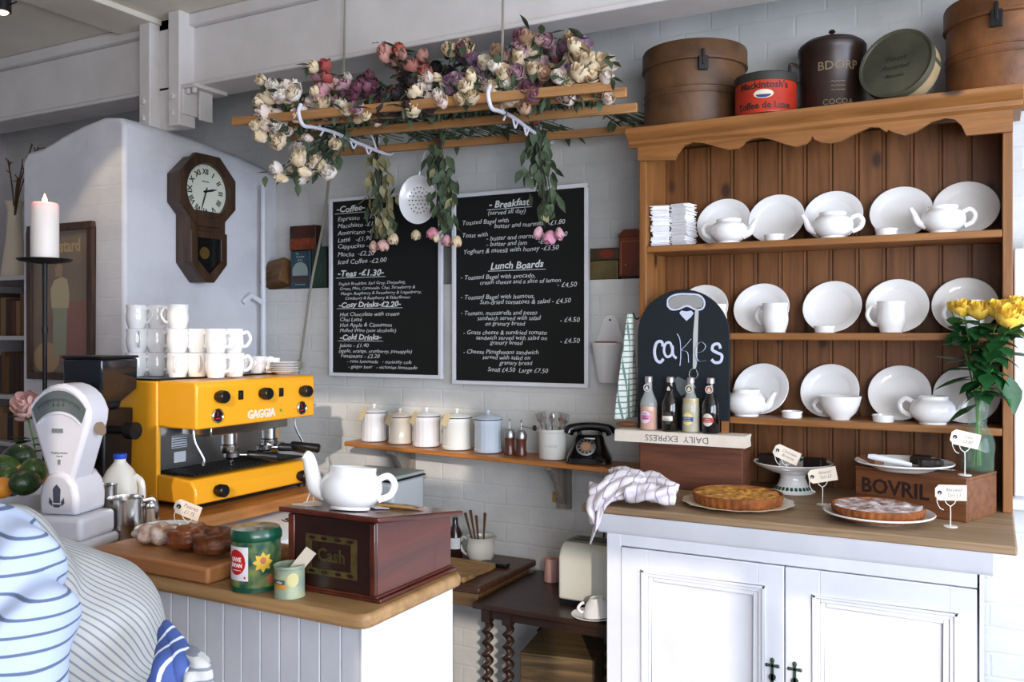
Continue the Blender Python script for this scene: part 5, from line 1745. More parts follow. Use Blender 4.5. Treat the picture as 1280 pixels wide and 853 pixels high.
# four bottles
BY_ = YC0 + 0.032
def bottle(label, px, glass_c, liquid_c, lab_c, band_c, words, fill, wc='7a3040', ring='e8e4e0', ringc='2c3450'):
    t = thing('drink_bottle', label, 'bottle', (at(px, 530, y=BY_).x, BY_, npz + 0.001), -0.12, 'small drink bottles')
    r = 0.034
    m = thin_glass('thin_clear_glass', 'dfe6e2', 0.30) if glass_c == 'f4f4f0' else mat('glass_' + glass_c, glass_c, 0.06, coat=0.5)
    b = MB(); b.lathe([(0, 0.0005), (r * .92, 0.0005), (r, 0.005), (r, 0.098), (r * .93, 0.114), (r * .62, 0.137), (r * .44, 0.152), (r * .40, 0.168), (r * .38, 0.188), (0, 0.188)], 32)
    b.build('glass', m, t)
    b = MB(); b.lathe([(0, 0.004), (r * .90, 0.004), (r * .93, 0.008), (r * .93, fill), (0, fill)], 28)
    if liquid_c: b.build('drink', mat('drink_' + liquid_c, liquid_c, 0.15, coat=0.3), t)
    b = MB(); b.lathe([(0, 0.1885), (r * .45, 0.1885), (r * .45, 0.206), (r * .40, 0.209), (0, 0.209)], 24)
    b.build('cap', mat('cap_silver', 'b9b4b4', 0.3, metal=0.7), t)
    b = MB(); disc_on(b, r, -PI / 2 + .0, 0.0008, 0, 0.052, 0.0215, 20)
    lb = b.build('label', mat('lab_' + lab_c, lab_c, 0.6), t, fix=False)
    b = MB(); strip(b, -0.023, 0.023, 0.042, 0.060, r, -PI / 2, 0.0011)
    b.build('label_band', mat('band_' + band_c, band_c, 0.6), lb, fix=False)
    b = MB()
    for k, wd in enumerate(words): wrap_text(b, wd, 0.0085, r + 0.0012, 0.0525 - 0.008 * k, -PI / 2, sx=0.8, ext=0.0002)
    wrap_text(b, 'Fentimans', 0.0065, r + 0.0008, 0.0635, -PI / 2, sx=0.8, ext=0.0002)
    b.build('label_lettering', mat('lw_' + wc, wc, 0.6), lb)
    b = MB()
    b.prism(arc(0, 0.165, 0.0155, 0, 2 * PI, 24)[:-1], -0.0165, -0.0150, 'y')
    nk = b.build('neck_seal', mat('ring_' + ring, ring, 0.5), t)
    b = MB(); b.prism(arc(0, 0.165, 0.0115, 0, 2 * PI, 24)[:-1], -0.0170, -0.0166, 'y'); b.build('seal_disc', mat('seal_' + ringc, ringc, 0.5), nk)
    b = MB(); b.prism([(-0.007, 0.157), (0.007, 0.157), (0.006, 0.166), (0, 0.174), (-0.006, 0.166)], -0.0174, -0.0171, 'y'); b.build('seal_emblem', mat('seal_cream', 'e3dcc8', 0.5), nk)
    return t
bottle('bottle of pink-orange drink with a pale pink oval label, far left', 811, 'f4f4f0', 'd98a58', 'dcd2e2', 'd98bb0', ['Rose', 'Lemonade'], 0.092)
bottle('dark bottle of cola with a cream band label, second from left', 838, '15110f', None, '3c3c36', 'e8e2d2', ['', 'COLA'], 0.11, '3a3834', '15110f', '15110f')
bottle('bottle of cloudy yellow drink with a yellow oval label and blue band', 863.5, 'f4f4f0', 'b5a67a', 'ead684', '2f4f8c', ['Victorian', 'Lemonade'], 0.130, 'e8e4d0', 'e6e0b4', '4a5468')
bottle('dark bottle with a white oval label and red band, far right', 888.5, '0f0f12', None, 'ded6c8', 'b43a30', ['Cherry', 'Tree Cola'], 0.11, 'e8e0d4', 'e6d8d0', 'b04a3c')

# wooden spoon end and jar left of the crate
b = MB()
b.ell((0, 0, 0.012), (0.045, 0.017, 0.011), 24, 14)
b.tube([(0.035, 0, 0.012), (0.10, 0.0, 0.010)], 0.008, 10)
x_ = at(783, 512, y=YC0 + 0.075).x
tag(b.build('wooden_spoon', wood('spoon_wood', '9a6236', '764624', 'X', 8, 0.5), None, (x_, YC0 + 0.080, npz + 0.0012), (0, 0, 0.12)), 'wooden spoon lying behind the left bottle on the newspapers', 'spoon')
jx = at(771, 580, y=3.36).x
b = MB(); b.lathe([(0, 0.001), (0.030, 0.001), (0.033, 0.006), (0.033, 0.11), (0.026, 0.125), (0.026, 0.14), (0.024, 0.14), (0.024, 0.125), (0.030, 0.11), (0.030, 0.006), (0, 0.004)], 28)

# tarts
def tart(name, label, px, y, r, h, rz, top_m, seed, base, cutaway=False):
    x = at(px, 620, y=y).x
    t = thing(name, label, 'tart', (x, y, base), rz)
    b = MB()
    N_ = 72
    def w(a, j): return 1 + (0.018 * math.cos(36 * a) if j in (1, 2, 3) else 0)
    b.lathe([(0, 0.0004), (r * .90, 0.0004), (r * .93, 0.004), (r * .985, h * .7), (r, h), (r * .965, h), (r * .95, h * .8), (0, h * .8)], 144, wob=w)
    b.build('pastry_case', mat('tart_crust', '9c5a24', 0.6, col2='6e3814', vs=18, bump=0.3), t, ang=60)
    b = MB()
    rr_ = random.Random(seed)
    nr_, na = 14, 64
    vs = []
    for j in range(nr_ + 1):
        q = r * .955 * j / nr_
        for i in range(na):
            a = 2 * PI * i / na
            px3 = Vector((q * math.cos(a) * 26, q * math.sin(a) * 26, seed))
            z = h * .88 + 0.009 * noise.noise(px3) + 0.009 * abs(noise.noise(px3 * 2.3)) - (0.002 if j == nr_ else 0)
            vs.append((q * math.cos(a), q * math.sin(a), z))
    fs = [(j * na + i, j * na + (i + 1) % na, (j + 1) * na + (i + 1) % na, (j + 1) * na + i) for j in range(nr_) for i in range(na)]
    b.add(vs, fs)
    b.build('filling', top_m, t, ang=70)
    return t
xp = at(922, 628, y=3.10).x
b = MB()
b.lathe([(0, 0.003), (0.10, 0.003), (0.105, 0.0006), (0.112, 0.0006), (0.13, 0.006), (0.185, 0.016), (0.188, 0.018), (0.184, 0.019), (0.13, 0.0095), (0.11, 0.006), (0, 0.006)], 96,
        wob=lambda a, j: 1 + (0.022 * math.cos(14 * a) if 4 <= j <= 8 else 0))
tag(b.build('fluted_plate', mat('cream_china', 'd8cdb4', 0.25, coat=0.4), None, (xp, 3.10, CT)), 'cream plate with a fluted rim under the golden tart', 'plate')
tart('golden_tart', 'round golden baked tart with a fluted crust on the cream plate', 922, 3.10, 0.152, 0.042, 0, mat('baked_custard', 'e6aa4c', 0.45, col2='8a4518', vs=42, bump=0.5, bs=60), 3.1, CT + 0.0062)
yq = 3.07
xq = at(1098, 638, y=yq).x
b = MB(); b.lathe(plate_profile(0.168), 72)
tag(b.build('tart_plate', M_porc, None, (xq, yq, CT)), 'round white plate under the sugar-dusted tart', 'plate')
tart('sugared_tart', 'plum tart dusted with icing sugar on the white plate', 1097, yq, 0.140, 0.040, 0.3, mat('sugar_plum_top', 'eee6e4', 0.6, col2='7c3a24', vs=30, bump=0.4, bs=36), 8.4, CT + 0.0105)

# cake stand
ys_ = 3.475
xs_ = at(991, 600, y=ys_).x
st = thing('cake_stand', 'white footed cake stand with a green leaf border on rim and foot', 'cake stand', (xs_, ys_, CT))
b = MB()
hz_ = 0.100
b.lathe([(0, 0.0006), (0.080, 0.0006), (0.082, 0.006), (0.070, 0.012), (0.054, 0.030), (0.046, 0.055), (0.048, 0.068), (0.095, 0.082), (0.138, 0.104), (0.145, 0.112), (0.143, 0.114), (0.136, 0.109), (0.095, 0.090), (0.05, 0.078), (0, 0.076)], 64)
b.build('bowl', M_porc, st)
b = MB()
for i in range(46):
    a = 2 * PI * i / 46
    b.M = Rz(a) @ Tr(0.1265, 0, 0.1055) @ Ry(-0.50)
    b.prism([(-0.010, -0.004), (0.006, -0.006), (0.009, 0.0), (0.006, 0.006), (-0.010, 0.004)], -0.0006, 0.0009, 'z')
b.M = Matrix()
b.build('rim_leaf_border', mat('green_transfer', '1f4a38', 0.4), st)
b = MB()
for i in range(26):
    a = 2 * PI * i / 26
    b.M = Rz(a) @ Tr(0.0648, 0, 0.0185) @ Ry(0.9)
    b.prism([(-0.007, -0.004), (0.005, -0.006), (0.008, 0.0), (0.005, 0.006), (-0.007, 0.004)], -0.0006, 0.0012, 'z')
    a += PI / 46
b.M = Matrix()
b.build('foot_leaf_border', mat('green_transfer', '1f4a38', 0.4), st)
M_choc = mat('dark_chocolate_cake', '251710', 0.5, col2='160d09', vs=20, bump=0.4)
def cake_piece(px, y, rz, lb, base, s=1.0, name='chocolate_cake_slice', m=M_choc):
    b = MB(); b.prism([(0, 0), (0.085 * s, -0.032 * s), (0.085 * s, 0.032 * s)], 0.0008, 0.05 * s, 'z')
    b.M = Matrix()
    return tag(b.build(name, m, None, (at(px, 590, y=y).x, y, base), (0, 0, rz), bevel=0.005, seg=3), lb, 'cake', 'dark cake slices')
cake_piece(975, ys_ - 0.01, 2.6, 'dark cake slice on the stand, behind the price tag', CT + 0.089, 0.95)
cake_piece(1003, ys_ - 0.01, -0.2, 'dark cake slice on the right of the footed stand', CT + 0.089, 0.95)

# stencilled crate, plate, vase
cr_ang = -math.radians(21)
ex = Vector((math.cos(cr_ang), math.sin(cr_ang), 0))
ey = Vector((-math.sin(cr_ang), math.cos(cr_ang), 0))
fr_ = at(1206, 655, z=CT) + ey * 0.012
CW, CD, CH = 0.37, 0.235, at(1206, 599, t=2.81).z - CT
org = fr_ - ex * CW
def stn(b):
    b.text('BOVRIL', 0.070, Tr(0.02, -0.0006, 0.055) @ FACE, 'LEFT', 0, 0.0005, 1.0, off=0.0015)
crate('stencilled_crate', 'old wooden crate stencilled BOVRIL at the right end of the cabinet top', (org.x, org.y, CT), cr_ang, CW, CD, CH - 0.010, M_crate2, stn, True)
CB = CT + CH + 0.0012
yy = 3.285
xx = at(1131, 570, y=yy).x
b = MB(); b.lathe([(r * 1.0, z) for r, z in plate_profile(0.155)], 64)
tag(b.build('cake_plate', M_porc, None, (xx, yy - 0.03, CB), (0, 0, 0)), 'wide white plate with dark cake and a knife on the stencilled crate', 'plate')
yy -= 0.03
for i, (dx, dy, rz) in enumerate([(0.045, 0.02, 0.3), (-0.075, 0.0, 2.4), (0.03, 0.07, 1.3)]):
    b = MB(); b.prism([(0, -0.02), (0.07, -0.03), (0.07, 0.03), (0, 0.02)], 0.0008, 0.028, 'z')
    o = b.build('brownie', M_choc if i != 1 else mat('light_brown_cake', '7a4a2a', 0.6, bump=0.3), None, (xx + dx, yy + dy, CB + 0.009), (0, 0, rz), bevel=0.004)
    tag(o, ['dark brownie in the middle of the wide plate', 'lighter brown cake piece under the knife handle', 'dark brownie at the back of the wide plate'][i], 'cake', None)
kt = thing('cake_knife', 'white-handled knife resting across the wide cake plate', 'knife', (xx - 0.105, yy - 0.055, CB + 0.045), -0.15)
b = MB(); b.tube([(0, 0, 0), (0.02, 0, -0.001), (0.10, 0, -0.012), (0.135, 0, -0.018)], [0.007, 0.010, 0.009, 0.007], 12); b.build('handle', M_white, kt)
b = MB(); b.cyl((-0.006, 0, 0.001), (0.0, 0, 0), 0.0065, 12, 0.007); b.build('end_cap', M_black, kt)
b = MB(); b.prism([(0.134, -0.012), (0.25, -0.006), (0.262, 0.0), (0.25, 0.008), (0.134, 0.008)], -0.0005, 0.0005, 'z'); bl = b.build('blade', M_steel, kt); bl.location = (0, 0, -0.021); bl.rotation_euler = (0, 0.02, 0.1)

yv = 3.322
vx = at(1222, 560, y=yv).x
vs_ = thing('flower_vase', 'pinched clear glass vase holding yellow roses on the stencilled crate', 'vase', (vx, yv, CB))
b = MB()
vp = [(0.046, 0.001), (0.050, 0.008), (0.050, 0.05), (0.054, 0.09), (0.045, 0.125), (0.027, 0.155), (0.030, 0.18), (0.036, 0.205), (0.030, 0.235), (0.027, 0.25), (0.031, 0.262)]
b.lathe([(0, 0.001)] + vp + [(r - 0.002, z) for r, z in reversed(vp[1:])] + [(0, 0.008)], 36)
b.build('glass', thin_glass('green_tint_glass', '6f9078', 0.13), vs_)
b = MB(); b.lathe([(0, 0.010), (0.046, 0.010), (0.046, 0.05), (0.050, 0.09), (0.041, 0.122), (0, 0.122)], 32)
b.build('water', thin_glass('murky_water', '5d7c62', 0.15), vs_)

# roses (one petal mesh per colour, shared)
def rose_bm(seed, layers=((0.30, 5, 0.55), (0.62, 6, 0.25), (0.95, 7, -0.1)), R_=1.0):
    """a rose head about 1 unit across, opening towards +z"""
    b = MB()
    r_ = random.Random(seed)
    b.ell((0, 0, -0.06), (0.30, 0.30, 0.40), 10, 7)
    for (rad, n_, lean) in layers:
        for i in range(n_):
            a = 2 * PI * i / n_ + r_.uniform(-.25, .25) + rad * 7
            wd = 2 * PI / n_ * 0.85
            hh_ = 0.44 + r_.uniform(-.06, .06)
            G = 4
            vs = []
            for v in range(G + 1):
                tv = v / G
                rr = rad * (0.34 + 0.70 * math.sin(tv * PI * 0.72)) * 0.60 + (0.05 if tv == 1 and lean < 0.4 else 0)
                z = -0.42 + tv * (hh_ + 0.36) * (1 + lean * 0.35)
                for u in range(G + 1):
                    tu = u / G * 2 - 1
                    aa = a + tu * wd * (0.35 + 0.65 * math.sin(PI * (0.12 + 0.76 * tv)))
                    zz = z - (abs(tu) ** 2) * 0.16 * tv + 0.03 * math.sin(5 * aa + seed)
                    q = rr * (1 + 0.07 * math.sin(3 * aa + seed))
                    vs.append((q * math.cos(aa), q * math.sin(aa), zz))
            b.add(vs, [(j * (G + 1) + i_, j * (G + 1) + i_ + 1, (j + 1) * (G + 1) + i_ + 1, (j + 1) * (G + 1) + i_) for j in range(G) for i_ in range(G)])
    return b
ROSE = {}
def rose_mesh(col, shape):
    key = (col, shape)
    if key in ROSE: return ROSE[key]
    if shape == 'open': b = rose_bm(3)
    elif shape == 'bud': b = rose_bm(5, ((0.26, 4, 0.7), (0.50, 5, 0.5), (0.62, 4, 0.45)))
    else: b = rose_bm(8, ((0.28, 5, 0.6), (0.55, 6, 0.35), (0.80, 6, 0.15)))
    c2 = {'e9d9bb': 'd6bb8c', 'f0c53a': 'f6d860'}.get(col, col)
    m = mat('petal_' + col, col, 0.7, col2=c2 if c2 != col else None, vs=3, sheen=0.1)
    me = b.build('rose_head', m, fix=False, ang=75)
    d = me.data
    bpy.data.objects.remove(me)
    ROSE[key] = d
    return d
def rose_head(parent, loc, direction, size, col, shape='open', name='rose_head'):
    o = bpy.data.objects.new(name, rose_mesh(col, shape))
    COL.objects.link(o)
    o.parent = parent
    o.location = loc
    q = Vector(direction).to_track_quat('Z', 'Y')
    o.rotation_euler = (q @ Matrix.Rotation(rnd.uniform(0, 6), 3, 'Z').to_quaternion()).to_euler()
    o.scale = (size, size, size)
    return o
def leaf(b, p, d, L, w, curl=0.3, up=(0, 0, 1)):
    d = Vector(d).normalized()
    s_ = d.cross(Vector(up))
    if s_.length < 1e-3: s_ = Vector((1, 0, 0))
    s_.normalize()
    n_ = s_.cross(d)
    prof = [0.03, 0.62, 1.0, 0.85, 0.45, 0.03]
    vs = []
    for i, k in enumerate(prof):
        t_ = i / 5
        c = Vector(p) + d * (L * t_) + n_ * (-curl * L * t_ * t_)
        vs += [c + s_ * (w * k), c - n_ * (w * 0.25 * k), c - s_ * (w * k)]
    b.add(vs, [(3 * i + q, 3 * i + q + 1, 3 * i + q + 4, 3 * i + q + 3) for i in range(5) for q in range(2)])
yr = thing('rose_bouquet', 'bunch of fresh yellow roses with dark green leaves in the glass vase', 'flowers', (vx, yv, CB))
heads = [(1205, 386, 0.058, 3.29), (1224, 389, 0.064, 3.27), (1248, 388, 0.066, 3.26), (1262, 397, 0.076, 3.20), (1277, 390, 0.06, 3.24), (1190, 384, 0.040, 3.36), (1271, 380, 0.05, 3.34)]
sb, lb_ = MB(), MB()
for i, (px, py, s_, yh) in enumerate(heads):
    p = at(px, py, y=yh) - Vector((vx, yv, CB))
    rose_head(yr, p, (p.x * 1.2, p.y * 1.2 - 0.25, 0.55), s_ * 1.0, 'f0c53a', 'open' if i != 5 else 'bud')
    root = Vector((rnd.uniform(-.012, .012), rnd.uniform(-.01, .01), 0.02))
    neck = Vector((p.x * 0.08, p.y * .08, 0.235))
    path = spline([root, neck, neck.lerp(p, 0.55) + Vector((0, 0, 0.02)), p - Vector((0, 0, s_ * 0.4))], 6)
    sb.tube(path, 0.0028, 7)
    for k in range(11):
        q = path[min(len(path) - 1, 7 + int(k * 1.05))]
        a = rnd.uniform(0, 2 * PI)
        leaf(lb_, q, (math.cos(a), math.sin(a) - 0.2, rnd.uniform(-.5, .4)), rnd.uniform(.06, .09), rnd.uniform(.022, .033), 0.35)
for (px, py, qx, qy) in ((1222, 505, 1185, 520), (1240, 460, 1270, 500), (1215, 470, 1170, 478), (1200, 450, 1172, 440), (1215, 430, 1180, 425), (1255, 440, 1285, 440), (1262, 470, 1272, 512), (1230, 450, 1220, 470), (1240, 430, 1262, 455)):
    p = at(px, py, y=3.31) - Vector((vx, yv, CB)); q = at(qx, qy, y=3.27) - Vector((vx, yv, CB))
    leaf(lb_, p, q - p, (q - p).length * 1.1, 0.032, 0.2)
sb.build('stems', M_stem_fresh, yr); lb_.build('leaves', M_leaf_fresh, yr, fix=False, ang=60)

price_tag('price tag on wire standing in the footed cake stand', 983, 568, y=ys_ - 0.115, base=CT + 0.098, rz=0.3, words=('Chocolate', 'Brownie'), w=0.095, roll=-0.42)
price_tag('price tag on wire between the two tarts', 1028, 594, y=3.26, base=CT, rz=0.25, words=('Almond', 'Tart £3'), w=0.095, roll=0.2)
price_tag('price tag on wire in front of the stencilled crate', 1188, 616, y=3.075, base=CT, rz=0.35, words=('Bakewell', 'Tart £3'), w=0.092, roll=0.0)
price_tag('price tag on wire beside the glass vase', 1206, 549, y=3.215, base=CB, rz=0.3, words=('Cake', '£2.80'), w=0.088, roll=-0.22)

# crumpled striped tea towel
def cloth_roll(b, pts, r, seed, flat=0.6, n=24, amp=0.24):
    P_ = spline(pts, 8)
    K = len(P_)
    t0 = (P_[1] - P_[0]).normalized()
    nx = t0.cross(Vector((0, 0, 1))).normalized() if abs(t0.z) < .9 else Vector((1, 0, 0))
    vs = []
    for j in range(K):
        t_ = (P_[min(j + 1, K - 1)] - P_[max(j - 1, 0)]).normalized()
        nx = (nx - t_ * nx.dot(t_)).normalized()
        ny = t_.cross(nx)
        rr = (r[0] + (r[1] - r[0]) * j / (K - 1)) * (0.35 if j in (0, K - 1) else 1) if not callable(r) else r(j / (K - 1))
        for i in range(n):
            a = 2 * PI * i / n
            k = 1 + amp * math.sin(3 * a + j * 0.35 + seed) + amp * 1.3 * noise.noise(Vector((math.cos(a) * 1.6, math.sin(a) * 1.6, j * 0.22 + seed * 3)))
            vs.append(P_[j] + nx * (math.cos(a) * rr * k) + ny * (math.sin(a) * rr * k * flat))
    fs = [(j * n + i, j * n + (i + 1) % n, (j + 1) * n + (i + 1) % n, (j + 1) * n + i) for j in range(K - 1) for i in range(n)]
    fs += [tuple(range(n - 1, -1, -1)), tuple((K - 1) * n + i for i in range(n))]
    b.add(vs, fs)
def tp(px, py, y): return at(px, py, y=y)
b = MB()
cloth_roll(b, [tp(768, 592, 3.08), tp(790, 602, 3.03), tp(815, 612, 3.0), tp(838, 618, 2.99)], (0.028, 0.048), 1, 0.8)
cloth_roll(b, [tp(736, 618, 2.90), tp(757, 614, 2.92), tp(778, 604, 2.96), tp(800, 608, 3.0)], (0.040, 0.046), 2, 0.85)
cloth_roll(b, [tp(780, 616, 2.90), tp(800, 617, 2.91), tp(820, 618, 2.92), tp(844, 619, 2.96)], (0.032, 0.036), 3, 0.85)
cloth_roll(b, [tp(800, 612, 2.95), tp(790, 612, 2.93), tp(768, 620, 2.89), tp(752, 634, 2.862), tp(746, 655, 2.858), tp(738, 680, 2.862)], lambda t_: 0.040 * (1 - t_ * 0.90), 4, 0.6)
cloth_roll(b, [tp(762, 590, 3.04), tp(778, 590, 3.03), tp(795, 596, 3.0), tp(806, 606, 2.98)], (0.018, 0.030), 9, 0.8, 20, 0.25)
cloth_roll(b, [tp(796, 600, 3.04), tp(812, 600, 3.02), tp(830, 606, 3.0), tp(846, 616, 3.0)], (0.030, 0.030), 11, 0.8, 20, 0.28)
cloth_roll(b, [tp(775, 612, 2.93), tp(755, 618, 2.885), tp(742, 630, 2.86), tp(739, 640, 2.858), tp(742, 655, 2.86)], lambda t_: 0.042 * (1 - t_ * 0.7), 6, 0.7)
tag(b.build('tea_towel', stripes('towel_stripe', 'dcd6da', '9d8ca4', 'X', 9.0, 0.07, 0.85, 2.5), ang=80), 'crumpled white tea towel with mauve stripes hanging off the corner of the cabinet top', 'tea towel')

# checked towel hanging from the side of the dresser
b = MB()
xh = RX0 - 0.02
def tw(u, v):
    y_ = 3.40 + 0.0 + (u - 0.5) * (0.05 + 0.12 * v)
    x_ = xh - 0.018 - 0.035 * v * 0.5 - 0.014 * math.sin(u * 16 + v * 2) * (0.4 + v)
    return (x_, y_, at(788, 393, y=3.42).z - v * 0.42)
b.grid(tw, 28, 20)
tag(b.build('checked_towel', stripes('towel_check', 'c9cdc4', '5f7a72', 'Z', 14.0, 0.16, 0.85, 0.6, 'Y', '5f7a72'), solid=0.004, fix=False), 'green and white checked towel hanging beside the dresser, above the telephone', 'towel')
b = MB(); b.tube(spline([(RX0 - 0.001, 3.42, at(788, 393, y=3.42).z - 0.01), (RX0 - 0.02, 3.42, at(788, 393, y=3.42).z - 0.02), (RX0 - 0.034, 3.42, at(788, 393, y=3.42).z + 0.005)], 5), 0.003, 8)
b.build('towel_hook', M_iron, rack)

# ------------------------------------------------------------------ on the wall shelf
def can(label, px, r, h, y, ribbed, tag_, c='dfe0e2', knobh=0.03):
    x = at(px, 550, y=y).x
    t = thing('canister', label, 'canister', (x, y, shelf_z(x) + 0.003), rnd.uniform(-.2, .2), 'enamel canisters on the wall shelf')
    m = mat('can_' + c, c, 0.25, coat=0.4)
    b = MB()
    w = (lambda a, j: 1 + 0.012 * math.cos(18 * a)) if ribbed else None
    b.lathe([(0, 0), (r, 0), (r * 1.02, 0.004), (r * 1.02, 0.012), (r * .97, 0.016), (r * .97, h * .82), (r * 1.0, h * .84), (r, h), (0, h)], 72 if ribbed else 40, wob=w)
    b.build('body', m, t)
    b = MB()
    b.lathe([(r * 1.0, h + 0.0004), (r * 1.05, h + 0.0004), (r * 1.05, h + 0.006), (r * .9, h + 0.012), (r * .3, h + 0.022), (0.006, h + 0.024), (0.006, h + 0.03), (0.011, h + 0.034), (0.009, h + 0.042), (0, h + 0.044), (0, h + .0004)], 36)
    b.build('lid', m, t)
    b = MB(); b.lathe([(r * 1.045, h - 0.001), (r * 1.06, h + 0.001), (r * 1.06, h + 0.003), (r * 1.045, h + 0.004)], 36); b.build('dark_rim', mat('enamel_rim', '3a3c40', 0.4), t)
    if tag_:
        b = MB(); b.M = Tr(-0.016, -r * 1.12, h - 0.004) @ Rz(-0.2) @ Rx(-0.30) @ Ry(0.30)
        b.prism([(-0.018, -0.03), (0.018, -0.03), (0.018, 0.022), (0.010, 0.032), (-0.010, 0.032), (-0.018, 0.022)], -0.0006, 0.0006, 'y')
        b.build('tag', mat('buff_tag', 'd3c19a', 0.8), t)
    return t
yc = 3.575
can('ribbed white enamel canister, first at the left end of the wall shelf', 467.5, 0.062, 0.138, yc, True, True)
can('plain cream enamel canister, second from the left on the wall shelf', 500, 0.056, 0.126, yc, False, True, 'e6dccb')
can('ribbed white enamel canister, third from the left on the wall shelf', 533, 0.064, 0.140, yc, True, True, 'e2e2e4')
can('plain white enamel canister, fourth from the left on the wall shelf', 571, 0.068, 0.145, yc, False, True, 'dcdfda')
can('pale blue ribbed canister without a tag, beside the pepper mills', 610, 0.064, 0.148, yc, True, False, 'ccd8e4')
def mill(label, px, handle):
    y = 3.56
    x = at(px, 550, y=y).x
    t = thing('pepper_mill', label, 'pepper mill', (x, y, shelf_z(x) + 0.003), 0.2)
    b = MB(); b.lathe([(0, 0), (0.026, 0), (0.026, 0.01), (0.022, 0.03), (0.022, 0.06), (0.025, 0.075), (0, 0.075)], 28); b.build('body', mat('mill_wood', '5a2f20', 0.3, coat=0.3), t)
    b = MB(); b.lathe([(0, 0.0755), (0.026, 0.0755), (0.027, 0.09), (0.020, 0.108), (0.008, 0.114), (0, 0.115)], 28); b.build('dome', M_steel_dull, t)
    b = MB(); b.tube([(0, 0, 0.114), (0, 0, 0.15)], 0.003, 8); b.ell((0, 0, 0.153), (0.006, 0.006, 0.006), 10, 6)
    if handle: b.tube(spline([(0, 0, 0.13), (0.03, 0, 0.126), (0.055, 0, 0.122)], 4), 0.003, 8)
    b.build('spindle', M_steel_dull, t)
    if handle:
        b = MB(); b.ell((0.062, 0, 0.124), (0.010, 0.009, 0.013), 12, 8); b.build('crank_knob', M_black, t)
mill('dark wooden pepper mill beside the pale blue canister', 637, False)
mill('dark wooden pepper mill with a crank handle, beside the cutlery jar', 651.5, True)
yj = 3.565
x = at(691, 550, y=yj).x
jar = thing('cutlery_jar', 'white stoneware jar full of forks and spoons on the wall shelf', 'jar', (x, yj, shelf_z(x) + 0.003))
b = MB(); r = 0.062
b.lathe([(0, 0), (r * .95, 0), (r, 0.006), (r, 0.115), (r * 1.05, 0.118), (r * 1.05, 0.13), (r * .95, 0.131), (r * .92, 0.12), (r * .92, 0.01), (0, 0.01)], 40); b.build('body', mat('stoneware', 'd8d9d2', 0.3, coat=0.4), jar)
b = MB(); wrap_text(b, 'DUNDEE', 0.014, r, 0.055, -PI / 2 + .3, ext=0.0003); b.build('faint_lettering', mat('faint_grey', 'a9aba5', 0.6), jar)
def fork(loc, tiltx, tilty, rz, sp=False):
    b = MB()
    b.prism([(-0.003, 0.0), (0.003, 0.0), (0.003, 0.13), (-0.003, 0.13)], -0.001, 0.001, 'y')
    if sp:
        b.ell((0, 0, 0.152), (0.013, 0.003, 0.024), 14, 10)
    else:
        b.prism([(-0.003, 0.13), (0.003, 0.13), (0.010, 0.142), (0.011, 0.150), (-0.011, 0.150), (-0.010, 0.142)], -0.001, 0.001, 'y')
        for k in range(4): b.box(-0.011 + k * 0.0062, -0.0085 + k * 0.0062, -0.001, 0.001, 0.150, 0.178)
    o = b.build('spoon' if sp else 'fork', M_steel, None, loc, (tiltx, tilty, rz))
    return o
cl = [(-0.032, 0.0, 0.0, -0.30, 0.1, 0), (-0.024, 0.015, 0.05, -0.22, -0.2, 0), (-0.016, -0.012, 0.06, -0.16, 0.3, 0), (-0.004, 0.012, 0.0, -0.06, 0.1, 0), (0.003, -0.01, 0.05, 0.0, 0.2, 1),
      (0.016, 0.012, 0.0, 0.16, -0.1, 0), (0.024, -0.008, 0.02, 0.24, 0.15, 0), (0.032, 0.004, 0.0, 0.30, 0, 0)]
for i, (dx, dy, tx, ty, rz, sp) in enumerate(cl):
    o = fork((x + dx * 0.6, yj + dy, shelf_z(x) + 0.030), tx, ty, rz, bool(sp))
    tag(o, ('steel spoon standing among the forks of the stoneware jar' if sp else 'steel fork standing in the stoneware jar on the wall shelf'), 'cutlery', 'forks in the jar' if not sp else None)

# rotary telephone
yt_ = 3.575
x = at(737, 560, y=yt_).x
ph = thing('telephone', 'old black rotary telephone at the right end of the wall shelf', 'telephone', (x, yt_, shelf_z(x) + 0.003), 0.35)
b = MB()
rings = []
for (w, d, yo, z) in ((0.098, 0.082, 0.0, 0.0), (0.098, 0.082, 0.0, 0.022), (0.088, 0.070, 0.004, 0.04), (0.070, 0.046, 0.016, 0.075), (0.060, 0.034, 0.022, 0.105), (0.052, 0.026, 0.024, 0.115)):
    rings.append([(w * cs, yo + d * sn, z) for cs, sn in [((abs(math.cos(a)) ** .4) * (1 if math.cos(a) >= 0 else -1), (abs(math.sin(a)) ** .4) * (1 if math.sin(a) >= 0 else -1)) for a in [2 * PI * i / 32 for i in range(32)]]])
vs = [p for r_ in rings for p in r_]
b.add(vs, [(j * 32 + i, j * 32 + (i + 1) % 32, (j + 1) * 32 + (i + 1) % 32, (j + 1) * 32 + i) for j in range(5) for i in range(32)] + [tuple(range(31, -1, -1)), tuple(5 * 32 + i for i in range(32))])
b.build('body', M_blackgloss, ph)
Mx = Tr(-0.012, -0.052, 0.066) @ Rx(math.radians(52))
b = MB(); b.M = Mx; b.lathe([(0.020, 0.0), (0.042, 0.0), (0.043, 0.008), (0.038, 0.010), (0.020, 0.010)], 36); di = b.build('dial', M_steel_dull, ph)
b = MB()
for i in range(10):
    a = 0.6 + i * 0.53
    b.M = Mx @ Tr(0.031 * math.cos(a), 0.031 * math.sin(a), 0.0102)
    b.lathe([(0, 0), (0.0052, 0), (0.0052, 0.0006), (0, 0.0006)], 12)
b.build('finger_holes', M_black, di)
b = MB(); b.M = Mx; b.lathe([(0, 0.001), (0.0195, 0.001), (0.0195, 0.0115), (0, 0.012)], 28); b.build('dial_centre', mat('dial_card', 'b08462', 0.6), di)
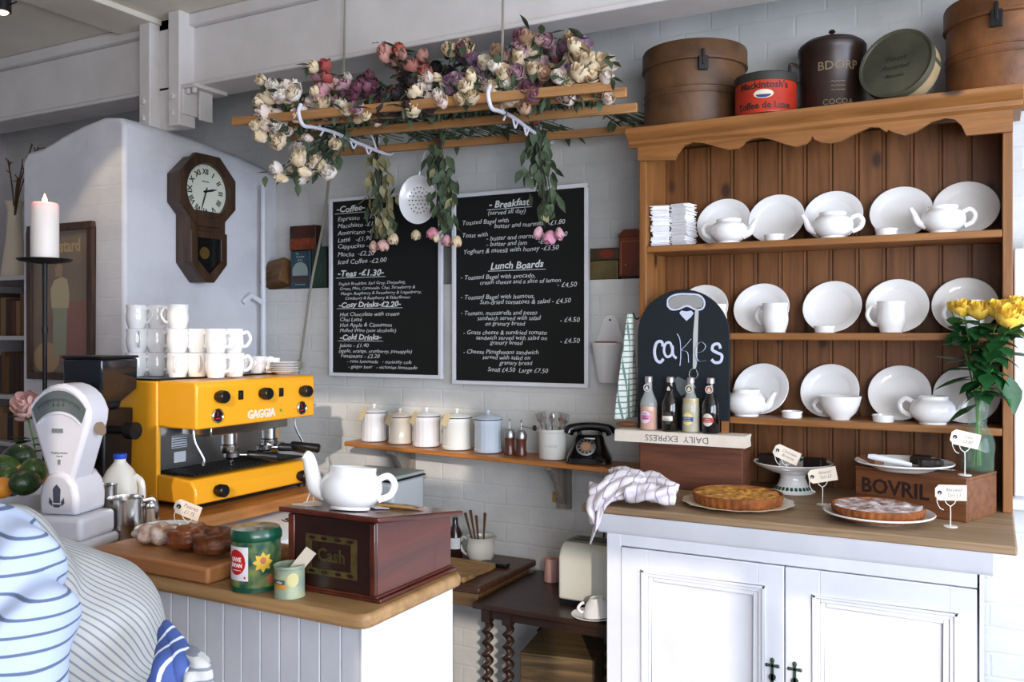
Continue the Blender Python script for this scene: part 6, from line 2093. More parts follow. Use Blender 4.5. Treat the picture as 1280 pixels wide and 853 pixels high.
b = MB(); b.box(-0.02, 0.025, -0.035, -0.030, 0.100, 0.106); b.build('number_plate', M_steel_dull, ph)
for s_ in (-1, 1):
    b = MB(); b.box(s_ * 0.045 - 0.01, s_ * 0.045 + 0.01, 0.005, 0.045, 0.112, 0.128)
    b.build('cradle_fork', M_blackgloss, ph, bevel=0.003)
b = MB(); b.tube(spline([(-0.095, 0.024, 0.118), (-0.085, 0.024, 0.136), (-0.05, 0.024, 0.146), (0, 0.024, 0.150), (0.05, 0.024, 0.146), (0.085, 0.024, 0.136), (0.095, 0.024, 0.118)], 5), [0.018 + 0.006 * abs(math.cos(PI * i / 30)) ** 3 for i in range(31)], 16)
b.build('handset', M_blackgloss, ph)

# cable below the shelf, wall socket
b = MB(); p = at(755, 596, y=WL - 0.012)
b.tube(spline([(p.x, p.y, p.z), (p.x + 0.002, p.y, p.z - 0.12), (p.x - 0.002, p.y, p.z - 0.3), (p.x, p.y, TT + 0.01)], 6), 0.0035, 8)
tag(b.build('cable', M_black), 'thin black cable running down the wall beside the cabinet', 'cable')
p = at(699, 622, y=WL - 0.003)
so = thing('wall_socket', 'small brass wall socket below the wall shelf', 'socket', p)
b = MB(); b.box(-0.03, 0.03, -0.012, 0, -0.022, 0.022); b.build('plate', M_brass, so, bevel=0.004)
b = MB(); b.box(-0.004, 0.004, -0.014, -0.0122, 0.004, 0.012); b.box(-0.012, -0.006, -0.014, -0.0122, -0.010, -0.004); b.box(0.006, 0.012, -0.014, -0.0122, -0.010, -0.004); b.build('pin_holes', M_black, so)

# white wall pocket
p = at(763, 432, y=WL - 0.004)
wp = thing('wall_pocket', 'white enamel wall pocket hanging between blackboard and dresser', 'wall pocket', p)
b = MB()
zt2, zb2 = at(763, 394, y=WL).z - p.z, at(763, 478, y=WL).z - p.z
b.prism([(-0.083, 0.0), (0.083, 0.0), (0.060, 0.03), (0.045, 0.075), (0.032, zt2 - 0.02), (0.018, zt2 - 0.004), (0, zt2), (-0.018, zt2 - 0.004), (-0.032, zt2 - 0.02), (-0.045, 0.075), (-0.060, 0.03)], -0.004, 0, 'y')
b.build('back_plate', M_enamel, wp, bevel=0.001)
b = MB()
N_ = 24
vs = []
for (r_, z) in ((0.083, 0.012), (0.080, 0.0), (0.052, zb2 + 0.004), (0.050, zb2)):
    for i in range(N_ + 1):
        a = PI + PI * i / N_
        vs.append((r_ * math.cos(a), -0.0045 + r_ * math.sin(a) * 0.9, z))
b.add(vs, [(j * (N_ + 1) + i, j * (N_ + 1) + i + 1, (j + 1) * (N_ + 1) + i + 1, (j + 1) * (N_ + 1) + i) for j in range(3) for i in range(N_)] + [tuple(3 * (N_ + 1) + i for i in range(N_ + 1))])
b.build('pocket', M_enamel, wp, solid=0.003, fix=False)
b = MB(); b.M = Tr(0, -0.0042, zt2 - 0.022) @ Rx(PI / 2); b.lathe([(0, 0), (0.005, 0), (0.005, 0.001), (0, 0.001)], 14); b.build('hanging_hole', M_black, wp)
b = MB(); b.box(-0.055, 0.045, -0.045, -0.030, -0.008, 0.006); tag(b.build('wooden_spatula', M_pine, None, p + Vector((0, 0, 0.012)), bevel=0.003), 'short wooden strip lying in the white wall pocket', 'utensil')
# ------------------------------------------------------------------ on the brick ledge
M_gtin = mat('green_tin', '2c4436', 0.45, col2='1d3026', vs=12)
yl = 3.725
xl0, xl1 = at(324, 350, y=yl).x, at(364, 350, y=yl).x
wb = thing('wooden_box', 'small brown wooden box tipped on its edge at the left end of the brick ledge', 'box', ((xl0 + xl1) / 2, yl - 0.02, LEDGE + 0.03), -0.15, None, None)
wb.rotation_euler = (math.radians(-24), math.radians(-8), -0.15)
w_, h_ = (xl1 - xl0) * 0.80, 0.135
b = MB(); b.box(-w_ / 2, w_ / 2, -0.035, 0.055, 0, h_); b.build('body', wood('old_box', '7b5936', '5b3e22', 'X', 8, 0.5), wb, bevel=0.003)
b = MB(); b.box(-w_ / 2 - 0.004, w_ / 2 + 0.004, -0.041, -0.036, 0, 0.028); b.box(-0.022, 0.008, -0.040, -0.036, 0.045, 0.062); b.build('lid_edge', wood('old_box_dark', '5d3d22', '402814', 'X', 8, 0.5), wb, bevel=0.001)
def small_tin(name, label, pxa, pxb, z0, z1, m, y=3.73, d=0.05, rz=0.0, deco=None):
    xa, xb = at(pxa, 320, y=y).x, at(pxb, 320, y=y).x
    w = xb - xa
    t = thing(name, label, 'tin', ((xa + xb) / 2, y, z0), rz)
    b = MB(); b.box(-w / 2, w / 2, -d / 2, d / 2, 0.0005, z1 - z0); body = b.build('body', m, t, bevel=0.006, seg=3)
    if deco:
        for nm, mm, fn in deco:
            b = MB(); fn(b, w, z1 - z0, -d / 2 - 0.0006); b.build(nm, mm, body, smooth=False)
    return t
M_blue_t = mat('blue_tin', '2f4a58', 0.4, col2='263c48', vs=9)
zb0 = LEDGE + 0.0005
zb1 = at(380, 313, y=3.70).z
def blue_deco(b, w, h, y):
    b.prism([(-w * .38, h * .35), (w * .38, h * .35)] + [(w * .38 * math.cos(a), h * .48 + h * .22 * math.sin(a)) for a in [PI * i / 16 for i in range(17)]], y - .0004, y, 'y')
def blue_txt(b, w, h, y):
    b.text('The', 0.014, Tr(-0.02, y, h * .90) @ FACE, 'CENTER', .2); b.text('Genuine', 0.016, Tr(0, y, h * .82) @ FACE, 'CENTER', .2); b.text('& Co', 0.015, Tr(0, y, h * .73) @ FACE, 'CENTER', .2)
    b.text('Tea Merchants', 0.011, Tr(0, y, h * .10) @ FACE, 'CENTER')
def blue_band(b, w, h, y): b.box(-w * .42, w * .42, y - .0004, y, h * .18, h * .32)
small_tin('tea_tin', 'blue printed tea tin with a pale arch under the brown tin on the ledge', 367, 391, zb0, zb1, M_blue_t, 3.735, 0.05, 0.05,
          [('arch_print', mat('grey_print', '8d9c98', 0.5), blue_deco), ('lettering', mat('pale_ink', '9fb0a8', 0.5), blue_txt), ('band', mat('brown_band', '4a3330', 0.5), blue_band)])
zc1 = at(380, 281.5, y=3.70).z
def rust(b, w, h, y): b.box(-w * .48, w * .46, y - .0004, y, h * .04, h * .48)
small_tin('cocoa_tin', 'reddish brown tin standing on top of the blue tea tin on the ledge', 366.5, 398, zb1 + 0.0008, zc1, mat('brown_tin', '4d2416', 0.4, col2='2c1a12', vs=11), 3.735, 0.055, 0.05,
          [('orange_panel', mat('rust_panel', '8e3e1a', 0.5, col2='5c2412', vs=30), rust)])
small_tin('green_caddy', 'dark green tin half behind the rope beside the left blackboard', 394, 412, zb0, at(400, 308, y=3.70).z, M_gtin, 3.745, 0.06, 0)
p0_ = at(757, 349, y=3.735)
small_tin('printed_tin', 'yellow-brown printed tin on the ledge right of the blackboards, lower of two', 736, 776, zb0, at(757, 325.5, y=3.70).z, mat('ochre_tin', '6e6238', 0.5, col2='544a2c', vs=14), 3.735, 0.07)
def ov(b, w, h, y): b.prism(arc(w * .16, h * .5, w * .22, 0, 2 * PI, 20, h * .32)[:-1], y - .0005, y, 'y')
small_tin('oval_tin', 'flat brown tin with a red oval on top of the ochre ledge tin', 735, 777, at(757, 325.5, y=3.70).z + 0.0008, at(757, 310, y=3.70).z, mat('olive_tin', '4f4028', 0.5, col2='3a2f1e', vs=12), 3.735, 0.07, 0,
          [('red_oval', mat('red_oval', '7c2c1c', 0.5), ov)])
x_ = at(793, 320, y=3.735).x
cl_ = thing('lacquer_cabinet', 'small red-brown lacquered cabinet with a rounded top between ledge tins and dresser', 'box', (x_, 3.735, LEDGE + 0.012))
M_lac = mat('red_lacquer', '7a3418', 0.3, col2='5a2410', vs=9, coat=0.4)
hc = at(793, 290, y=3.70).z - LEDGE - 0.012
b = MB(); b.box(-0.055, 0.055, -0.045, 0.045, 0, hc - 0.02); b.prism([(-0.058, hc - 0.02), (0.058, hc - 0.02), (0.058, hc - 0.01), (0.03, hc + 0.012), (-0.03, hc + 0.012), (-0.058, hc - 0.01)], -0.048, 0.046, 'y'); b.build('body', M_lac, cl_, bevel=0.002)
b = MB(); b.box(-0.046, -0.043, -0.0475, -0.0452, 0.01, hc - 0.04); b.box(-0.043, 0.045, -0.0475, -0.0452, hc - 0.043, hc - 0.04); b.build('door_line', mat('pale_lacquer', 'a87448', 0.4), cl_)
b = MB(); b.box(-0.05, 0.05, -0.04, 0.04, -0.0115, 0); b.build('plinth', M_iron, cl_)
b = MB(); b.ell((-0.02, -0.050, 0.05), (0.008, 0.006, 0.006), 10, 6); b.build('catch', M_brass, cl_)

# ------------------------------------------------------------------ slatted airer with dried flowers
AZ = 2.37
A = at(291, 152.5, z=AZ); Bp = at(765, 108, z=AZ)
e_ = (Bp - A); e_.z = 0; LEN = e_.length; e_.normalize()
nn = Vector((-e_.y, e_.x, 0))
ang_ = math.atan2(e_.y, e_.x)
air = thing('hanging_airer', 'wooden slatted airer hung on ropes below the beam, heaped with dried roses', 'airer', (A.x, A.y, AZ), ang_)
s4 = at(805, 157, z=AZ) - A
off4 = s4.dot(nn)
s3o = (at(791, 128, z=AZ) - A).dot(nn)
offs = [0, 0.12, s3o, off4]
ext_ = [LEN, (at(780, 111, z=AZ) - A).dot(e_), (at(791, 128, z=AZ) - A).dot(e_), s4.dot(e_)]
o546 = [(at(546, py, z=AZ) - A).dot(nn) for py in (137, 156, 181)]
s3o, off4 = o546[1], o546[2]
OFFS = [0] + o546
ext_ = [LEN, (at(780, 111, z=AZ) - A).dot(e_), (at(791, 128, z=AZ) - A).dot(e_), (at(804, 157, z=AZ) - A).dot(e_)]
for i, (o_, L_) in enumerate(zip(OFFS, ext_)):
    b = MB()
    b.box(0.0 if i == 0 else 0.02, L_, o_ - 0.010, o_ + 0.010, -0.018, 0.018)
    b.build('slat', M_slat, air, bevel=0.003)
def along(px, py): return (at(px, py, z=AZ) - A).dot(e_)
for k, (px, py) in enumerate(((380, 143), (617, 122))):
    s_ = along(px, py)
    b = MB()
    zz = -0.024
    b.tube(spline([(s_, -0.035, 0.035), (s_ - 0.004, -0.045, 0.0), (s_, -0.02, zz - 0.02), (s_, 0.06, zz - 0.012), (s_, 0.3 * off4, zz), (s_, 0.62 * off4, zz - 0.004), (s_, off4 + 0.03, zz), (s_, off4 + 0.05, 0.02)], 6), 0.008, 8)
    b.tube(spline([(s_, 0.10, zz), (s_, 0.16, 0.035), (s_, off4 * 0.5, 0.075), (s_, off4 - 0.16, 0.035), (s_, off4 - 0.10, zz)], 6), 0.005, 8)
    for q in range(7):
        yq_ = 0.14 + q * (off4 - 0.28) / 6
        b.tube([(s_, yq_, zz), (s_, yq_ + 0.03 * (1 if q % 2 else -1), zz - 0.035)], 0.0045, 6)
    b.build('iron_bracket', M_white_iron, air)
    b = MB()
    top = at(443 if k == 0 else 637, 0, t=3.2)
    ctr = air.matrix_world if False else None
    ro_ = off4 * (0.42 if k == 0 else 0.12)
    pr = Vector((s_, ro_, zz if k else 0.07))
    b.tube([pr, Vector((s_ + 0.012, ro_, CEIL - AZ - 0.004))], 0.0055, 6)
    b.build('rope', M_rope, air)
# the free rope runs down to a cleat on the wall
b = MB()
pts = [at(424, 150, y=3.35), at(416, 185, y=3.42), at(404, 280, y=3.63), at(389, 356, y=3.655), at(376, 450, y=3.66)]
b.tube(spline(pts, 5), 0.007, 8)
b.ell(at(374, 456, y=3.662), (0.02, 0.014, 0.028), 12, 8)
b.tube([at(374, 462, y=3.662), at(373, 520, y=3.665)], 0.004, 6)
tag(b.build('pulley_rope', M_rope), 'pale rope slanting from the airer down past the left blackboard to the wall', 'rope')

def airpt(s_, o_, z_): return (s_, o_, z_)
CREAM, WHITE = 'e9d9bb', 'efe6da'
PAL = {'cream': [CREAM, 'efe6da', 'e2cfae', 'e6d2c4'], 'mixl': [CREAM, WHITE, 'a84e48', 'b8848c', 'd9c4a4'], 'plum': ['6f3c4c', '83505f', '5e2f3e'], 'coral': ['b25840', 'b87468', 'cc9488'], 'black': ['1f1216', '2a161a', '241410'],
       'lilac': ['a08099', '8f6c84', 'c9a8b4', 'c8b08c', '7d4656'], 'blush': ['dcbcb2', 'd3bd9c', 'bd94a0', 'e2d8c2', 'e9d9bb'], 'mauve': ['7c4a60', '94606c', 'a8646a', 'c9a488']}
def bunch(label, s0, o0, pal, n_, spread, seed, back=1.0, size=0.036, zlo=0.03, zhi=0.17, group='dried rose bunches on the airer', leafm=None):
    n_ = int(n_ * 1.9); size *= 1.02; spread *= 1.15
    r_ = random.Random(seed)
    t = thing('dried_rose_bunch', label, 'dried flowers', (0, 0, 0), 0, group)
    M = Tr(A.x, A.y, AZ) @ Rz(ang_)
    c = M @ Vector((s0, o0, 0.06))
    t.location = c
    t.rotation_euler = (0, 0, ang_)
    sb, lb = MB(), MB()
    tie = Vector((back * 0.10, 0.22, 0.0))
    for i in range(n_):
        hx, hy, hz_ = r_.gauss(0, spread), r_.uniform(-0.05, 0.10), r_.uniform(zlo, zhi) - 0.06
        hz_ -= abs(hx) * 0.25
        if hy < -0.02: hz_ = min(hz_, 0.03)
        h = Vector((hx, hy, hz_))
        sz = size * r_.uniform(0.85, 1.25)
        rose_head(t, h, (hx * 3 - 0.3 * back + r_.uniform(-.4, .4), -0.7 + r_.uniform(-.4, .3), 0.35 + r_.uniform(-.3, .5)), sz * 1.55, r_.choice(PAL[pal]), r_.choice(['open', 'mid', 'mid', 'bud']))
        e2 = tie + Vector((back * r_.uniform(.05, .22), r_.uniform(0.0, .18), r_.uniform(-.06, .02)))
        sb.tube(spline([h - Vector((0, -0.02, 0.01)), h.lerp(tie, .5) + Vector((0, 0, -0.015)), tie + Vector((r_.uniform(-.012, .012), 0, r_.uniform(-.01, .01))), e2], 4), 0.0022, 5)
        for q in range(8):
            f_ = r_.uniform(-0.15, 1.0)
            pp = h.lerp(tie, f_)
            leaf(lb, pp, (r_.uniform(-1, 1), r_.uniform(-.8, .8), r_.uniform(-1.0, .5)), r_.uniform(.04, .07), r_.uniform(.012, .02), r_.uniform(0, .5))
    sb.build('stems', M_stem, t)
    lb.build('leaves', leafm or M_leaf, t, fix=False, ang=60)
    return t
def S(px): return along(px, 152 - (px - 291) * 0.094)
bunch('bunch of cream dried roses at the far left end of the airer, spilling over', S(345), 0.03, 'cream', 15, 0.050, 21, 1, 0.036, -0.02, 0.20)
bunch('cream dried roses drooping below the left end of the airer', S(352), 0.16, 'cream', 9, 0.060, 36, 1, 0.034, -0.20, -0.04)
bunch('cream dried roses at the extreme left of the airer, drooping over its front slat', S(332), 0.0, 'cream', 7, 0.045, 37, 1, 0.034, -0.10, 0.06)
bunch('cream and red dried roses, second bunch from the left on the airer', S(385), 0.05, 'mixl', 15, 0.055, 22, 1, 0.034, 0.02, 0.25)
bunch('cream and pink dried roses next to the plum-coloured ones', S(420), 0.04, 'blush', 11, 0.045, 23, 1, 0.032, 0.0, 0.15)
bunch('plum-coloured dried roses left of the near-black bunch', S(447), 0.04, 'plum', 12, 0.038, 24, 1, 0.030, 0.05, 0.17)
bunch('near-black dried roses on the front slat of the airer', S(490), 0.04, 'black', 16, 0.060, 25, 1, 0.032, 0.0, 0.13)
bunch('coral dried roses standing up above the near-black bunch', S(482), 0.16, 'coral', 10, 0.065, 26, 1, 0.034, 0.16, 0.30)
bunch('cream dried roses with one near-black head, right of the near-black bunch', S(535), 0.03, 'cream', 9, 0.050, 27, 1, 0.034, 0.0, 0.12)
bunch('dark leafy dried rose bunch near the middle of the airer', S(528), 0.17, 'black', 9, 0.060, 28, -1, 0.030, 0.10, 0.27)
bunch('lilac dried roses left of the right-hand bracket', S(570), 0.08, 'lilac', 15, 0.055, 29, -1, 0.034, 0.04, 0.25)
bunch('cream and peach dried roses on the front slat above the right-hand bracket', S(606), 0.02, 'cream', 10, 0.050, 30, -1, 0.036, 0.0, 0.13)
bunch('plum and pink dried roses at the top of the heap', S(625), 0.14, 'mauve', 14, 0.055, 31, -1, 0.034, 0.12, 0.28)
bunch('blush dried roses between the right-hand rope and the right end', S(655), 0.07, 'blush', 15, 0.055, 32, -1, 0.036, 0.04, 0.24)
bunch('mauve dried roses low on the front slat near its right end', S(682), 0.03, 'mauve', 10, 0.045, 33, -1, 0.034, 0.0, 0.12)
bunch('lilac and cream dried roses above the mauve ones near the right end', S(700), 0.12, 'lilac', 13, 0.050, 34, -1, 0.034, 0.10, 0.24)
bunch('cream dried roses at the right end of the airer', S(728), 0.04, 'cream', 13, 0.042, 35, -1, 0.038, -0.02, 0.18)

# long dark stems poking back over the rear slats
def stems_bundle(label, s0, s1, o0, o1, n_, seed, z0=0.035):
    r_ = random.Random(seed)
    b = MB()
    for i in range(n_):
        a = Vector((s0 + r_.uniform(-.04, .04), o0 + r_.uniform(-.02, .02), z0 + r_.uniform(0, .03)))
        c = Vector((s1 + r_.uniform(-.14, .14), o1 + r_.uniform(-.05, .1), z0 + r_.uniform(-.01, .0)))
        b.tube(spline([a, a.lerp(c, .5) + Vector((0, 0, r_.uniform(0, .01))), c], 3), 0.0024, 5)
        for q in range(3):
            leaf(b, a.lerp(c, r_.random()), (r_.uniform(-1, 1), r_.uniform(-1, 1), r_.uniform(-.6, .4)), r_.uniform(.04, .08), .014, .3)
    return tag(b.build('dried_stem_bundle', M_leaf, None, (A.x, A.y, AZ), (0, 0, ang_), fix=False, ang=60), label, 'dried flowers', 'dried stems on the airer')
stems_bundle('dark stems lying back across the rear slats at the right end', LEN - 0.24, LEN + 0.02, 0.15, off4 + 0.12, 16, 1)
stems_bundle('dark stems lying back across the rear slats in the middle', LEN * .58, LEN * .72, 0.15, off4 + 0.16, 22, 2)
stems_bundle('grey-green leafy stems across the rear slats near the left bracket', LEN * .30, LEN * .40, 0.12, off4 + 0.05, 20, 3)
stems_bundle('dark leafy stems across the rear slats between the two brackets', LEN * .44, LEN * .56, 0.10, off4 + 0.02, 22, 7)
stems_bundle('grey-green leafy stems at the left end of the airer', LEN * .10, LEN * .22, 0.10, off4 - 0.10, 16, 4)

def hung_bunch(label, pxt, pyt, pts, yy, cols, seed, heads, pale):
    """a bunch tied to the rear slat, heads down"""
    r_ = random.Random(seed)
    top = at(pxt, pyt, y=yy)
    t = thing('hanging_rose_bunch', label, 'dried flowers', top, 0, 'rose bunches hanging upside down')
    P_ = spline([at(px, py, y=yy) - top for px, py in pts], 6)
    sb, l1, l2 = MB(), MB(), MB()
    for i in range(9):
        a = Vector((r_.uniform(-.012, .012), r_.uniform(-.012, .012), 0.0))
        k = [p + Vector((r_.uniform(-.01, .01) * (j / 6 + 1), r_.uniform(-.01, .01), 0)) for j, p in enumerate(P_[::4])]
        sb.tube(spline([a + Vector((r_.uniform(-.02, .02), 0, 0.07))] + [a + q for q in k], 3), 0.0028, 5)
    for i in range(90):
        f_ = 0.25 + 0.70 * r_.random()
        c = P_[min(len(P_) - 1, int(f_ * (len(P_) - 1)))]
        wdt = 0.055 * math.sin(PI * min(1, (f_ - 0.12) * 1.05)) + 0.01
        pp = c + Vector((r_.uniform(-wdt, wdt), r_.uniform(-wdt, wdt), r_.uniform(-.01, .01)))
        leaf(l2 if (r_.random() < pale) else l1, pp, (r_.uniform(-.7, .7), r_.uniform(-.7, .4), -1), r_.uniform(.05, .085), r_.uniform(.012, .021), r_.uniform(-.2, .4), up=(r_.uniform(-1, 1), -1, .2))
    sb.build('stems', M_stem, t); l1.build('leaves', M_leaf, t, fix=False, ang=60); l2.build('pale_leaves', M_leaf_pale, t, fix=False, ang=60)
    b = MB(); z = at(pxt, pyt + 16, y=yy).z - top.z
    b.lathe([(0.018, z), (0.021, z + 0.003), (0.021, z + 0.007), (0.018, z + 0.01)], 14)
    b.build('red_band', mat('rubber_band', '8c3a34', 0.6), t)
    b = MB(); b.tube(spline([(0, 0, 0.07), (0.02, -0.01, 0.09), (0.036, -0.02, 0.05), (0.036, -0.02, 0.0), (0.024, -0.01, -0.03)], 5), 0.004, 8)
    b.build('hook', M_white_iron, t)
    for (px, py, s_, c, sh_) in heads:
        q = at(px, py, y=yy - 0.02) - top
        rose_head(t, q, (r_.uniform(-.3, .3), -0.25, -1), s_, c, sh_)
    return t
hung_bunch('pale-leaved rose bunch hanging upside down in front of the drinks blackboard', 470, 172, [(470, 172), (472, 205), (476, 250), (480, 300)], 3.42, None, 41,
           [(467, 307, .052, 'e6c0b0', 'bud'), (479, 306, .056, 'ddb0a8', 'mid'), (492, 298, .052, 'e9d9bb', 'mid')], 0.65)
hung_bunch('middle rose bunch hanging upside down beside the white skimmer', 550, 160, [(550, 160), (549, 190), (552, 240), (556, 292)], 3.46, None, 42,
           [(520, 293, .046, 'e9d9bb', 'mid'), (541, 291, .056, 'd98f9c', 'mid'), (546, 296, .046, 'e9d9bb', 'bud'), (558, 300, .052, 'd9a0a4', 'mid'), (571, 301, .050, 'e2c8a4', 'mid')], 0.22)
hung_bunch('green-leaved rose bunch hanging upside down in front of the food blackboard', 668, 140, [(668, 140), (672, 175), (680, 225), (686, 285)], 3.40, None, 43,
           [(673, 290, .054, 'd8a8b0', 'bud'), (687, 296, .060, 'cf8fa4', 'mid'), (699, 291, .052, 'd9a6b4', 'bud')], 0.06)
best = None
for k in range(200):
    c_ = A + e_ * (k * 0.005) + nn * s3o
    dp = c_.x * FX + c_.y * FY
    err = abs(640 + FOC * (c_.x * RX + c_.y * RY) / dp - 370)
    if best is None or err < best[0]: best = (err, c_)
p = at(370, 214, y=best[1].y)
t = thing('dangling_rose', 'single cream rose dangling below the left end of the airer', 'dried flowers', p)
rose_head(t, (0, 0, 0), (0.1, -1, 0.1), 0.068, 'e9d9bb', 'open')
b = MB(); b.tube([(0, 0.01, 0.0), (0.0, 0.012, 0.06), (0.0, 0.0, AZ - p.z - 0.017)], 0.0016, 5); b.build('stem', M_stem, t)

# white enamel skimmer
p = at(523, 250, y=3.50)
sk = thing('skimmer', 'round white enamel skimmer with punched holes hanging behind the middle rose bunch', 'skimmer', p, 0.35)
b = MB(); b.M = Rx(PI / 2) @ Rz(0.0)
b.lathe([(0, -0.022), (0.05, -0.018), (0.085, -0.008), (0.113, 0.008), (0.115, 0.012), (0.111, 0.012), (0.084, -0.004), (0.05, -0.014), (0, -0.018)], 40, sx=0.80)
b.build('bowl', M_enamel, sk)
b = MB()
for j, rr in enumerate((0.0, 0.02, 0.04, 0.06)):
    for i in range(max(1, 6 * j)):
        a = 2 * PI * i / max(1, 6 * j)
        b.M = Rx(PI / 2) @ Tr(rr * math.cos(a) * .8, rr * math.sin(a), (-0.0186 + 0.0 if rr < .03 else -0.0165 + (0.0035 if rr > .05 else 0)) + 0.0)
        b.M = Rx(PI / 2) @ Tr(rr * math.cos(a) * .8, rr * math.sin(a), [-0.0175, -0.0168, -0.0150, -0.0110][j])
        b.lathe([(0, 0), (0.0036, 0), (0.0036, 0.0008), (0, 0.0008)], 8)
b.build('holes', M_black, sk)
b = MB(); b.tube(spline([(0, 0, 0.105), (0.03, 0.0, 0.22), (0.05, -0.01, AZ - p.z - 0.03)], 5), 0.005, 8); b.build('handle', M_enamel, sk)

# ------------------------------------------------------------------ left background
fx0, fx1 = at(39, 380, y=CY0).x, at(120, 380, y=CY0).x
fz0, fz1 = at(80, 475, y=CY0).z, at(80, 280, y=CY0).z
pc = thing('framed_poster', 'old framed poster of a standing figure on the chimney breast behind the candle', 'picture', (fx0, CY0 - 0.001, fz0))
W_, H_ = fx1 - fx0, fz1 - fz0
M_fr = wood('poster_frame', '4a3020', '22160e', 'Z', 9, 0.5)
b = MB(); f = 0.035
b.box(0, W_, -0.025, 0, 0, f); b.box(0, W_, -0.025, 0, H_ - f, H_); b.box(0, f, -0.025, 0, f, H_ - f); b.box(W_ - f, W_, -0.025, 0, f, H_ - f)
b.build('frame', M_fr, pc, bevel=0.003)
b = MB(); b.box(f, W_ - f, -0.008, -0.001, f, H_ - f); bk = b.build('print', mat('poster_brown', '6d5534', 0.5, col2='57432a', vs=5), pc)
def flat(pts, m, nm, yy): 
    b = MB(); b.prism([(x * W_, z * H_) for x, z in pts], yy - 0.0004, yy, 'y'); return b.build(nm, m, bk, smooth=False)
flat([(.12, .10), (.88, .10), (.88, .42), (.12, .42)], mat('poster_rust', '6a3a20', 0.5, col2='5a4426', vs=12), 'ground', -0.0084)
flat([(.60, .14), (.86, .14), (.86, .50), (.60, .50)], mat('poster_table', '74341e', 0.5), 'printed_table', -0.0089)
flat([(.36, .46), (.62, .46), (.63, .56), (.60, .64), (.52, .66), (.40, .64), (.34, .58)], mat('poster_cream', 'a89a72', 0.5), 'printed_shirt', -0.0094)
flat([(.38, .16), (.58, .16), (.60, .46), (.38, .46)], mat('poster_grey', '7d8064', 0.5), 'printed_trousers', -0.0094)
flat([(.42, .66), (.52, .66), (.53, .73), (.47, .75), (.41, .72)], mat('poster_skin', '8a6844', 0.5), 'printed_head', -0.0097)
flat([(.22 + .2 * math.cos(a) + .06, .14 + .10 * math.sin(a)) for a in [2 * PI * i / 20 for i in range(20)]], mat('poster_tan', '9a7a48', 0.5), 'printed_mound', -0.0092)
b = MB(); b.text("'s Mustard", 0.085, Tr(W_ * .47, -0.009, H_ * .82) @ FACE, 'CENTER', 0, 0.0004, 0.9, off=0.002); b.build('lettering', mat('poster_gold', 'a3854a', 0.5), bk)
b = MB(); b.box(f, W_ - f, -0.0125, -0.0115, f, H_ - f)
gm = mat('picture_glass', 'ffffff', 0.04)
gm.node_tree.nodes['Principled BSDF'].inputs['Alpha'].default_value = 0.05
b.build('glass', gm, pc)

# candle on a tall iron holder
cpz = at(55, 325, t=3.20).z
cpos = at(56, 325, y=2.06)
cd = thing('candle_holder', 'tall dark iron candle holder with a wide drip plate in front of the framed poster', 'candlestick', (cpos.x, 2.06, CO))
hz_ = cpz - CO
b = MB(); b.lathe([(0, 0.001), (0.07, 0.001), (0.07, 0.006), (0.02, 0.016), (0.008, 0.03), (0, 0.03)], 32); b.build('base', M_iron, cd)
b = MB(); b.lathe([(0.008, 0.03), (0.008, hz_ * .3), (0.013, hz_ * .32), (0.008, hz_ * .34), (0.008, hz_ * .7), (0.012, hz_ * .72), (0.008, hz_ * .74), (0.009, hz_ - 0.01), (0, hz_ - 0.01), (0, .03)], 14); b.build('stem', M_iron, cd)
b = MB(); b.lathe([(0, hz_ - 0.010), (0.03, hz_ - 0.010), (0.085, hz_ - 0.002), (0.094, hz_ + 0.006), (0.090, hz_ + 0.007), (0.08, hz_ + 0.002), (0, hz_)], 40); b.build('drip_plate', M_iron, cd)
ca = thing('candle', 'thick lit white pillar candle on the iron drip plate', 'candle', (cpos.x, 2.06, cpz + 0.0008))
hc_ = at(56, 252, t=3.20).z - cpz
b = MB(); b.lathe([(0, 0), (0.046, 0), (0.047, 0.004), (0.047, hc_ - 0.012), (0.044, hc_ - 0.002), (0.038, hc_), (0.032, hc_ - 0.010), (0.012, hc_ - 0.016), (0, hc_ - 0.016)], 40, wob=lambda a, j: 1 + (0.02 * math.sin(3 * a) if j > 3 else 0))
b.build('wax', mat('candle_wax', 'f6ece4', 0.4, sss=0.4), ca)
b = MB(); b.tube([(0, 0, hc_ - 0.016), (0.001, 0, hc_ + 0.002)], 0.0015, 6); b.build('wick', M_black, ca)
b = MB(); b.lathe([(0, hc_ - 0.004), (0.006, hc_ + 0.002), (0.008, hc_ + 0.010), (0.005, hc_ + 0.022), (0, hc_ + 0.034)], 16); b.build('flame', mat('flame', 'ffd27a', 0.5, emit=30), ca)
lamp('candle_light', 'POINT', (cpos.x, 2.06 - 0.0, cpz + hc_ + 0.05), (0, 0, -1), 0.8, (1.0, 0.65, 0.35), shadow_soft_size=0.02)

# bookcase in the recess, books, vase with twigs
BX0, BX1, BYF = -5.6, CX0 - 0.03, 3.10
bc = thing('bookcase', 'white bookcase in the recess left of the chimney breast', 'bookcase', (0, 0, 0))
M_bw = mat('bookcase_paint', 'cbc8c8', 0.5)
zs_ = [at(12, py, y=BYF).z for py in (345, 420, 494, 553)]
b = MB(); b.box(BX0, BX0 + .03, BYF, 3.66, FLOOR, zs_[0]); b.build('side_panel', M_bw, bc)
b = MB(); b.box(BX1 - .03, BX1, BYF, 3.66, FLOOR, zs_[0]); b.build('side_panel', M_bw, bc)
b = MB(); b.box(BX0 + .03, BX1 - .03, 3.64, 3.66, FLOOR, zs_[0] - .03); b.build('back_panel', mat('bookcase_back', '3a2c24', 0.7), bc)
for i, z in enumerate(zs_):
    b = MB(); b.box(BX0 + .03 * (i > 0), BX1 - .03 * (i > 0), BYF, 3.64, z - 0.025, z); b.build('shelf', M_bw, bc, bevel=0.003)
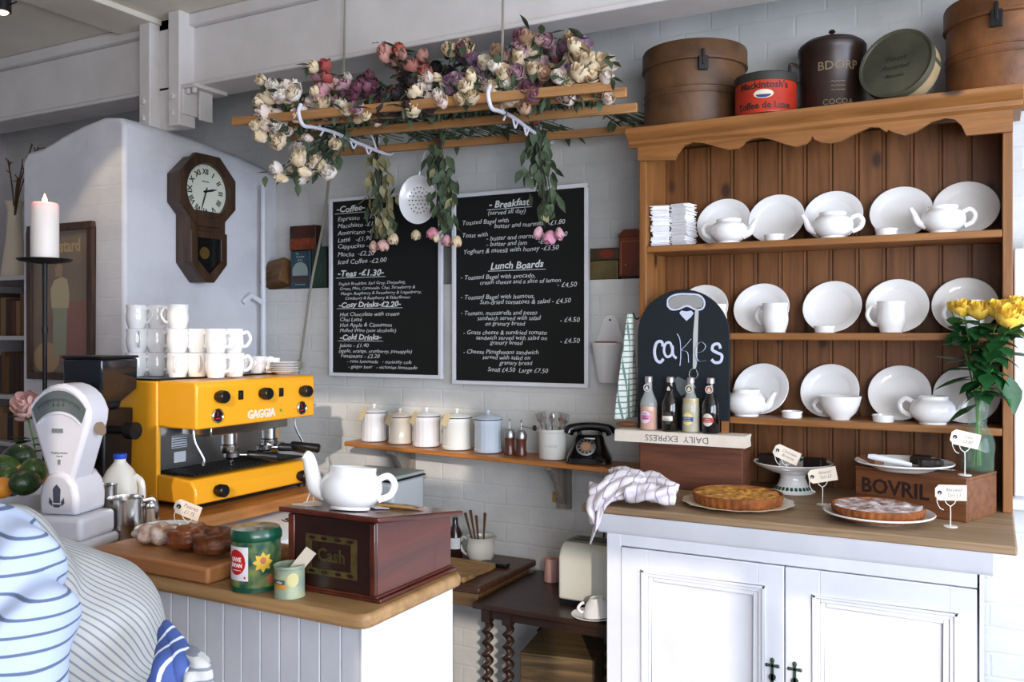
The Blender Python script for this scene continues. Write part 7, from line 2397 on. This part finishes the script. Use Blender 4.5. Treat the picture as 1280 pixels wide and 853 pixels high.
BK = ['5c3424', '3f2a22', '7a4a34', '2e2a30', '6b4a2a', '4a2020', '8a6a4a', '35302a']
bkm = [mat('cloth_' + c, c, 0.7) for c in BK]
n_b = 0
bound = ['rust', 'dark brown', 'tan', 'black', 'ochre', 'wine red', 'buff', 'grey-brown']
rowname = ['top', 'second', 'lower']
for i, z in enumerate(zs_[1:]):
    xx_ = at(-12, 400, y=3.2).x
    k = 0
    while xx_ < BX1 - 0.075:
        wdt = rnd.uniform(0.03, 0.05)
        hgt = rnd.uniform(0.19, 0.25) if i < 2 else rnd.uniform(0.15, 0.19)
        ci = rnd.randrange(8)
        t = thing('book', '%s book on the %s visible shelf of the bookcase, %s from the left' % (bound[ci], rowname[i], ['first', 'second', 'third', 'fourth', 'fifth', 'sixth', 'seventh', 'eighth', 'ninth', 'tenth'][min(k, 9)]), 'book', (xx_, 3.16, z + 0.0008), 0, 'books in the bookcase')
        b = MB(); b.box(0, 0.003, 0, 0.16, 0, hgt); b.box(wdt - 0.003, wdt, 0, 0.16, 0, hgt); b.box(0.003, wdt - 0.003, 0, 0.003, 0, hgt); b.build('cover', bkm[ci], t, bevel=0.001)
        b = MB(); b.box(0.0032, wdt - 0.0032, 0.0035, 0.154, 0.004, hgt - 0.004); b.build('pages', M_paper, t)
        xx_ += wdt + 0.003
        k += 1
p = at(18, 341, y=3.3)
v = thing('tall_vase', 'tall cream tapering vase holding dry twigs on top of the bookcase', 'vase', (p.x, 3.3, zs_[0] + 0.0008))
b = MB(); b.lathe([(0, 0), (0.075, 0), (0.07, 0.05), (0.045, 0.25), (0.035, 0.40), (0.05, 0.46), (0.045, 0.46), (0.03, 0.40), (0, 0.38)], 32); b.build('body', mat('cream_ceramic', 'd9ccb4', 0.4), v)
b = MB()
tips = [at(40, 181, y=3.0), at(28, 206, y=3.0), at(48, 184, y=3.0), at(22, 222, y=3.0), at(10, 200, y=3.1)]
for q in tips:
    q = q - Vector(v.location)
    mid = Vector((q.x * .3, q.y * .3, 0.42 + (q.z - .42) * .4))
    b.tube(spline([(0, 0, 0.35), mid, q], 6), 0.004, 6)
    for k in range(4):
        w2 = mid.lerp(q, 0.6 + 0.12 * k)
        b.tube([w2, w2 + Vector((rnd.uniform(-.04, .04), rnd.uniform(-.02, .02), rnd.uniform(0.0, .045)))], 0.003, 5)
b.build('twigs', mat('twig_brown', '6a5034', 0.8), v)

# rose by the scale, fruit bowl
p = at(34, 507, y=1.95)
rv = thing('pink_rose_stem', 'pale pink rose with leaves in a small dark jar behind the fruit bowl', 'flowers', (p.x, 1.98, CO))
b = MB(); b.lathe([(0, 0.001), (0.03, 0.001), (0.035, 0.03), (0.03, 0.10), (0.022, 0.12), (0.024, 0.13), (0.020, 0.13), (0.020, 0.12), (0, 0.11)], 24); b.build('jar', mat('dark_green_glass', '1c2c22', 0.15, coat=0.5), rv)
hp = p - Vector(rv.location)
rose_head(rv, hp, (0.2, -0.8, 0.5), 0.085, 'e2b4ac', 'open')
rose_head(rv, hp + Vector((-0.03, 0.01, -0.03)), (-0.5, -0.8, 0.2), 0.06, 'e2b4ac', 'mid')
b = MB(); b.tube(spline([(0, 0, 0.02), (0.003, 0, 0.2), hp - Vector((0, 0, 0.03))], 5), 0.003, 6); b.build('stem', M_stem_fresh, rv)
b = MB()
for k in range(14):
    leaf(b, Vector((0, 0, 0.14)).lerp(hp, rnd.uniform(0.05, .85)), (rnd.uniform(-1, 1), rnd.uniform(-1, .4), rnd.uniform(-.5, .4)), 0.07, 0.024, 0.3)
b.build('leaves', M_leaf_fresh, rv, fix=False)

bwx, bwy = at(2, 600, y=1.66).x, 1.70
b = MB()
b.lathe([(0, 0.003), (0.06, 0.003), (0.065, 0.0), (0.07, 0.002), (0.09, 0.03), (0.15, 0.08), (0.20, 0.115), (0.212, 0.128), (0.207, 0.131), (0.195, 0.120), (0.145, 0.088), (0.085, 0.038), (0, 0.028)], 56)
tag(b.build('fruit_bowl', mat('bowl_white', 'dfe4ee', 0.15, coat=0.5), None, (bwx, bwy, IT)), 'wide white bowl of avocados and oranges at the left edge', 'bowl')
M_avo = mat('avocado_skin', '4a6a20', 0.3, col2='26401a', vs=14, bump=0.35, bs=90, coat=0.25)
M_avo2 = mat('avocado_skin_dark', '24401c', 0.3, col2='172c14', vs=16, bump=0.35, bs=90, coat=0.25)
M_org = mat('orange_peel', 'e39a34', 0.4, col2='d88420', vs=12, bump=0.25, bs=180)
def fruit(label, px, py, y, kind, rot, s=1.0):
    p = at(px, py, y=y)
    b = MB()
    if kind == 'orange':
        b.ell((0, 0, 0), (0.036 * s, 0.036 * s, 0.034 * s), 28, 18)
        m = M_org; nm = 'orange'
    else:
        b.ell((0, 0, 0), (0.040 * s, 0.040 * s, 0.060 * s), 28, 20, lambda d: 1 - 0.20 * max(0, d.z) ** 1.2)
        m = M_avo if kind == 'a' else M_avo2; nm = 'avocado'
    o = tag(b.build(nm, m, None, p, rot, ang=80), label, 'fruit', 'fruit in the bowl')
    b = MB(); b.cyl((0, 0, (0.033 if kind == 'orange' else 0.047) * s), (0, 0, (0.0355 if kind == 'orange' else 0.051) * s), 0.0035, 8); b.build('stalk', M_stem, o)
    return o
fruit('long dark green avocado on top of the fruit in the bowl', 24, 572, 1.72, 'b', (0.3, 1.35, 0.5), 1.05)
fruit('bright green avocado with a shine, right of centre in the bowl', 42, 589, 1.64, 'a', (0.9, 0.6, 0.6), 0.95)
fruit('green avocado cut by the left edge of the picture', 3, 584, 1.66, 'a', (0.5, -1.2, 0.2), 0.95)
fruit('dark green avocado at the front of the bowl, below the bright one', 30, 604, 1.58, 'b', (1.5, 0.1, 0.2), 0.9)
fruit('small green avocado between two oranges', 11, 596, 1.60, 'a', (1.2, 0.8, 0.0), 0.75)
fruit('orange at the right side of the bowl, behind the scale', 58, 594, 1.72, 'orange', (0, 0, 0), 0.95)
fruit('orange at the front left of the bowl', 2, 610, 1.56, 'orange', (0.2, 0, 0), 0.9)
fruit('orange half hidden between the avocados', 17, 590, 1.68, 'orange', (0.2, 0.4, 0), 0.85)
fruit('dark avocado resting at the bottom of the bowl', 14, 607, 1.72, 'b', (0.2, 1.4, 2.0), 0.9)

# spotlight under the ceiling
p = at(3, 6, z=2.86)
spt = thing('spotlight', 'small black ceiling spotlight with a warm bulb at the top left corner', 'lamp', p, 0.4)
b = MB(); b.lathe([(0.030, -0.03), (0.034, -0.03), (0.034, 0.05), (0.015, 0.07), (0, 0.07), (0, 0.06), (0.012, 0.06), (0.030, 0.045)], 28); b.build('shade', M_black, spt)
b = MB(); b.ell((0, 0, -0.022), (0.026, 0.026, 0.020), 20, 12); b.build('bulb', mat('warm_bulb', 'ffe0b0', 0.5, emit=9), spt)
b = MB(); b.cyl((0, 0, 0.07), (0, 0, CEIL - p.z - 0.001), 0.008, 10); b.cyl((0.034, 0, 0.0), (0.07, -0.01, 0.006), 0.003, 8); b.build('stem', M_black, spt)
lamp('spotlight_bulb', 'SPOT', p + Vector((0, 0, -0.05)), (0.25, 0.1, -1), 12, (1.0, 0.78, 0.5), spot_size=1.6, shadow_soft_size=0.03)

# ------------------------------------------------------------------ alcove: bin, bread tray, jug, toaster and table things
ye = 3.42
xe0, xe1 = at(437, 600, y=ye).x, at(494, 600, y=ye - 0.1).x
zt3 = at(494, 598, y=ye - 0.1).z
eb = thing('enamel_bin', 'white enamel bin with a black rim behind the big teapot, under the wall shelf', 'bin', (xe0, 3.30, tz2 + 0.0008))
hh = zt3 - tz2
b = MB(); b.box(0, xe1 - xe0, 0, 0.26, 0, hh - 0.02); b.build('body', mat('bin_enamel', 'cfd6da', 0.3, coat=0.3), eb, bevel=0.02, seg=4)
b = MB(); b.box(-0.004, xe1 - xe0 + 0.004, -0.004, 0.264, hh - 0.020, hh - 0.012); b.build('black_rim', M_black, eb, bevel=0.003)
b = MB(); b.box(0.0, xe1 - xe0, 0, 0.26, hh - 0.0118, hh + 0.004); b.build('lid', mat('bin_lid', 'aab6b4', 0.35), eb, bevel=0.004)

tr = thing('bread_board', 'slatted wooden bread board on the low table beside the cash box', 'board', (0, 0, 0))
ty0_, ty1_ = 3.17, 3.44
txa, txb = -2.46, at(617, 690, y=3.42).x
zz = tz2 + 0.001
b = MB(); b.box(txa, txb, ty0_, ty0_ + 0.02, zz, zz + 0.022); b.box(txa, txb, ty1_ - 0.02, ty1_, zz, zz + 0.022)
b.box(txa, txa + 0.02, ty0_ + .02, ty1_ - .02, zz, zz + 0.022); b.box(txb - 0.02, txb, ty0_ + .02, ty1_ - .02, zz, zz + 0.022)
M_bb = wood('bread_board_wood', 'b08a58', '8d683a', 'X', 9, 0.55)
b.build('frame', M_bb, tr, bevel=0.003)
ns = 8
for i in range(ns):
    y_ = ty0_ + 0.03 + i * (ty1_ - ty0_ - 0.05) / ns
    b = MB(); b.box(txa + .02, txb - .02, y_, y_ + 0.018, zz + 0.010, zz + 0.020); b.build('slat', M_bb, tr, bevel=0.002)
b = MB(); b.tube([(txb + 0.001, 3.24, zz + 0.014), (txb + 0.02, 3.235, zz + 0.014), (txb + 0.02, 3.27, zz + 0.014)], 0.003, 8); b.build('catch', M_steel, tr)

yj2 = 3.52
xj = at(601, 670, y=yj2).x
cj = thing('cream_jug', 'small white jug holding wooden utensils on the low table in the alcove', 'jug', (xj, yj2, tz2 + 0.0008), 0.2)
b = MB(); b.lathe([(0, 0.003), (0.045, 0.003), (0.047, 0), (0.052, 0.004), (0.062, 0.03), (0.066, 0.06), (0.060, 0.085), (0.062, 0.105), (0.066, 0.112), (0.062, 0.112), (0.056, 0.09), (0.060, 0.06), (0.05, 0.015), (0, 0.01)], 40,
        wob=lambda a, j: 1 + (0.16 * max(0, math.cos(a)) ** 8 if j in (7, 8, 9) else 0)); b.build('body', mat('cream_glaze', 'dcdad0', 0.2, coat=0.5), cj)
b = MB(); b.tube(spline([(-0.058, 0, 0.09), (-0.085, 0, 0.102), (-0.098, 0, 0.075), (-0.088, 0, 0.04), (-0.062, 0, 0.02)], 6), 0.006, 10); b.build('handle', MATS['cream_glaze'], cj)
for i, (dx, ty, hh_) in enumerate([(-0.024, -0.30, 0.20), (-0.014, -0.20, 0.21), (-0.006, -0.10, 0.185), (0.010, 0.06, 0.20)]):
    b = MB(); b.tube([(0, 0, 0), (0, 0, hh_ * .6), (0, 0, hh_)], [0.004, 0.005, 0.008], 8, sy=0.6)
    tag(b.build('wooden_utensil', mat('dark_utensil', '5a3c28', 0.6), None, (xj + dx, yj2, tz2 + 0.02), (0, ty, 0)), 'dark wooden utensil handle standing in the small white jug', 'utensil', 'utensils in the small jug')
b = MB(); x_ = at(621, 692, y=3.48).x
b.box(-0.075, 0.06, -0.022, 0.022, 0.0005, 0.016)
tag(b.build('black_case', M_black, None, (x_, 3.475, tz2 + 0.001), (0, 0, 0.0), bevel=0.005), 'flat black case lying in front of the small white jug', 'case')
b = MB(); b.box(0, 0.03, 0, 0.08, 0, 0.15)
t = thing('dark_bottle', 'narrow dark bottle with a white label behind the cash box', 'bottle', (at(569, 680, y=3.5).x, 3.50, tz2 + .0008))
b = MB(); b.lathe([(0, 0), (0.032, 0), (0.034, 0.004), (0.034, 0.12), (0.014, 0.155), (0.013, 0.19), (0, 0.19)], 24); b.build('glass', mat('brown_bottle', '2a1a12', 0.15, coat=0.5), t)
b = MB(); strip(b, -0.03, 0.03, 0.05, 0.10, 0.034, -PI / 2 + .4, 0.0006); b.build('label', M_white, t, fix=False)

# toaster
TZ = TT + 0.0008
xa_, xb_ = at(703, 740, y=3.26).x, -1.285
to = thing('toaster', 'cream toaster with long slots on the barley-twist table, beside the cabinet', 'toaster', (0, 0, 0))
ya_, yb_ = 3.22, 3.45
zt_ = at(712, 676, y=3.3).z
b = MB()
b.prism([(ya_, TZ + 0.02), (yb_, TZ + 0.02), (yb_, zt_ - 0.05), (yb_ - 0.02, zt_ - 0.015), (yb_ - 0.05, zt_), (ya_ + 0.05, zt_), (ya_ + 0.02, zt_ - 0.015), (ya_, zt_ - 0.05)], xa_, xb_ + 0.05, 'x')
b.build('body', mat('toaster_cream', 'cfd0c4', 0.3, coat=0.3), to, bevel=0.01, seg=3)
b = MB(); b.box(xa_ + .008, xb_ + .045, ya_ + .06, yb_ - .06, zt_ + 0.0005, zt_ + 0.006); b.build('top_plate', mat('toaster_top', '75806f', 0.3, metal=0.4), to, bevel=0.002)
for yy_ in (ya_ + .085, ya_ + .125):
    b = MB(); b.box(xa_ + .03, xb_ + .035, yy_, yy_ + 0.020, zt_ + 0.0062, zt_ + 0.0072); b.build('slot', M_black, to)
b = MB(); b.box(xa_ + .004, xb_ + .046, ya_ + .005, yb_ - .005, TZ, TZ + 0.02); b.build('base', M_black, to)
b = MB(); b.box(xa_ - 0.018, xa_ - 0.0005, ya_ + .09, ya_ + .13, zt_ - 0.09, zt_ - 0.075); b.build('lever', M_black, to, bevel=0.003)
# pink beaker
xk = at(690, 700, y=3.50).x
t = thing('pink_beaker', 'small pale pink beaker behind the toaster on the dark table', 'cup', (xk, 3.50, TZ), 2.6)
b = MB(); b.lathe([(0, 0.001), (0.034, 0.001), (0.036, 0.006), (0.033, 0.05), (0.030, 0.10), (0.028, 0.10), (0.030, 0.05), (0.03, 0.008), (0, 0.008)], 32); b.build('body', mat('pink_glaze', 'c79a94', 0.3, coat=0.3), t)
b = MB(); b.tube(spline([(0.030, 0, 0.09), (0.05, 0, 0.085), (0.052, 0, 0.05), (0.033, 0, 0.03)], 5), 0.004, 8); b.build('handle', MATS['pink_glaze'], t)
# upturned cup on saucer
yc_ = 3.125
xc = at(742, 750, y=yc_).x
b = MB(); b.lathe([(r_, z_) for r_, z_ in plate_profile(0.085)], 40); tag(b.build('cup_saucer', M_porc, None, (xc, yc_ + 0.0, TZ)), 'white saucer on the dark table under the tipped cup', 'saucer')
t = mug('white cup tipped over on its saucer on the dark table', (xc + 0.01, yc_, TZ + 0.067), PI, 0.92, None, 'tea_cup', CUP, 0.050, 0.020, 0.050)
t.rotation_euler = (0, math.radians(172), 0.25)
t.location.z = TZ + 0.0785
# crates under the table
crate('low_crate', 'long old wooden crate standing under the dark table', (at(652, 820, y=3.16).x, 3.15, FLOOR + 0.001), 0.18, 0.30, 0.40, 0.50, wood('pale_crate', '7a6240', '4e3c24', 'X', 9, 0.6), None, True)
crate('floor_crate', 'small pale wooden crate under the right part of the dark table', (at(690, 850, y=3.10).x + 0.03, 3.085, FLOOR + 0.001), 0.0, 0.30, 0.055, 0.26, MATS['pale_crate'], None, True)
# ------------------------------------------------------------------ person in the foreground
def fused(name, caps, voxel, m, parent=None, smooth=6, post=None, ells=()):
    """one continuous surface grown over tapered limbs and rounded masses"""
    b = MB()
    for (p, q, r0, r1) in caps:
        p, q = Vector(p), Vector(q)
        L = (q - p).length
        n_ = max(2, int(L / 0.02))
        path = [p.lerp(q, i / n_) for i in range(n_ + 1)]
        b.tube(path, [r0 + (r1 - r0) * i / n_ for i in range(n_ + 1)], 20)
        b.ell(p, (r0,) * 3, 20, 12); b.ell(q, (r1,) * 3, 20, 12)
    for (c, r) in ells: b.ell(c, r, 28, 18)
    o = b.build(name, m)
    md = o.modifiers.new('fuse', 'REMESH'); md.mode = 'VOXEL'; md.voxel_size = voxel
    if smooth:
        sm = o.modifiers.new('soften', 'SMOOTH'); sm.factor = 0.6; sm.iterations = smooth
    dg = bpy.context.evaluated_depsgraph_get()
    nm = bpy.data.meshes.new_from_object(o.evaluated_get(dg))
    bpy.data.objects.remove(o)
    nm.name = name
    nm.materials.clear(); nm.materials.append(m)
    nm.polygons.foreach_set('use_smooth', [True] * len(nm.polygons))
    if post:
        for v in nm.vertices: v.co = post(v.co.copy())
    o = bpy.data.objects.new(name, nm)
    COL.objects.link(o)
    if parent: o.parent = parent
    return o
bxd = Vector((-RX, -RY, 0)); byd = Vector((FX, FY, 0)); upv = Vector((0, 0, 1))
def W(px, py, t): return at(px, py, t=t)
pel = W(85, 945, 1.32)
waist = W(70, 880, 1.32)
chest = W(20, 790, 1.32)
upper = W(-40, 735, 1.32)
neck = W(-95, 680, 1.30)
headc = W(-165, 615, 1.28)
sh_n, el_n, wr_n = W(-16, 722, 1.16), W(6, 900, 1.05), W(-90, 965, 1.05)
sh_f, el_f, wr_f = W(-40, 715, 1.50), W(-35, 820, 1.62), W(-150, 850, 1.62)
hp_n = pel + byd * -0.09 + upv * -0.07; hp_f = pel + byd * 0.09 + upv * -0.07
kn_n = hp_n + bxd * 0.04 + upv * -0.42; kn_f = hp_f + bxd * 0.08 + upv * -0.42
an_n = Vector((kn_n.x, kn_n.y, FLOOR + 0.09)) - bxd * 0.03; an_f = Vector((kn_f.x, kn_f.y, FLOOR + 0.09)) - bxd * 0.03
org_ = Vector((pel.x, pel.y, FLOOR))
person = thing('person', 'person in a striped shirt bending to the left in the foreground, head out of frame', 'person', org_)
L_ = lambda v: Vector(v) - org_
caps = [(L_(pel), L_(waist), .13, .125), (L_(waist), L_(chest), .125, .135), (L_(chest), L_(upper), .135, .11), (L_(upper), L_(neck), .075, .055), (L_(neck), L_(headc), .052, .055),
        (L_(upper), L_(sh_n), .08, .055), (L_(sh_n), L_(el_n), .052, .040), (L_(el_n), L_(wr_n), .040, .027), (L_(upper), L_(sh_f), .08, .055), (L_(sh_f), L_(el_f), .052, .040), (L_(el_f), L_(wr_f), .040, .027),
        (L_(pel), L_(hp_n), .12, .095), (L_(hp_n), L_(kn_n), .09, .055), (L_(kn_n), L_(an_n), .055, .040), (L_(pel), L_(hp_f), .12, .095), (L_(hp_f), L_(kn_f), .09, .055), (L_(kn_f), L_(an_f), .055, .040),
        (L_(an_n), L_(an_n + bxd * .17 + upv * -.05), .042, .032), (L_(an_f), L_(an_f + bxd * .17 + upv * -.05), .042, .032)]
def hand_caps(w, d, side):
    d = d.normalized(); lat = d.cross(upv).normalized() * side
    out = [(w, w + d * 0.04, .026, .024)]
    for k in (-0.022, 0.0, 0.022): out.append((w + d * 0.03 + lat * k, w + d * 0.085 + lat * k, .015, .013))
    for (o_, L) in ((-0.031, .062), (-0.0105, .072), (0.0105, .068), (0.031, .052)):
        k0 = w + d * 0.085 + lat * o_; k1 = k0 + d * L * .55 + upv * -.012; k2 = k1 + d * L * .40 + upv * -.026
        out += [(k0, k1, .0090, .0085), (k1, k2, .0085, .0065)]
    t0 = w + d * 0.03 + lat * -0.028; t1 = t0 + d * 0.03 + lat * -0.026 + upv * -.01; t2 = t1 + d * 0.030 + upv * -.014
    return out + [(t0, t1, .013, .011), (t1, t2, .011, .008)]
caps += hand_caps(L_(wr_n), bxd, 1) + hand_caps(L_(wr_f), bxd, -1)
fd = (bxd + upv * -0.55).normalized()
hl = L_(headc)
up2 = fd.cross(byd).normalized()
if up2.z < 0: up2 = -up2
caps += [(hl + fd * .030 - up2 * .055, hl + fd * .045 - up2 * .075, .055, .040), (hl + fd * .098 + up2 * .012, hl + fd * .116 - up2 * .014, .009, .014)]
for s_ in (-1, 1): caps.append((hl + byd * (s_ * .080) + up2 * .018, hl + byd * (s_ * .086) - up2 * .018, .013, .010))
def face(co):
    d = co - hl
    a, l_, u_ = d.dot(fd), d.dot(byd), d.dot(up2)
    if d.length < 0.16 and a > 0.05:
        co = co - fd * (0.010 * math.exp(-(((abs(l_) - .032) / .014) ** 2) - ((u_ - .012) / .011) ** 2)) + fd * (0.006 * math.exp(-((l_ / .024) ** 2) - ((u_ + .045) / .006) ** 2)) - fd * (0.004 * math.exp(-((l_ / .024) ** 2) - ((u_ + .052) / .003) ** 2))
    return co
body = fused('body', caps, 0.006, mat('skin', 'c99a80', 0.5, sss=0.1), person, 3, face, [(tuple(hl), (.088, .088, .105)), (tuple(hl + fd * .01 + up2 * .01), (.092, .080, .10))])
b = MB()
b.ell(tuple(hl - fd * 0.024 + up2 * 0.026), (0.108, 0.100, 0.108), 36, 24, lambda d: 1 + 0.05 * noise.noise(d * 5))
hr = b.build('hair', mat('brown_hair', '4a3222', 0.6, col2='33211a', vs=40, stretch=(1, 1, 6)), person, ang=80)
for s_ in (-1, 1):
    b = MB(); b.ell(tuple(hl + fd * 0.077 + byd * (s_ * 0.032) + up2 * 0.012), (0.010, 0.010, 0.007), 14, 8)
    b.build('eye', mat('eye_white', 'd8d4cc', 0.2), person)

# shirt: fine grey stripes on the back, wide blue stripes on the near sleeve
M_shirt = stripes('shirt_back_stripe', 'a9a9a6', '747a84', (RX * 0.75, RY * 0.75, 0.66), 38.0, 0.20, 0.85, 0.6)
ax = (upper - waist).normalized()
RXV = Vector((RX, RY, 0)) + upv
def folds(co):
    k = co + org_
    s1 = (k - waist).dot(ax)
    d = (k - waist) - ax * s1
    if d.length < 1e-4: return co
    ph = 2.0 * noise.noise(co * 3.5)
    a = 0.014 * math.sin(24 * s1 + 16 * (k.z) + ph * 2) + 0.030 * noise.noise(co * 5 + Vector((3, 1, 7))) + 0.005 * noise.noise(co * 16)
    return co + d.normalized() * a
shc = [(W(98, 985, 1.30), W(100, 925, 1.30), .135, .142), (W(100, 925, 1.30), W(78, 862, 1.31), .142, .152), (W(78, 862, 1.31), W(26, 785, 1.32), .152, .166), (W(26, 785, 1.32), W(-45, 745, 1.32), .166, .135), (W(-45, 745, 1.32), W(-85, 705, 1.31), .12, .075),
       (W(-40, 745, 1.34), sh_f, .11, .080), (sh_f, el_f, .080, .066), (W(-40, 735, 1.30), W(0, 728, 1.20), .12, .10)]
shirt = fused('shirt', [(L_(a), L_(c), r0, r1) for a, c, r0, r1 in shc], 0.009, M_shirt, person, 8, folds)
# the stripes of the cloth run along the back
perp = (RXV - ax * RXV.dot(ax)).normalized()
bin_ = ax.cross(perp)
at_ = shirt.data.attributes.new('stripe', 'FLOAT', 'POINT')
vals = []
for v in shirt.data.vertices:
    k = v.co + org_ - waist
    a_ = math.atan2(k.dot(bin_), k.dot(perp))
    if bin_.dot(byd) < 0: a_ = -a_
    a_ = a_ if a_ > -2.9 else a_ + 0.0
    vals.append(a_ * 0.15 + 0.35 * k.dot(ax) + 0.004 * noise.noise(v.co * 9))
at_.data.foreach_set('value', vals)
nt_ = M_shirt.node_tree
an_ = nt_.nodes.new('ShaderNodeAttribute'); an_.attribute_name = 'stripe'
cx_ = nt_.nodes.new('ShaderNodeCombineXYZ')
nt_.links.new(an_.outputs['Fac'], cx_.inputs[0])
for wn in [n_ for n_ in nt_.nodes if n_.type == 'TEX_WAVE']:
    nt_.links.new(cx_.outputs[0], wn.inputs['Vector'])
    wn.inputs['Distortion'].default_value = 0.0
M_sleeve = stripes('sleeve_stripe', 'adbad3', '53627f', (RX * 0.16, RY * 0.16, 1.0), 17.0, 0.12, 0.85, 1.6)
slc = [(W(-40, 735, 1.22), W(-14, 712, 1.14), .092, .084), (W(-14, 712, 1.14), W(0, 790, 1.09), .084, .078), (W(0, 790, 1.09), W(6, 870, 1.06), .078, .074), (W(6, 870, 1.06), W(8, 940, 1.05), .074, .068)]
def sfold(co):
    k = co + org_
    c = sh_n.lerp(el_n, 0.5); axs = (el_n - sh_n).normalized()
    s1 = (k - c).dot(axs); d = (k - c) - axs * s1
    if d.length < 1e-4: return co
    return co + d.normalized() * (0.009 * math.sin(55 * s1 + 6 * noise.noise(co * 6)) + 0.020 * noise.noise(co * 6))
sleeve = fused('sleeve', [(L_(a), L_(c), r0, r1) for a, c, r0, r1 in slc], 0.008, M_sleeve, person, 8, sfold)
fused('trousers', [(L_(pel) + upv * -0.04, L_(hp_n), .135, .11), (L_(hp_n), L_(kn_n), .105, .078), (L_(kn_n), L_(an_n) + upv * .03, .078, .062), (L_(pel) + upv * -0.04, L_(hp_f), .135, .11), (L_(hp_f), L_(kn_f), .105, .078), (L_(kn_f), L_(an_f) + upv * .03, .078, .062)],
      0.012, mat('dark_trousers', '2a2d38', 0.8), person, 5)
for a_ in (an_n, an_f):
    fused('shoe', [(L_(a_ - bxd * .03 + upv * -.035), L_(a_ + bxd * .10 + upv * -.042), .052, .047), (L_(a_ + bxd * .10 + upv * -.042), L_(a_ + bxd * .20 + upv * -.052), .047, .036), (L_(a_ + upv * -.03), L_(a_ + upv * .03), .05, .05)], 0.008, M_black, person, 4)
b = MB()
def wp_(px, py, t=1.17): return W(px, py, t) - org_
cloth_roll(b, [wp_(206, 782, 1.24), wp_(214, 806, 1.21), wp_(214, 838), wp_(200, 890)], (0.010, 0.034), 5, 0.6, 18, 0.1)
cloth_roll(b, [wp_(206, 776, 1.24), wp_(220, 800, 1.21), wp_(228, 832), wp_(232, 880)], (0.006, 0.020), 6, 0.5, 18, 0.1)
b.build('apron_tie', stripes('apron_stripe', '3c5290', 'd0d8ea', 'X', 14.0, 0.14, 0.8, 1.0), person, ang=80)
b = MB(); cloth_roll(b, [wp_(232, 812, 1.2), wp_(245, 824, 1.18), wp_(250, 842), wp_(242, 866)], (0.008, 0.022), 8, 0.7, 18, 0.2)
b.build('shirt_tail', stripes('shirt_tail_stripe', 'b8b8b6', '747a84', 'Z', 20.0, 0.2), person, ang=80)
